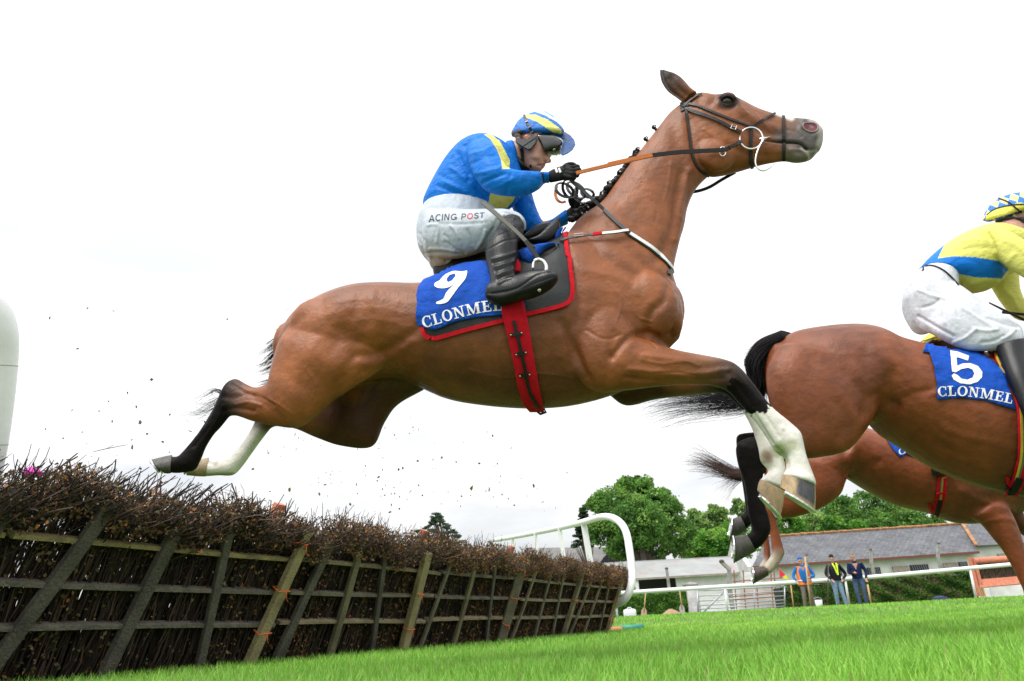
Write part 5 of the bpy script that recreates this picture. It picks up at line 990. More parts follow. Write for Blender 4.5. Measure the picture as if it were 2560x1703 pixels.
def LT(ch):
    """serif capitals as quads in a unit-height box -> (polys, width)"""
    S_ = .20; s = .07
    def rc(x0, y0, x1, y1): return [(x0, y0), (x1, y0), (x1, y1), (x0, y1)]
    def arc(cx, rx, a0, a1, thick, thin, n=14):
        out = []; 
        for i in range(n):
            q = []
            for a, inn in ((a0+(a1-a0)*i/n, 0), (a0+(a1-a0)*(i+1)/n, 0), (a0+(a1-a0)*(i+1)/n, 1), (a0+(a1-a0)*i/n, 1)):
                c_, s_ = math.cos(R(a)), math.sin(R(a)); q.append((cx+(rx-(thick if inn else 0))*c_, .5+(.52-(thin if inn else 0))*s_))
            out.append(q)
        return out
    if ch == 'C': return arc(.45, .43, 48, 312, .20, .09)+[rc(.70, .62, .78, .98), rc(.70, .02, .78, .30)], .86
    if ch == 'O': return arc(.46, .44, 0, 360, .20, .09, 22), .94
    if ch == 'L': return [rc(.14, 0, .34, 1), rc(0, .92, .48, 1), rc(0, 0, .74, .09), rc(.66, .08, .74, .36)], .80
    if ch == 'E': return [rc(.12, 0, .32, 1), rc(0, .91, .72, 1), rc(0, 0, .76, .09), rc(.3, .46, .58, .55), rc(.64, .70, .72, .92), rc(.68, .08, .76, .34), rc(.52, .36, .58, .66)], .84
    if ch == 'N': return [rc(.14, 0, .24, 1), rc(.74, 0, .84, 1), rc(0, 0, .38, .08), rc(.60, .92, .98, 1), rc(0, .92, .3, 1), [(.10, 1), (.34, 1), (.86, 0), (.70, 0)]], 1.04
    if ch == 'M': return [rc(.14, 0, .23, 1), rc(.90, 0, 1.10, 1), rc(0, 0, .36, .08), rc(.78, 0, 1.22, .08), rc(0, .92, .3, 1), rc(.95, .92, 1.22, 1), [(.12, 1), (.34, 1), (.66, .18), (.54, 0)], [(.56, 0), (.66, .10), (.98, 1), (.88, 1)]], 1.28
    if ch == 'a': return [], .4
    b = .13
    if ch == 'A': return [[(.0, 0), (.14, 0), (.45, 1), (.36, 1)], [(.36, 1), (.48, 1), (.82, 0), (.67, 0)], rc(.2, .25, .62, .37)], .86
    if ch == 'c': return arc(.45, .42, 45, 315, b, b), .84
    if ch == 'I': return [rc(.05, 0, .18, 1)], .28
    if ch == 'n': return [rc(.05, 0, .18, 1), rc(.58, 0, .71, 1), [(.05, 1), (.2, 1), (.71, 0), (.56, 0)]], .84
    if ch == 'G': return arc(.47, .44, 45, 340, b, b)+[rc(.5, .38, .9, .5), rc(.78, .1, .9, .5)], 1.0
    if ch == 'P': return [rc(.05, 0, .18, 1), rc(.05, .88, .45, 1), rc(.05, .38, .45, .5), *[[(.45+.25*math.cos(R(a)), .69+.31*math.sin(R(a))), (.45+.25*math.cos(R(a+20)), .69+.31*math.sin(R(a+20))), (.45+.12*math.cos(R(a+20)), .69+.19*math.sin(R(a+20))), (.45+.12*math.cos(R(a)), .69+.19*math.sin(R(a)))] for a in range(-90, 90, 20)]], .76
    if ch == 'o': return arc(.46, .43, 0, 360, .16, .16, 22), .92
    if ch == 'S':
        P = cat([(.66, .82), (.42, .95), (.16, .84), (.16, .64), (.4, .52), (.62, .38), (.62, .16), (.36, .05), (.08, .2)], 4); out = []
        for u, v in zip(P[:-1], P[1:]):
            d = (v-u)/np.linalg.norm(v-u); nn = np.array([-d[1], d[0]])*b*.55; out.append([tuple(u+nn), tuple(v+nn), tuple(v-nn), tuple(u-nn)])
        return out, .78
    if ch == 'T': return [rc(.28, 0, .42, 1), rc(0, .88, .7, 1)], .74
    return [], .4
def letters(text, base, h0, h1, bv, fr, mt, parent, off=.0075, gap=.04, name='lettering', step=5, skip=(), slant=0, mats={}):
    """text along a pixel base line (curve); h0,h1 letter height in px at start and end"""
    Bc = cat(base, 12); sl = np.concatenate([[0], np.cumsum(np.linalg.norm(np.diff(Bc, axis=0), axis=1))]); tot = sum(LT(c)[1]+gap for c in text); 
    def pt(s): return np.array([np.interp(s, sl, Bc[:, 0]), np.interp(s, sl, Bc[:, 1])])
    sc = sl[-1]/tot; x = 0; root_mb = {}
    for ix, ch in enumerate(text):
        polys, wd = LT(ch)
        m = root_mb.setdefault(ix if ix in mats else -1, MB())
        for q in polys:
            if ix in skip: continue
            # subdivide quad 
            q = [np.array(v) for v in q]; n = 3
            grid = [[None]*(n+1) for _ in range(n+1)]
            for i in range(n+1):
                for j in range(n+1):
                    a = q[0]*(1-i/n)+q[1]*i/n; b = q[3]*(1-i/n)+q[2]*i/n; u = a*(1-j/n)+b*j/n; s = (x+u[0])*sc; H = h0+(h1-h0)*s/sl[-1]; p = pt(min(s, sl[-1])); t = pt(min(s+2, sl[-1]))-pt(max(s-2, 0)); t /= np.linalg.norm(t)+1e-9; up = np.array([t[1], -t[0]]); px = p+up*H*u[1]+t*slant*H*u[1]
                    grid[i][j] = tuple(hit(bv, px, fr, .25, off)[0])
            b0 = len(m.V); m.V += [grid[i][j] for i in range(n+1) for j in range(n+1)]; m.F += [(b0+i*(n+1)+j, b0+(i+1)*(n+1)+j, b0+(i+1)*(n+1)+j+1, b0+i*(n+1)+j+1) for i in range(n) for j in range(n)]
        x += wd+gap
    for k, m in root_mb.items():
        if m.V: m.build(name, mats.get(k, mt), parent, fix=False)
def tackcol(p, w): return p
def strap(name, pts, bv, fr, width, mt, parent, off=.003, th=.004, w0=.1, n=6):
    P, N = onbody(bv, pts, fr, w0, off, n); m = MB(); m.ribbon(P, N, width, th); return m.build(name, mt, parent, smooth=False)
def tack_nine():
    fr, bv, root = h9, BV9, H9
    br = empty('bridle', (0, 0, 0)); br.parent = root; br.matrix_parent_inverse = root.matrix_world.inverted()
    k = M['leather']
    S1 = lambda nm, pts, wd=.013, off=.003, w0=.1: strap(nm, pts, bv, fr, wd, k, br, off, w0=w0)
    S1('browband', [c2(800, 366), c2(770, 376), c2(715, 415), c2(655, 470)], .014, .006)
    S1('headpiece', [c2(625, 425), c2(665, 435), c2(700, 450)], .022, .003)
    S1('cheek_strap', [c2(690, 440), c2(780, 465), c2(900, 515), c2(1040, 570), c2(1190, 622)], .0135, .004)
    S1('bit_strap', [c2(670, 480), c2(760, 512), c2(860, 548), c2(960, 592), c2(1020, 628), c2(1100, 668)], .017, .006)
    S1('throat_lash', [c2(672, 475), c2(690, 620), c2(708, 760), c2(722, 850), c2(770, 950), c2(850, 1005)], .013, .004)
    S1('noseband', [c2(1185, 625), c2(1240, 590), c2(1310, 550), c2(1370, 520)], .012, .006)
    S1('nose_strap', [c2(1436, 540), c2(1438, 620), c2(1440, 740), c2(1440, 880)], .015, .005)
    S1('chin_strap', [c2(1182, 630), c2(1178, 740), c2(1178, 850), c2(1190, 935)], .016, .006)
    # buckle
    P, N = hit(bv, c2(1045, 632), fr, .1, .013); ex = (fr.d*.88-Vector((0, 0, 1))*.42).normalized(); ey = N.cross(ex).normalized(); m = MB(); m.tube([P+ex*a*.011+ey*b*.011 for a, b in ((-1, -1), (1, -1), (1, 1), (-1, 1))], .0022, 6, closed=True); m.build('buckle', M['steel'], br)
    m = MB(); m.tube([P-ex*.002, P+ex*.008+ey*.006], .0018, 6); m.build('buckle_pin', M['steel'], br)
    # bit rings
    C0 = hit(bv, c2(1185, 708), fr, .1, .014)[0]; w_ = fr.wof(C0)
    m = MB(); m.tube([fr.at(c2(1185+90*math.cos(t), 708+84*math.sin(t)), w_+.004*math.cos(t)) for t in np.linspace(0, 2*math.pi, 40)[:-1]], .0042, 8, closed=True); m.build('bit_ring', M['steel'], br, smooth=True)
    m = MB(); pts = [fr.at(c2(*p), w_+.006) for p in ((1285, 715), (1250, 770), (1225, 840), (1218, 900), (1238, 945), (1280, 962), (1330, 940), (1362, 908))]; m.tube(cat([tuple(p) for p in pts], 4), .0038, 8); m.build('curb_ring', M['steel'], br, smooth=True)
    m = MB(); m.sphere(fr.at(c2(1285, 712), w_), (.013, .01, .008), 10, 8); m.tube([fr.at(c2(1250, 716), w_+.006), fr.at(c2(1330, 700), w_-.01)], .005, 8); m.build('bit_joint', M['steel'], br, smooth=True)
    m = MB(); m.tube([fr.at(c2(962+24*math.cos(t), 812+36*math.sin(t)), w_+.012) for t in np.linspace(0, 2*math.pi, 24)[:-1]], .0032, 8, closed=True); m.build('martingale_ring', M['steel'], br, smooth=True)
    # near rein: leather then orange grip
    def rein(pts, wd, mt, nm, th=.004):
        P = cat([tuple(fr.at(p, w_)) for p, w_ in pts], 6); m = MB(); nrm = [(CPOS*.0+fr.w+Vector((0, 0, -.25))).normalized()]*len(P); m.ribbon([Vector(p) for p in P], nrm, wd, th); return m.build(nm, mt, br)
    wb = w_+.008
    rein([(c2(1100, 738), wb), (c2(1060, 760), wb+.01), (c2(1010, 785), wb+.012)], [.018]*6+[.015]*7, k, 'rein_end', .008)
    rein([(c2(1020, 782), wb+.012), (c2(960, 800), wb+.014), (c2(800, 808), wb+.03), (c2(600, 820), wb+.05), (c2(405, 843), wb+.07)], .021, k, 'rein')
    rein([(c2(408, 842), wb+.072), (c2(230, 880), wb+.085), (c2(60, 918), wb+.095), (c1(1490, 478), wb+.10), (c1(1300, 522), wb+.11), (c1(1150, 558), wb+.115)], [.021]*16+[.017]*15, M['orange_rubber'], 'rein_grip', .008)
    rein([(c2(1060, 975), -.08), (c2(960, 1030), -.10), (c2(850, 1095), -.12), (c2(740, 1128), -.13), (c2(640, 1130), -.14)], .016, k, 'off_rein')
    def loop(ctr, rx, ry, mt, wv, a0=0, a1=360, rr=.006, rot=0):
        P = []
        for t in np.linspace(R(a0), R(a1), 26):
            x, y = rx*math.cos(t), ry*math.sin(t); P.append(fr.at(c1(ctr[0]+x*math.cos(R(rot))-y*math.sin(R(rot)), ctr[1]+x*math.sin(R(rot))+y*math.cos(R(rot))), wv+.02*math.sin(t*1.5)))
        m = MB(); m.ribbon(P, [(fr.w+Vector((0, 0, .4))).normalized()]*len(P), .014, .004); return m.build('rein_loop', mt, br)
    loop((1075, 670), 62, 40, k, .12, rot=30); loop((1110, 660), 45, 62, k, .14, rot=-20); loop((1060, 690), 45, 60, M['orange_rubber'], .10, 60, 230); loop((1150, 670), 70, 40, k, .10, rot=40); loop((1225, 690), 42, 26, k, .08, rot=20); loop((1180, 705), 55, 35, k, .07, 0, 300, rot=60)
    # breast girth and neck strap
    m = MB(); P = [fr.at(c1(1120, 610), .17), fr.at(c1(1180, 660), .16), fr.at(c1(1260, 730), .15)]; H = [hit(bv, p, fr, .15, .006) for p in cat([c1(1330, 800), c1(1400, 870), c1(1460, 925), c1(1492, 952)], 5)]
    m.ribbon(P+[h[0] for h in H], [fr.w]*3+[h[1] for h in H], .017, .004); m.build('neck_strap', M['leather_grey'], root)
    bg_ = strap('breast_girth', [c1(1492, 952), c1(1560, 995), c1(1640, 1050), c1(1700, 1100), c1(1750, 1150), c1(1795, 1210)], bv, fr, .030, k, root, .003); strap('white_web', [c1(1500, 955), c1(1560, 993), c1(1640, 1046), c1(1700, 1096), c1(1750, 1150), c1(1775, 1180)], bv, fr, .019, M['white_strap'], bg_, .008, .002)
    sg = strap('saddle_strap', [c1(1490, 950), c1(1400, 962), c1(1310, 970), c1(1200, 988), c1(1120, 1000), c1(1040, 1018)], bv, fr, .014, M['leather_grey'], root, .018); strap('white_web', [c1(1485, 951), c1(1400, 963), c1(1325, 969)], bv, fr, .014, M['white_strap'], sg, .024, .002); strap('red_keeper', [c1(1322, 968), c1(1300, 972), c1(1270, 977)], bv, fr, .017, M['red_web'], sg, .024, .003)
    P, N = hit(bv, c1(1160, 992), fr, .2, .028); m = MB(); m.tube([P+fr.d*a*.02+Vector((0, 0, b*.006)) for a, b in ((-1, -1), (1, -1), (1, 1), (-1, 1))], .002, 6, closed=True); m.build('buckle', M['steel'], sg)
    # saddle pad and cloth
    out = [c3(328, 742), c3(338, 800), c3(380, 842), c3(450, 846), c3(700, 776), c3(1000, 700), c3(1210, 645), c3(1420, 596), c3(1535, 563), c3(1592, 520), c3(1614, 440), c3(1602, 280), c3(1588, 130), c1(1100, 1100), c1(1092, 1000), c1(1085, 925), c1(900, 980), c1(600, 1120), c3(560, 260), c3(360, 380), c3(310, 560)]
    pad = patch('saddle_pad', out, bv, fr, M['pad'], root, .010, .010)
    bvp = bvh(pad)
    edge = [c3(330, 745), c3(340, 800), c3(385, 838), c3(450, 838), c3(700, 768), c3(1000, 692), c3(1210, 638), c3(1420, 588), c3(1530, 555), c3(1585, 512), c3(1604, 440), c3(1592, 280), c3(1576, 130), c1(1095, 1100), c1(1085, 1000), c1(1075, 925)]
    strap('red_binding', edge, bvp, fr, .019, M['red_web'], pad, .001, .006, n=5)
    cl = [c3(285, 730), c3(278, 660), c3(292, 560), c3(282, 490), c3(300, 430), c3(345, 365), c3(450, 300), c3(560, 262), c3(700, 228), c3(830, 210), c3(880, 220), c3(905, 300), c3(1000, 420), c3(1180, 470), c3(1205, 560), c3(1190, 612), c3(1005, 652), c3(800, 668), c3(620, 706), c3(440, 772), c3(380, 762)]
    cloth = patch('number_cloth', cl, bv, fr, M['cloth'], root, .019, .004, wave=.006, step=7); bvc = bvh(cloth)
    letters('CLONMEL', [c3(338, 752), c3(430, 728), c3(560, 688), c3(700, 650), c3(850, 618), c3(1015, 602)], 95/3.4083, 92/3.4083, bvc, fr, M['print'], cloth, .003, .045)
    patch('numeral', [c3(*p) for p in ((708, 266), (665, 272), (600, 268), (560, 280), (520, 300), (490, 330), (470, 352), (436, 370), (432, 395), (460, 412), (510, 416), (558, 404), (592, 384), (560, 420), (530, 455), (510, 500), (480, 520), (450, 530), (450, 548), (500, 546), (545, 528), (575, 490), (600, 455), (645, 395), (690, 340), (706, 300))], bvc, fr, M['print'], cloth, .003, 0, smoothpoly=3, holes=[[c3(*p) for p in ((538, 330), (560, 303), (606, 290), (612, 312), (582, 350), (548, 364), (536, 348))]], step=5)
    # girth
    g = patch('girth', [c3(1000, 560), c3(1005, 640), c3(1022, 720), c3(1070, 900), c3(1105, 1060), c3(1140, 1220), c3(1190, 1360), c3(1245, 1420), c3(1362, 1418), c3(1335, 1290), c3(1300, 1130), c3(1265, 940), c3(1240, 800), c3(1205, 620), c3(1170, 480), c3(1100, 480)], bv, fr, M['red_web'], root, .027, .008)
    bvg = bvh(g)
    strap('girth_elastic', [c3(1105, 690), c3(1140, 830), c3(1168, 950), c3(1190, 1050), c3(1215, 1180), c3(1245, 1300), c3(1300, 1400), c3(1325, 1430)], bvg, fr, .014, M['leather'], g, .002, .006)
    for a, b in (((1072, 814), (1178, 796)), ((1118, 976), (1214, 958)), ((1152, 1152), (1250, 1138))):
        lo = strap('girth_keeper', [c3(*a), c3(*b)], bvg, fr, .015, M['leather'], g, .008, .004, n=4); 
        for p in (a, b): m = MB(); m.sphere(hit(bvg, c3(p[0]+(8 if p == a else -8), p[1]), fr, .3, .014)[0], .0042, 8, 6); m.build('rivet', M['brass'], lo, smooth=True)
    m = MB(); P = hit(bv, c3(1330, 1420), fr, .1, .02)[0]; m.tube([P+Vector((-.02, 0, 0)), P+Vector((0, 0, -.014)), P+Vector((.025, 0, -.006)), P+Vector((.02, 0, .006))], .006, 8, closed=True); m.build('girth_buckle', M['leather'], g, smooth=True)
    patch('girth_strap', [c3(1110, 190), c3(1112, 302), c3(1170, 296), c3(1166, 250), c3(1150, 215)], bv, fr, M['red_web'], root, .030, .006)
    # saddle: seat, flaps, pommel
    mb = MB(); loft(mb, fr, [(c1(240, 1212), c1(245, 1228), .035, .0), (c1(330, 1175), c1(338, 1200), .06, .0), (c1(450, 1145), c1(460, 1175), .07, .0), (c1(600, 1090), c1(620, 1150), .07, .02), (c1(760, 1010), c1(790, 1100), .09, .04), (c1(900, 940), c1(930, 1010), .09, .05), (c1(1000, 880), c1(1020, 930), .05, .04)], cap0=.3, cap1=.3)
    me = remesh(mb, .008, 3); sad = link('saddle', me, M['leather'], root)
    mb = MB(); loft(mb, fr, [(c1(840, 985), c1(850, 1020), .02, .19), (c1(900, 960), c1(930, 1015), .025, .19), (c1(960, 900), c1(1000, 985), .025, .18), (c1(1010, 860), c1(1040, 930), .022, .17), (c1(1036, 838), c1(1046, 870), .010, .165)], cap0=.3, cap1=.3); link('saddle_roll', remesh(mb, .004, 3), M['boot'], sad)
    mb = MB(); loft(mb, fr, [(c1(1095, 900), c1(1060, 935), .012, .10), (c1(1060, 905), c1(1040, 990), .02, .15), (c1(1030, 920), c1(1010, 1015), .02, .17)], cap0=.3, cap1=.3)
    loft(mb, fr, [(c1(1040, 1015), c1(1035, 1025), .015, .22), (c1(980, 1012), c1(960, 1045), .02, .235), (c1(900, 1018), c1(900, 1100), .02, .25), (c1(830, 1040), c1(850, 1150), .022, .25), (c1(775, 1062), c1(800, 1130), .015, .245)], cap0=.3, cap1=.3)
    link('cloth_fold', remesh(mb, .005, 3), M['cloth'], cloth)
    mb = MB(); loft(mb, fr, [(c1(1028, 1035), c1(1010, 1060), .012, .22), (c1(990, 1050), c1(970, 1110), .015, .22), (c1(940, 1070), c1(930, 1130), .015, .22)], cap0=.3, cap1=.3); link('saddle_flap', remesh(mb, .004, 3), mat('brown_leather', (.07, .04, .03), .4), sad)
    # stirrup
    m = MB(); P = cat([tuple(fr.at(c1(*p), .42)) for p in ((868, 1180), (872, 1145), (890, 1125), (915, 1123), (940, 1138), (955, 1165), (952, 1200), (935, 1260), (905, 1330))], 5); m.tube(P, [.0055]*8+[.008]*(len(P)-8), 10); m.build('stirrup_iron', M['steel'], root, smooth=True)
    m = MB(); m.ribbon([fr.at(c1(*p), .38) for p in ((905, 1120), (880, 1080), (850, 1040), (820, 1000))], [fr.w]*4, .02, .004); m.build('stirrup_leather', M['leather'], root)
tack_nine()
# ================================================================ JOCKEY HELPERS
SKIN = (.50, .27, .20)
def glove(fr, wrist, palm, knuck, tips, thumb, w0, name, parent, r=.0115, mt=None, back=None):
    """wrist, palm centre px; knuck: 4 knuckle px + w; tips: per finger list of (px,w) chain; thumb chain"""
    mb = MB(); loft(mb, fr, [(wrist[0], wrist[1], .024, w0), (palm[0], palm[1], .022, w0), (knuck[0], knuck[1], .024, w0)], cap0=.3, cap1=.5, n=16)
    for ch in tips+[thumb]:
        P = cat([tuple(fr.at(p, w_)) for p, w_ in ch], 5); n = len(P); mb.tube(P, [r*(1-.22*i/(n-1)) for i in range(n)], 10); mb.sphere(P[-1], r*.8, 10, 8); mb.sphere(P[0], r*1.05, 10, 8)
    me = remesh(mb, .0032, 2); return link(name, me, mt or M['glove'], parent)
def jockey_nine():
    fr = h9; root = empty('person', fr.at(c1(500, 900), 0), 'jockey in blue and yellow silks crouched over the leaping horse number 9, wearing dark goggles', 'person', 'jockeys')
    # skin body (continuous under the clothes)
    mb = MB(); smp = []
    head = [(c1(1000, 275), c1(780, 290), .062, 0), (c1(1025, 350), c1(758, 345), .073, .004), (c1(1020, 395), c1(768, 390), .071, .006), (c1(992, 430), c1(782, 425), .066, .008), (c1(962, 462), c1(795, 455), .060, .010), (c1(950, 495), c1(806, 490), .052, .012), (c1(926, 530), c1(822, 524), .038, .014)]
    loft(mb, fr, head, sub=4, cap0=.12, cap1=.45)
    def ball(p, w_, rr, ang=0):
        a = R(ang); ex = fr.d*math.cos(a)+Vector((0, 0, 1))*math.sin(a); ey = fr.d*-math.sin(a)+Vector((0, 0, 1))*math.cos(a); mb.sphere(fr.at(p, w_), rr, 16, 12, Matrix((ex, ey, fr.w)).transposed())
    ball(c1(958, 462), .025, (.022, .014, .014), -32); ball(c1(975, 476), .026, (.011, .010, .013), -32); ball(c1(962, 486), .034, (.007, .006, .006)); ball(c1(962, 487), .018, (.007, .006, .006))
    ball(c1(930, 500), .022, (.017, .0062, .020), -22); ball(c1(924, 513), .022, (.015, .006, .018), -22); ball(c1(905, 528), .018, (.016, .012, .020), -10)
    ball(c1(880, 450), .056, (.028, .022, .016), -20); ball(c1(830, 322), .074, (.016, .020, .007), 10); ball(c1(826, 314), .080, (.011, .005, .005), 10)
    loft(mb, fr, [(c1(680, 360), c1(780, 560), .055, 0), (c1(720, 350), c1(800, 525), .055, 0), (c1(770, 340), c1(850, 490), .055, 0)], cap0=.2)
    for s in ([(c1(200, 790), c1(600, 800), .12, 0), (c1(300, 560), c1(700, 620), .14, 0), (c1(480, 360), c1(700, 450), .13, 0), (c1(700, 370), c1(740, 500), .05, 0)],
              [(c1(570, 350), c1(440, 420), .045, .17), (c1(640, 470), c1(510, 580), .045, .23), (c1(700, 560), c1(620, 660), .04, .25), (c1(860, 575), c1(830, 670), .03, .22), (c1(960, 565), c1(945, 620), .022, .17), (c1(1010, 560), c1(1000, 600), .02, .15)],
              [(c1(840, 640), c1(730, 700), .04, -.15), (c1(880, 800), c1(800, 850), .038, -.16), (c1(950, 880), c1(870, 925), .032, -.15), (c1(1060, 820), c1(1090, 870), .025, -.10), (c1(1120, 790), c1(1140, 830), .02, -.09)],
              [(c1(180, 860), c1(400, 1080), .11, .05), (c1(400, 830), c1(430, 1060), .07, .13), (c1(640, 840), c1(680, 980), .06, .18), (c1(740, 850), c1(760, 930), .05, .20), (c1(640, 1010), c1(730, 970), .045, .22), (c1(620, 1150), c1(720, 1120), .035, .24), (c1(640, 1290), c1(720, 1260), .03, .26), (c1(880, 1230), c1(880, 1300), .025, .28)],
              [(c1(200, 900), c1(400, 1080), .09, -.06), (c1(350, 960), c1(450, 1110), .06, -.13), (c1(700, 900), c1(720, 1000), .05, -.18), (c1(700, 1100), c1(760, 1080), .035, -.22)]):
        loft(mb, fr, s, sub=3, n=16, cap0=.3, cap1=.3)
    me = remesh(mb, .0042, 3); V = getV(me); Q = projn(V); C = np.tile(np.array(SKIN), (len(V), 1))
    def blot(p, r, c, a): 
        nonlocal C
        d = np.linalg.norm(Q-np.array(p), axis=1)/r; k = (a*np.clip(1.4-d, 0, 1))[:, None]; C = C*(1-k)+np.array(c)*k
    d = segd(Q, [c1(905, 497), c1(925, 505), c1(950, 502)]); k = (.75*np.clip(1.5-d/4.5, 0, 1))[:, None]; C = C*(1-k)+np.array((.34, .10, .09))*k
    blot(c1(860, 420), 22, (.50, .22, .17), .35); blot(c1(860, 500), 25, (.36, .22, .18), .45); blot(c1(828, 320), 10, (.62, .22, .18), .6); blot(c1(980, 478), 6, (.55, .22, .17), .5)
    setcol(me, C); strokes(me, fr, [([c1(900, 508), c1(922, 506), c1(950, 500)], 2.2, -.005), ([c1(880, 470), c1(900, 500), c1(898, 525)], 5, -.003), ([c1(800, 420), c1(815, 470), c1(830, 520)], 6, -.002)])
    body = link('body', me, M['skin'], root)
    hd = MB(); loft(hd, fr, [(c1(752, 330), c1(775, 380), .03, .045), (c1(745, 305), c1(800, 370), .03, .05), (c1(770, 300), c1(800, 345), .02, .06)], n=16); link('hair', remesh(hd, .004, 2), mat('short_brown_hair', (.10, .055, .03), .8, bump=.8, bscale=200), body)
    # silks
    BL, YL, WH = (.001, .165, .66), (.80, .76, .20), (.85, .88, .95)
    mb = MB()
    loft(mb, fr, [(c1(150, 795), c1(640, 812), .145, 0), (c1(152, 740), c1(700, 770), .16, 0), (c1(205, 625), c1(780, 705), .172, 0), (c1(280, 500), c1(815, 625), .185, 0), (c1(358, 415), c1(805, 555), .185, 0), (c1(440, 370), c1(790, 500), .16, 0), (c1(520, 365), c1(780, 480), .13, 0), (c1(600, 375), c1(775, 500), .09, 0)], cap0=.08, cap1=.05)
    loft(mb, fr, [(c1(580, 345), c1(430, 385), .050, .12), (c1(605, 365), c1(440, 445), .065, .17), (c1(640, 405), c1(455, 510), .07, .21), (c1(672, 470), c1(490, 590), .068, .24), (c1(710, 525), c1(560, 668), .062, .26), (c1(775, 540), c1(700, 705), .058, .26), (c1(840, 542), c1(820, 700), .052, .24), (c1(910, 546), c1(900, 665), .044, .21), (c1(950, 548), c1(940, 625), .034, .18), (c1(978, 548), c1(975, 622), .036, .17)], cap0=.08, cap1=.02)
    loft(mb, fr, [(c1(850, 600), c1(700, 680), .062, -.14), (c1(865, 690), c1(725, 770), .060, -.15), (c1(895, 790), c1(775, 860), .056, -.16), (c1(935, 870), c1(840, 945), .052, -.16), (c1(980, 880), c1(930, 960), .046, -.14), (c1(1040, 830), c1(1010, 925), .042, -.12), (c1(1085, 790), c1(1100, 890), .040, -.10)], cap0=.3, cap1=.02)
    me = remesh(mb, .0052, 3)
    rg = random.Random(2)
    fold = []
    for a, b, am in (((455, 430), (600, 380), .006), ((470, 500), (620, 440), -.006), ((500, 560), (660, 520), .006), ((540, 620), (690, 560), -.006), ((600, 660), (730, 600), .005), ((700, 690), (720, 570), -.005), ((780, 690), (800, 570), .004), ((850, 670), (850, 560), -.004), ((900, 650), (905, 560), .004),
                     ((420, 380), (520, 330), -.005), ((380, 430), (450, 560), -.008), ((330, 520), (480, 640), .006), ((250, 640), (450, 700), -.007), ((200, 740), (420, 770), .006), ((300, 620), (520, 740), .006), ((450, 600), (560, 720), -.007), ((180, 780), (250, 700), .005), ((260, 790), (300, 720), -.005), ((380, 790), (400, 730), .004), ((480, 790), (500, 720), -.005), ((240, 560), (330, 600), -.004),
                     ((640, 340), (700, 480), -.004), ((860, 760), (800, 830), -.006), ((900, 820), (830, 890), .006), ((940, 870), (880, 940), -.006), ((1000, 850), (980, 940), .004)):
        fold.append(([c1(*a), c1((a[0]+b[0])/2+rg.uniform(-15, 15), (a[1]+b[1])/2+rg.uniform(-12, 12)), c1(*b)], 5.5, am))
    strokes(me, fr, fold, wmin=-.3)
    V = getV(me); Q = projn(V); W = (V-np.array(fr.o))@np.array(fr.w); C = np.tile(np.array(BL), (len(V), 1))
    ys = [c1(*p) for p in ((545, 300), (600, 306), (650, 345), (690, 420), (716, 470), (716, 528), (668, 530), (660, 470), (632, 400), (590, 335))]; C[inpoly(Q, ys)] = YL
    yq = [c1(*p) for p in ((590, 683), (756, 703), (735, 745), (700, 782), (545, 800), (580, 740))]; C[inpoly(Q, yq) & (W < .215)] = YL
    setcol(me, C); jk = link('silks', me, M['silk'], root)
    mb = MB(); loft(mb, fr, [(c1(690, 345), c1(745, 540), .075, 0), (c1(730, 340), c1(785, 530), .070, 0)], n=24, cap0=.1, cap1=.1, sub=3); cme = remesh(mb, .005, 2); setcol(cme, np.tile(np.array(BL), (len(cme.vertices), 1))); link('collar', cme, M['silk'], jk)
    mb = MB(); loft(mb, fr, [(c1(926, 549), c1(932, 628), .040, .195), (c1(938, 548), c1(944, 626), .040, .19)], n=20, cap0=.05, cap1=.05, sub=2); mb.build('cuff_band', mat('cuff_navy', (.01, .02, .10), .6), jk, smooth=True)
    # breeches
    mb = MB()
    loft(mb, fr, [(c1(150, 790), c1(640, 805), .15, 0), (c1(112, 880), c1(620, 900), .165, 0), (c1(104, 970), c1(580, 1000), .165, 0), (c1(122, 1060), c1(480, 1080), .15, 0), (c1(180, 1130), c1(400, 1140), .12, 0)], cap0=.05, cap1=.5)
    loft(mb, fr, [(c1(200, 795), c1(180, 1110), .09, .09), (c1(330, 790), c1(340, 1118), .10, .13), (c1(470, 790), c1(500, 1085), .095, .16), (c1(600, 788), c1(610, 1020), .085, .19), (c1(700, 790), c1(700, 960), .075, .21), (c1(780, 815), c1(775, 950), .062, .22), (c1(815, 850), c1(810, 930), .045, .225)], cap0=.3, cap1=.25)
    loft(mb, fr, [(c1(230, 960), c1(270, 1180), .09, -.10), (c1(380, 950), c1(400, 1165), .09, -.14), (c1(560, 900), c1(560, 1120), .08, -.17), (c1(760, 900), c1(760, 1000), .07, -.2)], cap0=.3, cap1=.3)
    me = remesh(mb, .0055, 3); fold = []
    for a, b, am in (((560, 990), (640, 860), -.006), ((590, 1020), (690, 900), .005), ((500, 1050), (560, 930), .005), ((420, 1080), (300, 1010), -.004), ((250, 860), (240, 1010), .003), ((180, 900), (240, 890), .003), ((160, 1080), (420, 1095), -.006), ((200, 1050), (350, 1065), .004), ((540, 870), (560, 980), .004), ((640, 800), (740, 830), -.003), ((300, 1130), (520, 1090), -.006), ((130, 950), (180, 1040), -.003), ((680, 830), (620, 900), .004), ((190, 880), (560, 880), -.0022), ((330, 900), (380, 980), .004), ((440, 930), (470, 1020), -.004), ((600, 930), (545, 1040), -.005), ((290, 960), (330, 1030), -.003), ((120, 1010), (200, 1110), .004)):
        fold.append(([c1(*a), c1((a[0]+b[0])/2+rg.uniform(-12, 12), (a[1]+b[1])/2+rg.uniform(-12, 12)), c1(*b)], 3.6, am*1.5))
    strokes(me, fr, fold, wmin=-.3); bre = link('breeches', me, M['breech'], root); bvb = bvh(bre)
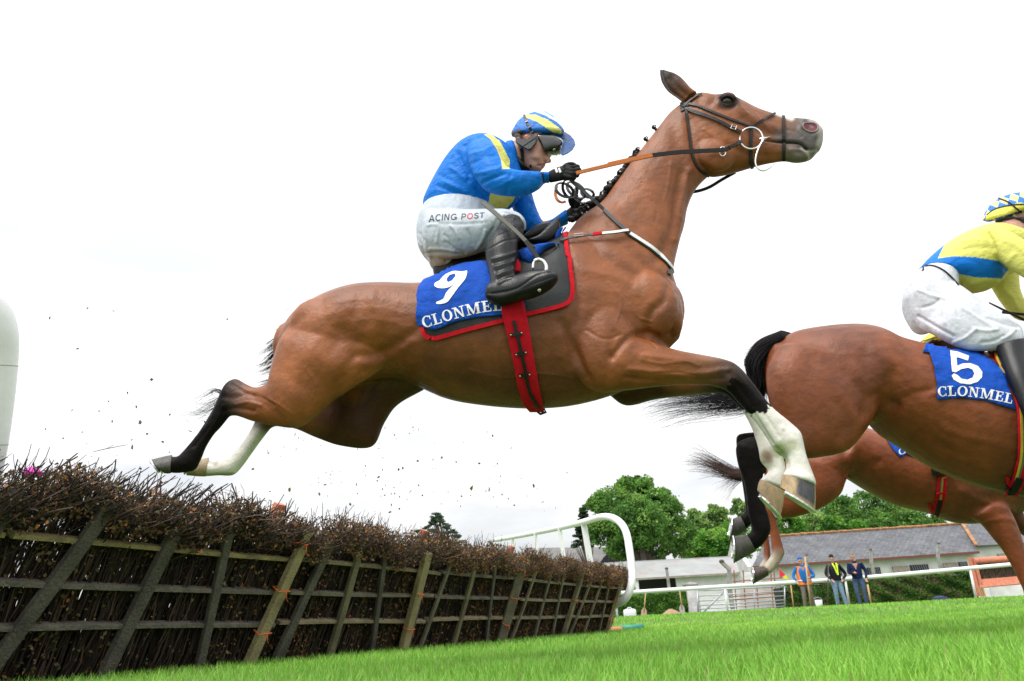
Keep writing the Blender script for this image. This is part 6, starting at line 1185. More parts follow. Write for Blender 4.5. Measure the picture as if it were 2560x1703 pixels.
    red = mat('red_print', (.7, .01, .03), .6); blk = mat('black_print', (.012, .012, .02), .6)
    letters('AcInG PoST', [c1(188, 876), c1(300, 864), c1(380, 862), c1(460, 856), c1(555, 848)], 44/2.6129, 34/2.6129, bvb, fr, blk, bre, .0015, .06, mats={7: red}, slant=.18)
    # boots
    def boot(secs, w, nm='boot'):
        mb = MB(); [loft(mb, fr, s, sub=4, cap0=c0, cap1=c1_) for s, c0, c1_ in secs]; return link(nm, remesh(mb, .0045, 2), M['boot'], root)
    b = boot([([(c1(562, 1040), c1(766, 958), .056, 0.285), (c1(558, 1095), c1(770, 1030), .056, 0.295), (c1(570, 1160), c1(766, 1105), .052, 0.305), (c1(584, 1225), c1(752, 1165), .046, 0.325), (c1(590, 1290), c1(755, 1225), .042, 0.345), (c1(590, 1340), c1(760, 1260), .040, 0.349)], .03, .3),
              ([(c1(585, 1275), c1(568, 1385), .030, 0.349), (c1(660, 1240), c1(620, 1420), .038, 0.355), (c1(760, 1222), c1(710, 1408), .042, 0.365), (c1(850, 1192), c1(810, 1380), .047, 0.385), (c1(920, 1184), c1(890, 1358), .048, 0.395), (c1(975, 1188), c1(960, 1322), .043, 0.405), (c1(1012, 1204), c1(1005, 1285), .034, 0.405)], .35, .6)], 0)
    strokes(b.data, fr, [([c1(600+8*i, 1120+26*i), c1(680, 1100+26*i), c1(752-4*i, 1075+28*i)], 3.2, .0045*(-1)**i) for i in range(7)]+[([c1(562, 1062), c1(680, 1000), c1(766, 985)], 1.6, -.003), ([c1(600, 1345), c1(760, 1310), c1(900, 1220), c1(1000, 1200)], 2.5, -.004)])
    mb = MB(); loft(mb, fr, [(c1(575, 1345), c1(572, 1400), .034, 0.349), (c1(680, 1335), c1(660, 1425), .040, 0.357), (c1(800, 1300), c1(790, 1392), .044, 0.375), (c1(900, 1262), c1(893, 1365), .046, 0.393), (c1(985, 1240), c1(975, 1318), .040, 0.405), (c1(1025, 1228), c1(1018, 1275), .028, 0.405)], cap0=.2, cap1=.3); link('sole', remesh(mb, .004, 2), M['dark'], b)
    mb = MB(); loft(mb, fr, [(c1(672, 860), c1(812, 872), .052, .24), (c1(640, 920), c1(806, 935), .054, .255), (c1(600, 975), c1(790, 980), .054, .27), (c1(575, 1020), c1(765, 1000), .053, .28)], cap0=.3, cap1=.1); link('gaiter', remesh(mb, .005, 2), mat('black_gaiter', (.012, .013, .02), .55, bump2=.5, b2scale=30), b)
    mb = MB(); [loft(mb, fr, s, sub=3, cap0=.1, cap1=.4) for s in ([(c1(740, 900), c1(840, 940), .045, -.22), (c1(760, 1060), c1(850, 1050), .042, -.24), (c1(790, 1200), c1(860, 1180), .036, -.25)], [(c1(790, 1180), c1(790, 1240), .03, -.25), (c1(900, 1170), c1(900, 1230), .035, -.26), (c1(980, 1180), c1(980, 1215), .03, -.26)])]; link('boot', remesh(mb, .005, 2), M['boot'], root)
    # gloves
    gl = glove(fr, (c1(972, 545), c1(985, 620)), (c1(1020, 520), c1(1030, 612)), (c1(1070, 505), c1(1085, 600)),
          [[(c1(1085, 512), .19), (c1(1125, 520), .20), (c1(1160, 512), .18), (c1(1166, 530), .155)], [(c1(1088, 530), .20), (c1(1130, 540), .21), (c1(1170, 532), .19), (c1(1170, 552), .16)], [(c1(1088, 553), .20), (c1(1128, 562), .21), (c1(1162, 556), .19), (c1(1158, 575), .165)], [(c1(1080, 575), .195), (c1(1115, 585), .205), (c1(1142, 580), .19), (c1(1136, 594), .165)]],
          [(c1(1050, 540), .16), (c1(1085, 505), .15), (c1(1125, 497), .15), (c1(1155, 512), .15)], .17, 'glove', root)
    bvg = bvh(gl); 
    for x in (0, 22): patch('glove_print', [c1(1010+x, 528), c1(1022+x, 522), c1(1034+x, 550), c1(1020+x, 556)], bvg, fr, M['print'], gl, .002, 0, step=4)
    glove(fr, (c1(1085, 800), c1(1110, 880)), (c1(1120, 770), c1(1150, 860)), (c1(1140, 740), c1(1185, 820)),
          [[(c1(1120, 760), -.06), (c1(1110, 730), -.04), (c1(1125, 712), -.03)], [(c1(1140, 750), -.05), (c1(1135, 720), -.03), (c1(1155, 706), -.02)], [(c1(1160, 765), -.05), (c1(1170, 735), -.03), (c1(1185, 725), -.02)], [(c1(1175, 790), -.06), (c1(1195, 765), -.04), (c1(1205, 755), -.03)]],
          [(c1(1140, 800), -.05), (c1(1180, 800), -.03), (c1(1205, 785), -.02)], -.09, 'glove', root)
    # helmet
    E_ = (2.8, -.3, .55)
    mb = MB(); loft(mb, fr, [(c1(738, 268), c1(740, 322), .045, .0, *E_), (c1(770, 215), c1(790, 334), .086, 0, *E_), (c1(830, 168), c1(850, 330), .104, 0, *E_), (c1(900, 148), c1(915, 330), .108, 0, *E_), (c1(970, 160), c1(980, 326), .102, 0, *E_), (c1(1030, 205), c1(1035, 320), .085, 0, *E_), (c1(1062, 262), c1(1062, 298), .05, 0, *E_)], cap0=.3, cap1=.3)
    me = remesh(mb, .0042, 2); V = getV(me); Q = projn(V); HB_ = (.004, .16, .62); C = np.tile(np.array(HB_), (len(V), 1))
    C[inpoly(Q, [e2(*p) for p in ((560, 150), (1000, 120), (1400, 400), (1420, 640), (1330, 560), (1190, 430), (960, 300), (760, 225), (620, 270), (560, 300))])] = WH; C[inpoly(Q, [e2(*p) for p in ((850, 190), (930, 200), (1140, 320), (1130, 345), (1000, 265))])] = (.03, .33, .66); C[inpoly(Q, [e2(*p) for p in ((540, 330), (600, 285), (780, 290), (1000, 380), (1220, 530), (1360, 680), (1120, 640), (950, 520), (780, 420), (620, 355))])] = YL; C[inpoly(Q, [c1(*p) for p in ((720, 290), (770, 268), (830, 285), (800, 300), (735, 330))])] = (.03, .035, .05)
    setcol(me, C); he = link('helmet', me, M['shell'], root); bh = bvh(he)
    # peak
    pk = [((985, 292), -.06), ((1075, 294), -.06), ((1112, 318), -.045), ((1136, 348), -.02), ((1143, 378), .02), ((1128, 405), .055), ((1098, 428), .085), ((1062, 444), .10), ((1045, 425), .10), ((1058, 385), .08), ((1055, 350), .05), ((1020, 318), .02)]
    out = [fr.at(c1(*p), w_) for p, w_ in pk]; n = len(out); c = sum(out, Vector())/n+Vector((0, 0, .01)); m = MB(); up = Vector((.4, -.3, .9)).normalized()*.006
    m.V = [tuple(p+up) for p in out]+[tuple(p) for p in out]+[tuple(c+up), tuple(c)]; m.F = [(i, (i+1) % n, 2*n) for i in range(n)]+[(n+(i+1) % n, n+i, 2*n+1) for i in range(n)]+[(i, n+i, n+(i+1) % n, (i+1) % n) for i in range(n)]; m.C = [(.003, .06, .22)]*len(m.V)
    m.build('peak', M['shell'], he)
    strap('helmet_band', [c1(812, 180), c1(826, 220), c1(848, 262), c1(872, 295), c1(890, 312)], bh, fr, .012, M['leather'], he, .003, .003)
    for p in ((830, 228), (846, 262), (862, 282), (876, 300)): strap('band_slide', [c1(p[0]-8, p[1]+4), c1(p[0]+8, p[1]-4)], bh, fr, .007, mat('grey_buckle', (.30, .31, .33), .4) if p[0] == 830 else bpy.data.materials['grey_buckle'], he, .008, .003, n=3)
    bf = bvh(body)
    prof = [e2(*p) for p in ((385, 840), (400, 740), (440, 720), (520, 780), (600, 770), (700, 690), (800, 700), (815, 770), (790, 850), (700, 960), (640, 990), (530, 940))]; ec = MB(); n = len(prof)
    for w_, k_ in ((.070, 1), (.092, 1.0), (.099, .86)):
        cx_, cy_ = np.mean([p[0] for p in prof]), np.mean([p[1] for p in prof]); ec.V += [tuple(fr.at((cx_+(p[0]-cx_)*k_, cy_+(p[1]-cy_)*k_), w_)) for p in prof]
    ec.F = [(i*n+k, i*n+(k+1) % n, (i+1)*n+(k+1) % n, (i+1)*n+k) for i in range(2) for k in range(n)]+[tuple(range(n))[::-1], tuple(2*n+k for k in range(n))]; ec = ec.build('ear_pad', mat('ear_pad_dark', (.035, .038, .042), .5, bump=.3, bscale=200), he, smooth=False)
    strap('strap_seam', [e2(500, 930), e2(600, 860), e2(780, 740)], bvh(ec), fr, .003, M['dark'], ec, .001, .001)
    strap('chin_strap', [c1(792, 398), c1(800, 450), c1(808, 500), c1(826, 536)], bf, fr, .016, M['leather'], he, .004, .004)
    mb = MB(); loft(mb, fr, [(c1(900, 298), c1(915, 370), .018, .066), (c1(930, 295), c1(945, 425), .032, .056, 2.6, 0, .2), (c1(970, 298), c1(985, 440), .050, .036, 2.6, 0, .2), (c1(1010, 305), c1(1015, 442), .056, .026, 2.6, 0, .2), (c1(1045, 325), c1(1048, 432), .052, .020, 2.6, 0, .2), (c1(1065, 345), c1(1062, 415), .04, .016)], cap0=.4, cap1=.35); gg = link('goggles', remesh(mb, .0035, 2), M['lens'], root)
    bg2_ = bvh(gg); strap('frame', [c1(1040, 335), c1(1056, 350), c1(1056, 385), c1(1046, 402)], bg2_, fr, .004, M['white_strap'], gg, .002, .002); strap('frame', [c1(1010, 425), c1(1028, 440), c1(1050, 430)], bg2_, fr, .004, M['white_strap'], gg, .002, .002)  # white strips on the lens rim stand in for a bright reflection
    mb = MB(); loft(mb, fr, [(c1(770, 440), c1(790, 570), .05, .01), (c1(815, 500), c1(830, 580), .05, .01), (c1(850, 535), c1(860, 585), .04, .01)], cap0=.2, cap1=.4); link('neck_band', remesh(mb, .005, 2), M['dark'], root)
    # whip
    wr = empty('whip', fr.at(c1(760, 930), .30), 'short grey riding whip held against the boot of jockey number 9', 'whip'); m = MB(); P = cat([tuple(fr.at(c1(*p), w_)) for p, w_ in (((542, 750), .33), ((640, 835), .34), ((720, 905), .345), ((780, 960), .35), ((830, 1010), .35))], 5)
    m.ribbon([Vector(p) for p in P], [fr.w]*len(P), [.020]*8+[.017]*(len(P)-8), .006); m.build('flap', mat('whip_grey', (.12, .115, .10), .6), wr); m = MB(); m.tube([P[-1], Vector(P[-1])+fr.d*.03-Vector((0, 0, .03))], .007, 8); m.build('stick', M['leather'], wr)
jockey_nine()
# ================================================================ THE OTHER RUNNERS
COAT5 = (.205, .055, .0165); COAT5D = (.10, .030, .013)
h5 = Frame(92, 4.0); h3 = Frame(92, 5.9)
def simple_hoof(cor, sole, fr, w0, hw, col, parent, shoe=True):
    h = MB(); n = 20; rings = []; vd = (fr.at(sole[0], w0)-CPOS).normalized(); wvec = (fr.w*.3-vd*.7).normalized()
    for t in (0, .5, 1.0):
        T = np.array(cor[0])*(1-t)+np.array(sole[0])*t; B = np.array(cor[1])*(1-t)+np.array(sole[1])*t; P1, P0 = fr.at(T, w0), fr.at(B, w0); c, a = (P1+P0)/2, (P1-P0)/2
        rings.append([c+a*math.cos(q)+wvec*hw*(1+.2*t)*math.sin(q) for q in [2*math.pi*k/n for k in range(n)]])
    h.V = [p for r in rings for p in r]; h.F = [(i*n+k, i*n+(k+1) % n, (i+1)*n+(k+1) % n, (i+1)*n+k) for i in range(2) for k in range(n)]+[tuple(range(n))[::-1], tuple(2*n+k for k in range(n))]; h.C = [col]*len(h.V)
    o = h.build('hoof', M['hoof'], parent, smooth=True); smooth_by_angle(o, 50); c = sum(rings[-1], Vector())/n; up = (sum(rings[0], Vector())/n-c).normalized()
    s = MB(); s.ribbon([c+(p-c)*.94-up*.003 for p in [rings[-1][k % n] for k in range(n//2+3, n//2+n-2)]], [-up]*(n-5), .022, .007); s.build('horseshoe', M['steel'], o)
def horse_five():
    fr = h5; root = empty('horse', fr.at(c6(400, 1000), 0), 'bay racehorse number 5 with black streaming tail, cut off by the right edge', 'horse'); mb = MB(); smp = []; col = COAT5
    loft(mb, fr, [(c5(1128, 235), c5(1095, 540), .10, 0), (c5(1200, 182), c5(1180, 680), .18, 0), (c5(1330, 155), c5(1330, 740), .26, 0), (c5(1480, 143), c5(1500, 740), .285, 0), (c6(320, 686), c6(330, 1125), .28, 0), (c6(420, 730), c6(405, 1190), .28, 0), (c6(520, 760), c6(520, 1262), .285, 0), (c6(640, 785), c6(640, 1338), .30, 0),
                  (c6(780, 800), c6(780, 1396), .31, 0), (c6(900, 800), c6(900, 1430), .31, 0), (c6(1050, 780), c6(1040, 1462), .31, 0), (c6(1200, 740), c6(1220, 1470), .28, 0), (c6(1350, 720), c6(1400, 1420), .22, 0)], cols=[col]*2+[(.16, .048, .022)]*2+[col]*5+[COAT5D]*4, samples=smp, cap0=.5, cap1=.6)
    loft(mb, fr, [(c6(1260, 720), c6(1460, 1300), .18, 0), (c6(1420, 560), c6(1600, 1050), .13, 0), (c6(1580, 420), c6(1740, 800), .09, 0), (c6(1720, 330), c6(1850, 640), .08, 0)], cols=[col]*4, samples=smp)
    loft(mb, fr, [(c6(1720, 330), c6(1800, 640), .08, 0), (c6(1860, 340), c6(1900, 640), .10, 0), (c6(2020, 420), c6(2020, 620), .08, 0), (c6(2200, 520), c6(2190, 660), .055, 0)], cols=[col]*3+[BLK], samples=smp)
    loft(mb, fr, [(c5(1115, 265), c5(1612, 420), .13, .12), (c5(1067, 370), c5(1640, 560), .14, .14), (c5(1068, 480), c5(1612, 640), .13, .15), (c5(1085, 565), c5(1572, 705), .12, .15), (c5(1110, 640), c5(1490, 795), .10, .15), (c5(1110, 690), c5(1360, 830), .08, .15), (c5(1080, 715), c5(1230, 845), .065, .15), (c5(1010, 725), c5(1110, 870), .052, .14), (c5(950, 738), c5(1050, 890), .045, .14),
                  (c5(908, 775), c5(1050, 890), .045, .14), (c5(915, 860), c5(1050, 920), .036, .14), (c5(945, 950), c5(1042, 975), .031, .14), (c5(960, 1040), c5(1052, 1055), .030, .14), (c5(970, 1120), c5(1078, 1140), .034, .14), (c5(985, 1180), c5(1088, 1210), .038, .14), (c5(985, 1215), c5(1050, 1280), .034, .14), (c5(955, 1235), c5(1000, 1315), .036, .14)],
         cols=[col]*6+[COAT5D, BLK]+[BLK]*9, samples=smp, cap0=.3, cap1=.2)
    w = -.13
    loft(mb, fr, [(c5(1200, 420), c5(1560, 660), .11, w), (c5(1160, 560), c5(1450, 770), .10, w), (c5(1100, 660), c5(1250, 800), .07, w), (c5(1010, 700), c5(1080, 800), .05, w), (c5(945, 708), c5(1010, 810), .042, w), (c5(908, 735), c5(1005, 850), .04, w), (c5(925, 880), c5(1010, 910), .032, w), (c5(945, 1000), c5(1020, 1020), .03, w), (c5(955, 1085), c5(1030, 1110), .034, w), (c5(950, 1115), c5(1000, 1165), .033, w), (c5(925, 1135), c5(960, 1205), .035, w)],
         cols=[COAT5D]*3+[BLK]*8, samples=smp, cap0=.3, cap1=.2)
    for w in (.15, -.13): loft(mb, fr, [(c6(1180, 1150), c6(1330, 1480), .10, w), (c6(1330, 1300), c6(1380, 1560), .07, w), (c6(1500, 1480), c6(1480, 1640), .05, w), (c6(1580, 1650), c6(1500, 1720), .04, w), (c6(1520, 1850), c6(1440, 1850), .035, w), (c6(1450, 1950), c6(1380, 1900), .04, w)], cols=[col, col, COAT5D, BLK, BLK, BLK], samples=smp)
    me = remesh(mb, .0095, 6); C = nearcol(me, smp, 6); V = getV(me); C *= (1+.14*np.array([mnoise.noise(Vector(v)*4.0) for v in V]))[:, None]; setcol(me, np.clip(C, 0, 1))
    strokes(me, fr, [([c6(300, 1070), c6(330, 960), c6(300, 860), c6(290, 800)], 18, -.012), ([c6(360, 1000), c6(420, 1040), c6(500, 1010), c6(590, 980)], 12, -.012), ([c6(420, 880), c6(400, 980), c6(440, 1060)], 14, -.008), ([c6(290, 780), c6(360, 800), c6(420, 860)], 16, .007), ([c6(460, 1030), c6(540, 1000), c6(620, 990)], 8, .006),
                     ([c5(1560, 660), c5(1480, 770), c5(1400, 810)], 14, .006), ([c5(1300, 350), c5(1250, 500), c5(1280, 640)], 26, -.006), ([c5(1440, 560), c5(1480, 640), c5(1440, 720)], 14, -.006), ([c5(920, 770), c5(1000, 790)], 8, .004), ([c5(1040, 900), c5(1035, 1100)], 6, .004),
                     ([c6(640, 1150), c6(760, 1190), c6(900, 1210)], 10, .003), ([c6(620, 1220), c6(760, 1270), c6(920, 1290)], 10, -.003), ([c6(250, 900), c6(200, 1000), c6(240, 1100)], 20, .006)])
    body = link('body', me, M['coat'], root); bv = bvh(body)
    simple_hoof((c5(962, 1232), c5(1010, 1318)), (c5(902, 1240), c5(896, 1380)), fr, .14, .052, (.07, .065, .055), body)
    simple_hoof((c5(930, 1138), c5(962, 1212)), (c5(898, 1146), c5(870, 1262)), fr, -.13, .050, (.06, .055, .05), body)
    g = [fr.at(p, w_) for p, w_ in ((c5(1175, 205), 0), (c5(1060, 260), 0), (c5(1000, 360), -.02), (c5(1020, 460), -.03), (c5(960, 520), -.05), (c5(800, 535), -.08), (c5(600, 545), -.10), (c5(400, 590), -.12))]
    strands('tail', M['hair'], body, g, 1000, .050, .085, .07, 12, .0014)
    strands('tail_wisp', M['hair'], body, g, 150, .05, .11, .10, 14, .0011)
    g = [fr.at(p, w_) for p, w_ in ((c5(1170, 210), 0), (c5(1080, 270), .0), (c5(1035, 360), -.0), (c5(1055, 440), -.01), (c5(1060, 500), -.02))]
    strands('tail_head', M['hair'], body, g, 300, .045, .09, .06, 13, .0015)
    strands('tail_wisp', M['hair'], body, [fr.at(c5(*q), -.01) for q in ((1165, 200), (1055, 250), (985, 330), (945, 430))], 70, .03, .07, .05, 15, .0011)
    # tack
    cl = [c6(*p) for p in ((572, 764), (640, 768), (720, 778), (800, 806), (880, 850), (925, 890), (945, 950), (962, 1010), (980, 1068), (900, 1044), (850, 1026), (800, 1020), (745, 1014), (700, 1014), (650, 1020), (623, 1020), (622, 950), (605, 860))]
    cloth = patch('number_cloth', cl, bv, fr, M['cloth'], root, .010, .004, wave=.008, step=7, w0=.3); bvc = bvh(cloth)
    letters('CLONMEL', [c6(628, 1006), c6(690, 1003), c6(745, 1004), c6(800, 1010), c6(870, 1020), c6(968, 1040)], 45/1.8232, 45/1.8232, bvc, fr, M['print'], cloth, .003, .04)
    patch('numeral', [c6(*p) for p in ((684, 797), (720, 803), (770, 822), (764, 843), (718, 828), (712, 830), (715, 866), (740, 857), (775, 855), (810, 868), (830, 895), (828, 920), (808, 940), (770, 951), (730, 946), (700, 930), (690, 912), (700, 901), (716, 908), (735, 925), (762, 930), (785, 920), (794, 902), (786, 884), (765, 876), (735, 881), (710, 896), (692, 893))], bvc, fr, M['print'], cloth, .003, 0, step=5)
    g1 = patch('girth', [c6(*p) for p in ((868, 790), (890, 850), (925, 900), (970, 1000), (985, 1080), (990, 1180), (988, 1280), (965, 1370), (935, 1442), (985, 1462), (1015, 1400), (1032, 1280), (1030, 1150), (1020, 1050), (990, 950), (940, 870), (905, 790))], bv, fr, M['red_web'], root, .016, .007)
    bg_ = bvh(g1); strap('yellow_stripe', [c6(888, 800), c6(915, 870), c6(960, 930), c6(998, 1020), c6(1010, 1150), c6(1008, 1280), c6(985, 1380), c6(962, 1440)], bg_, fr, .012, mat('yellow_web', (.55, .42, .04), .7), g1, .002, .002); strap('green_stripe', [c6(900, 810), c6(928, 870), c6(972, 935), c6(1010, 1020), c6(1021, 1150), c6(1019, 1280), c6(995, 1385)], bg_, fr, .007, mat('green_web', (.08, .16, .08), .7), g1, .003, .002)
    strap('girth_buckle', [c6(1000, 1375), c6(985, 1410), c6(960, 1455)], bg_, fr, .034, M['dark'], g1, .004, .008)
    mb = MB(); loft(mb, fr, [(c6(580, 752), c6(590, 770), .06, .04), (c6(700, 775), c6(700, 800), .10, .08), (c6(850, 790), c6(860, 830), .12, .10), (c6(960, 760), c6(980, 860), .12, .10), (c6(1100, 700), c6(1120, 800), .10, .08)], cap0=.3, cap1=.3); link('saddle', remesh(mb, .009, 3), mat('dark_brown_leather', (.05, .035, .03), .4), root)
    return root, body, bv
H5, H5B, BV5 = horse_five()
def cap_helmet(fr, secs, paint, parent, vox=.006, w0s=None):
    mb = MB(); loft(mb, fr, secs, cap0=.35, cap1=.3); me = remesh(mb, vox, 2); V = getV(me); Q = projn(V); C = paint(Q, V); setcol(me, C); return link('helmet', me, M['shell'], parent)
def jockey_five():
    fr = h5; root = empty('person', fr.at(c6(600, 700), 0), 'jockey in yellow silks with a blue band and bright white breeches', 'person', 'jockeys'); BLv, Y_ = (.004, .17, .66), (.66, .65, .16)
    mb = MB()
    for s in ([(c6(560, 430), c6(700, 490), .12, 0), (c6(700, 320), c6(850, 480), .13, 0), (c6(880, 230), c6(980, 380), .12, 0), (c6(960, 180), c6(1040, 300), .06, 0)], [(c6(930, 190), c6(960, 260), .055, 0), (c6(980, 130), c6(1010, 240), .065, 0), (c6(1040, 110), c6(1060, 245), .065, 0), (c6(1085, 130), c6(1090, 230), .05, 0)],
              [(c6(600, 500), c6(590, 610), .07, .06), (c6(770, 590), c6(720, 710), .05, .15), (c6(950, 710), c6(930, 770), .045, .2), (c6(960, 800), c6(1020, 790), .045, .22), (c6(1010, 950), c6(1060, 940), .04, .24), (c6(1060, 1080), c6(1120, 1060), .035, .25)], [(c6(600, 520), c6(590, 620), .06, -.08), (c6(860, 660), c6(830, 760), .06, -.2), (c6(960, 800), c6(1020, 790), .045, -.22)],
              [(c6(900, 230), c6(860, 300), .045, .16), (c6(1060, 340), c6(1020, 430), .04, .22), (c6(1180, 440), c6(1160, 500), .03, .2), (c6(1260, 480), c6(1250, 530), .025, .15)], [(c6(990, 480), c6(900, 510), .04, -.15), (c6(1060, 620), c6(1010, 650), .035, -.15), (c6(1200, 600), c6(1190, 640), .03, -.1)]):
        loft(mb, fr, s, sub=3, n=16, cap0=.3, cap1=.3)
    for q, w_, rr in ((c6(1096, 175), .0, (.02, .015, .02)), (c6(978, 186), .068, (.016, .022, .008)), (c6(975, 180), .074, (.009, .006, .005))):
        mb.sphere(fr.at(q, w_), rr, 14, 10, Matrix((fr.d, Vector((0, 0, 1)), fr.w)).transposed())
    me = remesh(mb, .006, 2); setcol(me, np.tile(np.array(SKIN), (len(me.vertices), 1))); body = link('body', me, M['skin'], root); bb = bvh(body)
    mb = MB()
    loft(mb, fr, [(c6(540, 420), c6(722, 498), .15, 0), (c6(600, 362), c6(785, 524), .165, 0), (c6(680, 298), c6(872, 512), .18, 0), (c6(760, 256), c6(935, 465), .18, 0), (c6(850, 232), c6(1000, 420), .165, 0), (c6(930, 250), c6(1050, 350), .12, 0), (c6(970, 262), c6(1050, 310), .07, 0)], cap0=.05, cap1=.2)
    loft(mb, fr, [(c6(880, 222), c6(820, 290), .06, .13), (c6(955, 250), c6(880, 355), .066, .19), (c6(1050, 308), c6(965, 430), .065, .23), (c6(1140, 370), c6(1070, 490), .055, .24), (c6(1210, 430), c6(1190, 520), .045, .2)], cap0=.2, cap1=.1)
    loft(mb, fr, [(c6(1000, 440), c6(860, 490), .06, -.14), (c6(1010, 530), c6(920, 585), .052, -.15), (c6(1060, 600), c6(1000, 660), .045, -.15), (c6(1180, 590), c6(1170, 660), .04, -.1)], cap0=.3, cap1=.1)
    me = remesh(mb, .0058, 4); fo = []
    for a, b, am in (((740, 300), (870, 300), .005), ((720, 340), (880, 330), -.006), ((850, 260), (900, 380), -.009), ((940, 300), (1021, 350), .006), ((900, 240), (1021, 300), -.005), ((640, 360), (700, 400), -.005), ((780, 490), (900, 480), .005), ((760, 440), (720, 500), -.005), ((930, 520), (990, 600), .006), ((900, 400), (950, 440), -.006), ((980, 360), (930, 410), .005)): fo.append(([c6(*a), c6((a[0]+b[0])/2+6, (a[1]+b[1])/2-8), c6(*b)], 6, am))
    strokes(me, fr, fo, -.3); V = getV(me); Q = projn(V); W = (V-np.array(fr.o))@np.array(fr.w); C = np.tile(np.array(Y_), (len(V), 1))
    arm = np.zeros(len(V), bool); C[inpoly(Q, [c6(*p) for p in ((660, 310), (628, 376), (700, 366), (800, 370), (905, 388), (950, 425), (920, 468), (800, 462), (700, 442), (620, 425), (530, 425), (590, 355))]) & (W < .26)] = BLv
    setcol(me, C); link('silks', me, M['silk'], root)
    mb = MB()
    loft(mb, fr, [(c6(548, 418), c6(712, 490), .145, 0), (c6(498, 470), c6(700, 600), .165, 0), (c6(482, 545), c6(620, 680), .16, 0), (c6(510, 625), c6(600, 700), .13, 0)], cap0=.05, cap1=.5)
    loft(mb, fr, [(c6(640, 450), c6(540, 640), .085, .06), (c6(735, 500), c6(620, 728), .095, .15), (c6(830, 572), c6(740, 790), .085, .19), (c6(925, 630), c6(840, 802), .075, .22), (c6(1000, 680), c6(910, 800), .062, .23), (c6(1015, 720), c6(960, 790), .05, .235)], cap0=.3, cap1=.3)
    loft(mb, fr, [(c6(570, 430), c6(510, 620), .13, .03), (c6(650, 462), c6(560, 700), .12, .07), (c6(740, 512), c6(640, 738), .10, .13)], cap0=.4, cap1=.4)
    loft(mb, fr, [(c6(640, 560), c6(560, 700), .09, -.12), (c6(800, 640), c6(740, 790), .08, -.18), (c6(940, 700), c6(900, 800), .06, -.22)], cap0=.3, cap1=.3)
    me = remesh(mb, .0065, 6); fo = []
    for a, b, am in (((540, 520), (660, 560), .004), ((560, 600), (640, 560), -.005), ((640, 560), (660, 670), .005), ((540, 640), (700, 730), -.007), ((740, 600), (880, 690), .004), ((860, 650), (990, 690), -.004), ((800, 700), (900, 700), .005), ((830, 760), (930, 730), -.005), ((500, 500), (530, 600), -.003), ((700, 540), (720, 640), -.004), ((700, 760), (800, 700), .005), ((920, 740), (980, 700), .004)): fo.append(([c6(*a), c6((a[0]+b[0])/2+5, (a[1]+b[1])/2+6), c6(*b)], 4, am*1.5))
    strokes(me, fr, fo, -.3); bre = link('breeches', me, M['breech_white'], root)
    strap('waist_band', [c6(545, 418), c6(600, 410), c6(650, 430), c6(690, 465), c6(722, 500)], bvh(bre), fr, .009, M['dark'], bre, .004, .003)
    mb = MB(); loft(mb, fr, [(c6(890, 775), c6(1035, 745), .058, .26), (c6(905, 830), c6(1045, 810), .058, .28), (c6(940, 920), c6(1068, 890), .052, .32), (c6(985, 1020), c6(1090, 980), .045, .35), (c6(1020, 1110), c6(1120, 1070), .042, .37), (c6(1030, 1170), c6(1200, 1110), .042, .37), (c6(1100, 1200), c6(1290, 1110), .042, .37)], cap0=.05, cap1=.4); link('boot', remesh(mb, .006, 2), M['boot'], root)
    he = cap_helmet(fr, [(c6(856, 165), c6(852, 206), .05, 0, 2.8, -.3, .35), (c6(885, 118), c6(895, 206), .09, 0, 2.8, -.3, .35), (c6(940, 84), c6(945, 192), .108, 0, 2.8, -.3, .35), (c6(1010, 74), c6(1010, 178), .11, 0, 2.8, -.3, .35), (c6(1070, 95), c6(1070, 160), .095, 0, 2.8, -.3, .35), (c6(1105, 130), c6(1105, 160), .05, 0, 2.8, -.3, .35)],
                    lambda Q, V: np.where((inpoly(Q, [c6(*p) for p in ((850, 172), (900, 145), (1000, 122), (1120, 120), (1120, 170), (1000, 160), (900, 190), (845, 205))]))[:, None], np.array((.76, .70, .10)), np.where(((np.floor((Q[:, 0]*.94+Q[:, 1]*.34)/21)+np.floor((Q[:, 1]*.94-Q[:, 0]*.34)/15)) % 2 > 0)[:, None], np.array((.004, .17, .66)), np.array((.78, .72, .28)))), root)
    strap('helmet_rim', [c6(852, 178), c6(890, 152), c6(950, 136), c6(1020, 130), c6(1080, 134)], bvh(he), fr, .006, M['dark'], he, .002, .003)
    strap('helmet_strap', [c6(905, 103), c6(950, 122), c6(985, 150), c6(1021, 175)], bvh(he), fr, .008, M['dark'], he, .004, .003)
    mb = MB(); loft(mb, fr, [(c6(898, 190), c6(915, 205), .04, .03), (c6(950, 196), c6(960, 232), .068, .015), (c6(1005, 185), c6(1010, 262), .078, .01), (c6(1050, 180), c6(1060, 255), .07, .01), (c6(1080, 190), c6(1085, 240), .055, 0)], cap0=.3, cap1=.3); link('black_scarf', remesh(mb, .005, 3), mat('black_scarf_cloth', (.03, .032, .04), .6, bump2=.6, b2scale=40), root)
    hands = glove(fr, (c6(1195, 450), c6(1185, 530)), (c6(1230, 460), c6(1220, 535)), (c6(1265, 470), c6(1250, 540)), [[(c6(1260, 475+14*k), .2), (c6(1300, 480+14*k), .2), (c6(1310, 490+14*k), .17)] for k in range(4)], [(c6(1230, 470), .14), (c6(1270, 465), .13)], .18, 'glove', root, .013)
    wr = empty('whip', fr.at(c6(950, 620), .30), 'thin black riding whip sticking out behind the knee of the yellow jockey', 'whip'); m = MB(); m.tube([fr.at(c6(862, 578), .33), fr.at(c6(930, 612), .31), fr.at(c6(1040, 665), .28)], [.004, .006, .007], 8); m.build('stick', M['dark'], wr, smooth=True)
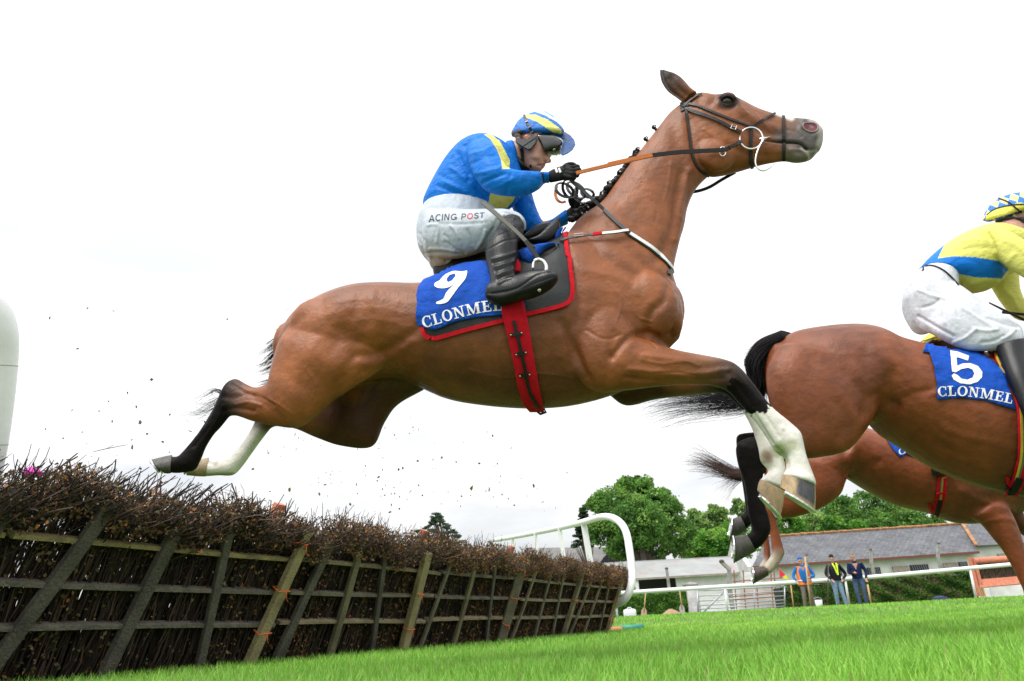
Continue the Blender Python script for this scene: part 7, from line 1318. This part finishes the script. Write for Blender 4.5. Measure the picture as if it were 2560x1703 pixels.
    rn = MB(); rn.ribbon([fr.at(c6(920, 622), -.05), fr.at(c6(980, 628), -.04), fr.at(c6(1100, 640), -.02), fr.at(c6(1400, 500), .0)], [fr.w]*4, .016, .004); rn.build('rein', M['dark'], H5)
jockey_five()
def horse_three():
    fr = h3; root = empty('horse', fr.at(c6(400, 1300), 0), 'reddish bay racehorse farthest away, mostly hidden behind horse number 5', 'horse'); mb = MB(); smp = []; col = (.215, .055, .019); cd_ = (.13, .038, .018)
    s_ = lambda x, y: (x, y)
    loft(mb, fr, [(c5(1085, 870), c5(1090, 1010), .09, 0), (c5(1150, 805), c5(1140, 1120), .18, 0), (c5(1280, 765), c5(1290, 1060), .25, 0), (c5(1420, 750), c5(1430, 960), .28, 0), (c6(210, 1135), c6(212, 1372), .28, 0), (c6(330, 1160), c6(330, 1442), .28, 0), (c6(450, 1182), c6(450, 1502), .28, 0), (c6(600, 1190), c6(600, 1538), .30, 0), (s_(2400, 1085), s_(2400, 1308), .30, 0), (s_(2500, 1070), s_(2480, 1305), .28, 0), (s_(2600, 1040), s_(2590, 1270), .22, 0)], cols=[col]*8+[cd_]*3, samples=smp, cap0=.5, cap1=.6)
    loft(mb, fr, [(s_(2560, 1060), s_(2660, 1230), .16, 0), (s_(2660, 980), s_(2740, 1140), .12, 0), (s_(2760, 900), s_(2820, 1030), .085, 0), (s_(2830, 900), s_(2860, 1010), .085, 0), (s_(2930, 950), s_(2940, 1020), .06, 0)], cols=[col]*5, samples=smp)
    w = .14
    loft(mb, fr, [(c5(1085, 860), c5(1500, 900), .13, w), (c5(1083, 930), c5(1475, 960), .13, w), (c5(1088, 1000), c5(1440, 1035), .12, w), (c5(1080, 1045), c5(1330, 1105), .09, w), (c5(1055, 1060), c5(1220, 1140), .07, w), (c5(1020, 1075), c5(1130, 1150), .05, w), (d3(1545, 440), d3(1705, 520), .045, w), (d3(1610, 520), d3(1722, 560), .038, w), (d3(1655, 640), d3(1742, 650), .033, w), (d3(1662, 740), d3(1770, 755), .034, w), (d3(1668, 800), d3(1785, 815), .038, w), (d3(1650, 850), d3(1745, 895), .034, w), (d3(1620, 890), d3(1690, 965), .034, w), (d3(1600, 920), d3(1645, 1000), .036, w)],
         cols=[col]*9+[col, (.30, .20, .14)]+[(.45, .38, .30)]*3, samples=smp, cap0=.3, cap1=.2)
    w = -.14
    loft(mb, fr, [(c5(1150, 900), c5(1400, 1020), .11, w), (c5(1080, 1020), c5(1180, 1100), .07, w), (d3(1500, 420), d3(1600, 490), .045, w), (d3(1555, 560), d3(1628, 570), .034, w), (d3(1590, 700), d3(1650, 710), .031, w), (d3(1598, 820), d3(1660, 840), .034, w), (d3(1590, 880), d3(1640, 930), .033, w), (d3(1560, 920), d3(1600, 970), .035, w)], cols=[cd_]*2+[col]*4+[(.4, .34, .28)]*2, samples=smp, cap0=.3, cap1=.2)
    w = .14
    loft(mb, fr, [(d4(1900, 150), d4(1640, 300), .10, w), (d4(1975, 280), d4(1720, 345), .09, w), (d4(2025, 400), d4(1800, 440), .075, w), (d4(2060, 520), d4(1885, 545), .06, w), (d4(2085, 640), d4(1955, 665), .05, w), (d4(2105, 740), d4(2010, 775), .045, w), (d4(2120, 860), d4(2055, 880), .034, w), (d4(2110, 960), d4(2050, 960), .034, w)], cols=[col]*6+[cd_, BLK], samples=smp, cap0=.3, cap1=.2)
    w = -.13
    loft(mb, fr, [(d4(2000, 150), d4(1840, 300), .09, w), (d4(2100, 330), d4(1960, 380), .07, w), (d4(2220, 430), d4(2140, 500), .05, w), (d4(2300, 600), d4(2240, 620), .04, w), (d4(2300, 800), d4(2250, 800), .036, w)], cols=[cd_]*3+[BLK]*2, samples=smp, cap0=.3, cap1=.2)
    me = remesh(mb, .012, 5); C = nearcol(me, smp, 6); V = getV(me); C *= (1+.14*np.array([mnoise.noise(Vector(v)*4.0) for v in V]))[:, None]; setcol(me, np.clip(C, 0, 1))
    strokes(me, fr, [([c6(215, 1370), c6(270, 1340), c6(360, 1300)], 10, -.012), ([c6(210, 1360), c6(200, 1280), c6(230, 1200)], 12, -.012), ([c6(280, 1345), c6(330, 1310)], 6, .006), ([d4(1480, 120), d4(1560, 240), d4(1700, 330)], 8, -.006), ([d4(1560, 80), d4(1760, 180), d4(1960, 230)], 9, .007), ([d4(1700, 340), d4(1900, 300), d4(2050, 340)], 6, .005)])
    body = link('body', me, M['coat'], root); bv = bvh(body)
    simple_hoof((d3(1598, 925), d3(1645, 1005)), (d3(1516, 938), d3(1506, 1085)), fr, .14, .05, (.06, .045, .035), body)
    g = [fr.at(p, w_) for p, w_ in ((c5(1110, 860), 0), (c5(1010, 905), -.02), (c5(920, 920), -.04), (c5(830, 890), -.06), (c5(740, 855), -.07), (c5(640, 840), -.08))]; strands('tail', M['hair_brown'], body, g, 480, .035, .085, .05, 21, .0017)
    g = [fr.at(p, w_) for p, w_ in ((c5(1040, 900), 0), (c5(930, 930), -.04), (c5(860, 980), -.06), (c5(800, 1030), -.07))]; strands('tail_wisp', M['hair_brown'], body, g, 80, .03, .07, .05, 22, .0014)
    cl = patch('number_cloth', [c6(*p) for p in ((386, 1150), (386, 1184), (400, 1215), (430, 1258), (455, 1286), (482, 1268), (540, 1290), (606, 1315), (700, 1350), (720, 1200), (560, 1160))], bv, fr, M['cloth'], root, .012, .004, wave=.006, step=7)
    letters('CLONMEL', [c6(452, 1274), c6(500, 1262), c6(560, 1284), c6(640, 1316), c6(700, 1340)], 26/1.8232, 26/1.8232, bvh(cl), fr, M['print'], cl, .004, .04)
    gi = patch('girth', [d4(*p) for p in ((1385, -40), (1372, 110), (1360, 200), (1335, 292), (1392, 285), (1420, 210), (1448, 110), (1455, -40))], bv, fr, M['red_web'], root, .012, .007); bg_ = bvh(gi)
    strap('yellow_stripe', [d4(1424, -40), d4(1412, 110), d4(1396, 210), d4(1370, 280)], bg_, fr, .014, mat('olive_web', (.38, .30, .06), .7), gi, .002, .002); strap('green_stripe', [d4(1414, -40), d4(1402, 110), d4(1385, 210)], bg_, fr, .006, bpy.data.materials['green_web'], gi, .004, .002)
    strap('girth_buckle', [d4(1405, 155), d4(1395, 205), d4(1375, 270)], bg_, fr, .034, M['dark'], gi, .004, .008); strap('girth_bar', [d4(1370, 103), d4(1448, 100)], bg_, fr, .018, M['red_web'], gi, .005, .006)
    return root, bv
H3, BV3 = horse_three()
def jockey_three():
    fr = h3; root = empty('person', fr.at(c6(650, 1000), 0), 'jockey hidden behind horse number 5, only a yellow cap and one black boot showing', 'person', 'jockeys'); mb = MB()
    for s in ([(c6(500, 1000), c6(640, 1050), .13, 0), (c6(560, 880), c6(720, 960), .15, 0), (c6(640, 830), c6(740, 900), .12, 0)], [(c6(600, 800), c6(700, 840), .055, 0), (c6(600, 760), c6(720, 800), .065, 0), (c6(610, 730), c6(715, 745), .055, 0)], [(c6(520, 1030), c6(540, 1130), .08, .12), (c6(660, 1080), c6(650, 1160), .06, .2), (c6(620, 1180), c6(690, 1170), .045, .26), (c6(620, 1290), c6(670, 1290), .035, .29)], [(c6(700, 900), c6(680, 960), .05, .15), (c6(780, 990), c6(760, 1030), .04, .2), (c6(880, 960), c6(880, 1000), .03, .1)]): loft(mb, fr, s, sub=3, n=16)
    me = remesh(mb, .009, 3); setcol(me, np.tile(np.array(SKIN), (len(me.vertices), 1))); link('body', me, M['skin'], root)
    mb = MB(); loft(mb, fr, [(c6(490, 1000), c6(650, 1060), .15, 0), (c6(545, 880), c6(730, 970), .17, 0), (c6(620, 820), c6(750, 900), .14, 0)]); loft(mb, fr, [(c6(690, 880), c6(660, 960), .06, .15), (c6(780, 970), c6(750, 1040), .05, .2), (c6(870, 950), c6(870, 1010), .04, .1)]); me = remesh(mb, .01, 3); setcol(me, np.tile(np.array((.74, .68, .1)), (len(me.vertices), 1))); link('silks', me, M['silk'], root)
    mb = MB(); loft(mb, fr, [(c6(490, 1010), c6(520, 1140), .10, .06), (c6(640, 1060), c6(640, 1170), .07, .18), (c6(700, 1090), c6(700, 1170), .06, .21)]); link('breeches', remesh(mb, .01, 3), M['breech_white'], root)
    cap_helmet(fr, [(c6(556, 745), c6(558, 775), .05, 0, 2.8, -.3), (c6(585, 716), c6(590, 770), .09, 0, 2.8, -.3), (c6(630, 702), c6(632, 765), .11, 0, 2.8, -.3), (c6(690, 712), c6(692, 760), .10, 0, 2.8, -.3), (c6(730, 740), c6(730, 762), .05, 0, 2.8, -.3)], lambda Q, V: np.where((np.abs((Q[:, 1]-c6(0, 742)[1])+.25*(Q[:, 0]-c6(600, 0)[0])) < 1.6)[:, None], np.array((.10, .07, .02)), np.array((.78, .62, .06))), root, .007)
    mb = MB(); loft(mb, fr, [(c6(605, 1180), c6(680, 1170), .05, .29), (c6(615, 1260), c6(665, 1255), .042, .31), (c6(612, 1310), c6(650, 1290), .035, .315)]); loft(mb, fr, [(c6(608, 1315), c6(612, 1366), .036, .32), (c6(650, 1318), c6(650, 1365), .036, .32), (c6(682, 1335), c6(680, 1362), .03, .32)], cap1=.5); link('boot', remesh(mb, .007, 2), M['boot'], root)
jockey_three()
# ================================================================ MEN AT THE RAIL
def man(base, H, yaw, label, jacket, trousers, hat, pose, extra=None):
    """base world point; local x to the man's left-right as seen, z up"""
    root = empty('person', base, label, 'person', 'men standing at the running rail'); s = H/1.78; cy, sy = math.cos(R(yaw)), math.sin(R(yaw))
    def P(x, z, y=0): return Vector(base)+Vector((x*cy-y*sy, x*sy+y*cy, z))*s
    def chain(mb, pts, rs, n=12):
        Q = cat([(*P(*p), r) for p, r in zip(pts, rs)], 4); mb.tube([Vector(q[:3]) for q in Q], [q[3]*s for q in Q], n)
    p = pose
    hip = (.0, .93); lf, rf = p.get('lf', (-.12, 0.0, 0)), p.get('rf', (.13, 0.0, .02)); lk, rk = p.get('lk', (-.12, .48, -.04)), p.get('rk', (.12, .48, -.04))
    lh, rh, le, re = p['lh'], p['rh'], p['le'], p['re']; ls, rs_ = (-.185, 1.43, 0), (.185, 1.43, 0)
    b = MB(); chain(b, [(0, .95, 0), (0, 1.15, .0), (0, 1.42, .0)], [.12, .12, .13]); chain(b, [(0, 1.42, 0), (0, 1.56, -.02)], [.06, .055]); 
    for x, h_ in ((-.09, lk), (.09, rk)): pass
    chain(b, [(-.09, .92, 0), lk, (lf[0], .10, lf[2])], [.07, .05, .035]); chain(b, [(.09, .92, 0), rk, (rf[0], .10, rf[2])], [.07, .05, .035]); chain(b, [ls, le, lh], [.045, .038, .026]); chain(b, [rs_, re, rh], [.045, .038, .026])
    hx = p.get('hx', 0); rot = Matrix.Rotation(R(yaw+p.get('head', 0)), 3, 'Z'); hc = P(hx, 1.665, -.03); b.sphere(hc, (.075*s, .092*s, .115*s), 16, 12, rot); b.sphere(hc+rot @ Vector((0, -.02*s, -.075*s)), (.055*s, .07*s, .06*s), 12, 8, rot); b.sphere(hc+rot @ Vector((0, -.098*s, -.015*s)), (.015*s, .022*s, .024*s), 8, 6, rot)
    for q in (-1, 1): b.sphere(hc+rot @ Vector((.076*q*s, .005*s, 0)), (.012*s, .022*s, .032*s), 8, 6, rot)
    for hnd, el in ((lh, le), (rh, re)):
        d = (P(*hnd)-P(*el)).normalized(); c = P(*hnd)+d*.05*s; b.sphere(c, (.038*s, .03*s, .048*s), 10, 8)
        for f in range(4): b.tube([c+Vector(((f-1.5)*.017*s, 0, 0)), c+Vector(((f-1.5)*.02*s, -.02*s, 0))+d*.05*s, c+Vector(((f-1.5)*.018*s, -.035*s, 0))+d*.065*s], [.011*s, .010*s, .008*s], 6)
        b.tube([c, c+Vector((.03*s, -.03*s, .0))+d*.02*s], .011*s, 6)
    me = remesh(b, .0095, 2); V = getV(me); C = np.tile(np.array(SKIN), (len(V), 1)); inv = rot.inverted()
    for i, v in enumerate(V):
        l = inv @ (Vector(v)-hc)/s
        if l.y < -.045:
            if abs(l.z-.018) < .012 and .018 < abs(l.x) < .05: C[i] = (.10, .06, .05)
            if abs(l.z+.062) < .009 and abs(l.x) < .03: C[i] = (.34, .12, .10)
        if p.get('hair') and (l.z > .045 or (l.y > .0 and l.z > -.04)): C[i] = p['hair']
    setcol(me, C); body = link('body', me, M['skin'], root)
    j = MB(); fat = p.get('fat', 1)
    chain(j, [(-.05, .90, 0), (-.055, 1.10, -.01), (-.07, 1.30, 0), (-.085, 1.43, 0)], [.125*fat, .128*fat, .125*fat, .085]); chain(j, [(.05, .90, 0), (.055, 1.10, -.01), (.07, 1.30, 0), (.085, 1.43, 0)], [.125*fat, .128*fat, .125*fat, .085]); chain(j, [(0, 1.44, 0), (0, 1.52, -.01)], [.09, .065])
    k = .86
    for s0, e_, h_ in ((ls, le, lh), (rs_, re, rh)): h2 = tuple(np.array(e_)+(np.array(h_)-np.array(e_))*.92); chain(j, [s0, e_, h2], [.072, .056, .043])
    me = remesh(j, .011, 3); V = getV(me); C = np.tile(np.array(jacket), (len(V), 1))
    if p.get('quilt'):
        for v_ in range(len(V)): 
            if (V[v_][2]*1/(.055*s)) % 1 < .22: C[v_] = np.array(jacket)*.45
    setcol(me, C); jo = link('jacket', me, M['silk'], root)
    t = MB(); chain(t, [(-.06, .96, 0), (-.10, .80, 0), lk, (lf[0], .05, lf[2])], [.12*fat, .105, .075, .062]); chain(t, [(.06, .96, 0), (.10, .80, 0), rk, (rf[0], .05, rf[2])], [.12*fat, .105, .075, .062]); me = remesh(t, .012, 2); link('trousers', me, trousers, root)
    for f in (lf, rf): m = MB(); m.sphere(P(f[0], .04, f[2]-.05), (.05*s, .13*s, .045*s), 12, 8, rot); m.build('shoe', M['dark'], root, smooth=True)
    if hat:
        m = MB(); hh = hc+Vector((0, .01, .045*s)); V0 = []; n = 18
        for i, (z, r) in enumerate(((0, 1.0), (.03, 1.03), (.07, .9), (.10, .62), (.115, .2))):
            V0 += [hh+rot @ Vector((.083*s*r*math.cos(a), .10*s*r*math.sin(a), z*s)) for a in [2*math.pi*q/n for q in range(n)]]
        m.V = V0; m.F = [(i*n+q, i*n+(q+1) % n, (i+1)*n+(q+1) % n, (i+1)*n+q) for i in range(4) for q in range(n)]+[tuple(4*n+q for q in range(n)), tuple(range(n))[::-1]]; m.build('woolly_hat', mat('knit_hat', hat, .9, bump=.6, bscale=90), root, smooth=True)
    if extra: extra(root, P, s, jo, bvh(jo))
    return root, P
den = lambda nm, c: mat(nm, c, .85, nscale=14, namt=.3, bump=.5, bscale=60)
def vest(root, P, s, jo, bv):
    m = MB(); oc = mat('orange_vest', (.85, .20, .04), .6); 
    def chain(mb, pts, rs): Q = cat([(*P(*p), r) for p, r in zip(pts, rs)], 4); mb.tube([Vector(q[:3]) for q in Q], [q[3]*s for q in Q], 14)
    for q in (-1, 1):
        v = MB(); chain(v, [(.105*q, .80, .0), (.115*q, 1.05, .01), (.125*q, 1.28, .01), (.115*q, 1.46, .0)], [.135, .132, .118, .085]); me = remesh(v, .012, 2); link('vest_side', me, oc, root)
        b = MB(); b.tube([P(.12*q, .93, .0), P(.12*q, .98, .0)], .138*s, 14); b.build('reflective_band', mat('reflective_tape', (.6, .62, .55), .3), root, smooth=True)
def scarf(root, P, s, jo, bv):
    m = MB(); pts = [(-.07, 1.50, -.09), (-.05, 1.38, -.145), (-.01, 1.20, -.155), (.03, 1.10, -.155), (.04, 1.22, -.155), (.06, 1.38, -.145), (.08, 1.50, -.09)]
    Q = cat([tuple(P(*p)) for p in pts], 5); m.ribbon([Vector(q) for q in Q], [Vector((0, -1, .1))]*len(Q), .055*s, .01); m.build('hi_vis_scarf', mat('yellow_green', (.62, .85, .02), .6), root)
def binoc(root, P, s, jo, bv):
    m = MB(); c = P(-.13, 1.10, -.22); 
    for q in (-.035, .035): m.tube([c+Vector((q, 0, .09)), c+Vector((q, 0, 0)), c+Vector((q, 0, -.09))], [.025, .03, .036], 10)
    m.tube([c+Vector((-.04, 0, .02)), c+Vector((.04, 0, .02))], .02, 6); bo = empty('binoculars', c, 'black binoculars held at the chest of the man in the quilted jacket', 'binoculars'); m.build('barrels', M['dark'], bo, smooth=True)
def stand(headpx, footpx, Y): B = atY(footpx, Y); g = gzf(B.x, Y); T = atY(headpx, Y); return Vector((B.x, Y, g)), T.z-g
B1, H1 = stand(d4(312, 602), d4(392, 1020), 28.4); B2, H2 = stand(d4(560, 582), d4(640, 1010), 28.6); B3_, H3_ = stand(d4(718, 566), d4(810, 990), 28.3)
man(B1, min(1.86, H1), -12, 'man in a blue top, orange hi-vis vest and blue woolly hat at the running rail', (.015, .14, .42), den('brown_trousers', (.16, .14, .12)), (.02, .16, .55),
    dict(lh=(-.30, .95, -.15), le=(-.36, 1.16, -.02), rh=(.16, 1.05, -.22), re=(.34, 1.12, -.06), fat=1.12, lf=(-.14, 0, 0), rf=(.17, 0, .02), hx=-.03, head=-25), vest)
man(B2, min(1.84, H2), 5, 'man in black fleece, lime scarf, faded jeans and black woolly hat at the running rail', (.012, .014, .022), den('blue_jeans', (.20, .30, .45)), (.012, .012, .015),
    dict(lh=(-.24, .93, -.16), le=(-.33, 1.15, .0), rh=(.20, .92, -.10), re=(.40, 1.12, .02), fat=1.1, lf=(-.10, 0, .05), rf=(.18, 0, -.03), hx=-.02, head=-30), scarf)
man(B3_, min(1.86, H3_), -20, 'bare headed man in a navy quilted jacket and dark jeans at the running rail', (.008, .016, .07), den('dark_jeans', (.05, .085, .17)), None,
    dict(lh=(-.10, 1.10, -.24), le=(-.25, 1.13, -.05), rh=(.26, .88, -.10), re=(.30, 1.14, .02), quilt=True, hair=(.14, .09, .06), lf=(-.09, 0, 0), rf=(.12, 0, .02), hx=-.03, head=-30), binoc)
def stick(a, b, Y, lb, r=.02, mt='ash'):
    A, B = atY(a, Y), atY(b, Y); A2 = Vector((A.x, Y, gzf(A.x, Y)+.0)); o = empty('wooden_stake', A2, lb, 'stake', 'stakes and poles held by the men'); m = MB(); m.tube([Vector((A.x, Y, A2.z)), B], r, 8); m.build('shaft', M[mt], o, smooth=True)
stick(d4(265, 1015), d4(240, 820), 28.2, 'thin pale stake at the left hand of the man in the orange vest', .022)
stick(d4(398, 1000), d4(350, 600), 28.1, 'tall pale pole in front of the man in the orange vest', .03)
stick(d4(528, 1000), d4(533, 655), 28.3, 'dark pole held by the man in black fleece', .022, 'bark')
stick(d4(866, 970), d4(838, 815), 28.0, 'short pale stake leaning at the right hand of the man in the quilted jacket', .035)
# ================================================================ FLYING BITS
def debris():
    rg = random.Random(11); ms = []
    pal = [(.10, .07, .04), (.20, .13, .05), (.05, .04, .03), (.30, .20, .09), (.08, .09, .03)]
    for k in range(6):
        m = MB(); n = rg.choice((4, 5, 6)); L_ = rg.uniform(.7, 1.3); P = [Vector((math.cos(2*math.pi*i/n)*rg.uniform(.35, .6)*L_, math.sin(2*math.pi*i/n)*rg.uniform(.2, .5), rg.uniform(-.12, .12))) for i in range(n)]
        m.V = [tuple(p+Vector((0, 0, .04))) for p in P]+[tuple(p-Vector((0, 0, .04))) for p in P]; m.F = [tuple(range(n)), tuple(range(n, 2*n))[::-1]]+[(i, n+i, n+(i+1) % n, (i+1) % n) for i in range(n)]; m.C = [pal[k % 5]]*len(m.V)
        me = m.mesh('leaf_fragment'); me.materials.append(M['brush']); ms.append(me)
    zones = [((100, 1250), (700, 1150), 34, 3.2, 5.0, 1.0), ((640, 1150), (980, 1180), 80, 3.2, 5.5, .8), ((80, 620), (850, 1080), 26, 3.2, 4.6, 1.0), ((1000, 1330), (1060, 1220), 24, 4, 7, .9), ((180, 560), (960, 1100), 14, 3.0, 4.2, 1.1), ((700, 950), (1080, 1180), 20, 3.4, 4.6, .8)]
    for (x0, x1), (y0, y1), n, a, b, sc in zones:
        for i in range(n):
            p = F(rg.uniform(x0, x1), rg.uniform(y0, y1)); Y = rg.uniform(a, b); o = bpy.data.objects.new('leaf_fragment', rg.choice(ms)); COL.objects.link(o); o.location = atY(p, Y); s = rg.choice((.010, .012, .015, .019, .026))*sc; o.scale = (s, s, s); o.rotation_euler = (rg.uniform(0, 6), rg.uniform(0, 6), rg.uniform(0, 6))
            tag(o, 'tiny brown leaf or bark fragment kicked up into the air', 'leaf fragment', 'fragments flying up from the brush')
    m = MB(); P = [atY(F(*q), 3.6) for q in ((215, 1040), (245, 1033), (292, 1024))]; m.tube(P, [.0015, .0022, .0012], 5); m.tube([P[1], atY(F(262, 1024), 3.6)], .0012, 5)
    tag(m.build('twig', M['bark'], None), 'broken thin twig floating in the air above the left hurdle', 'twig')
debris()
def pink_cap():
    r = empty('pink_cap', atY(F(75, 1068), 6.3), 'bright pink cap showing behind the brush at the far left', 'cap'); c = atY(F(76, 1078), 6.3); m = MB(); n = 16
    for z, q in ((0, 1), (.05, .97), (.09, .75), (.115, .35), (.12, .05)): m.V += [(c.x+.07*q*math.cos(a), c.y+.08*q*math.sin(a), c.z-.07+z*.7) for a in [2*math.pi*k/n for k in range(n)]]
    m.F = [(i*n+k, i*n+(k+1) % n, (i+1)*n+(k+1) % n, (i+1)*n+k) for i in range(4) for k in range(n)]+[tuple(range(n))[::-1]]; pk = mat('pink_cloth', (.80, .05, .50), .6); m.build('dome', pk, r, smooth=True)
    m = MB(); m.ribbon([c+Vector((.07+.03*t, -.07+.14*t, -.05)) for t in (0, .5, 1)], [Vector((0, 0, 1))]*3, .06, .01); m.build('peak', pk, r)
pink_cap()
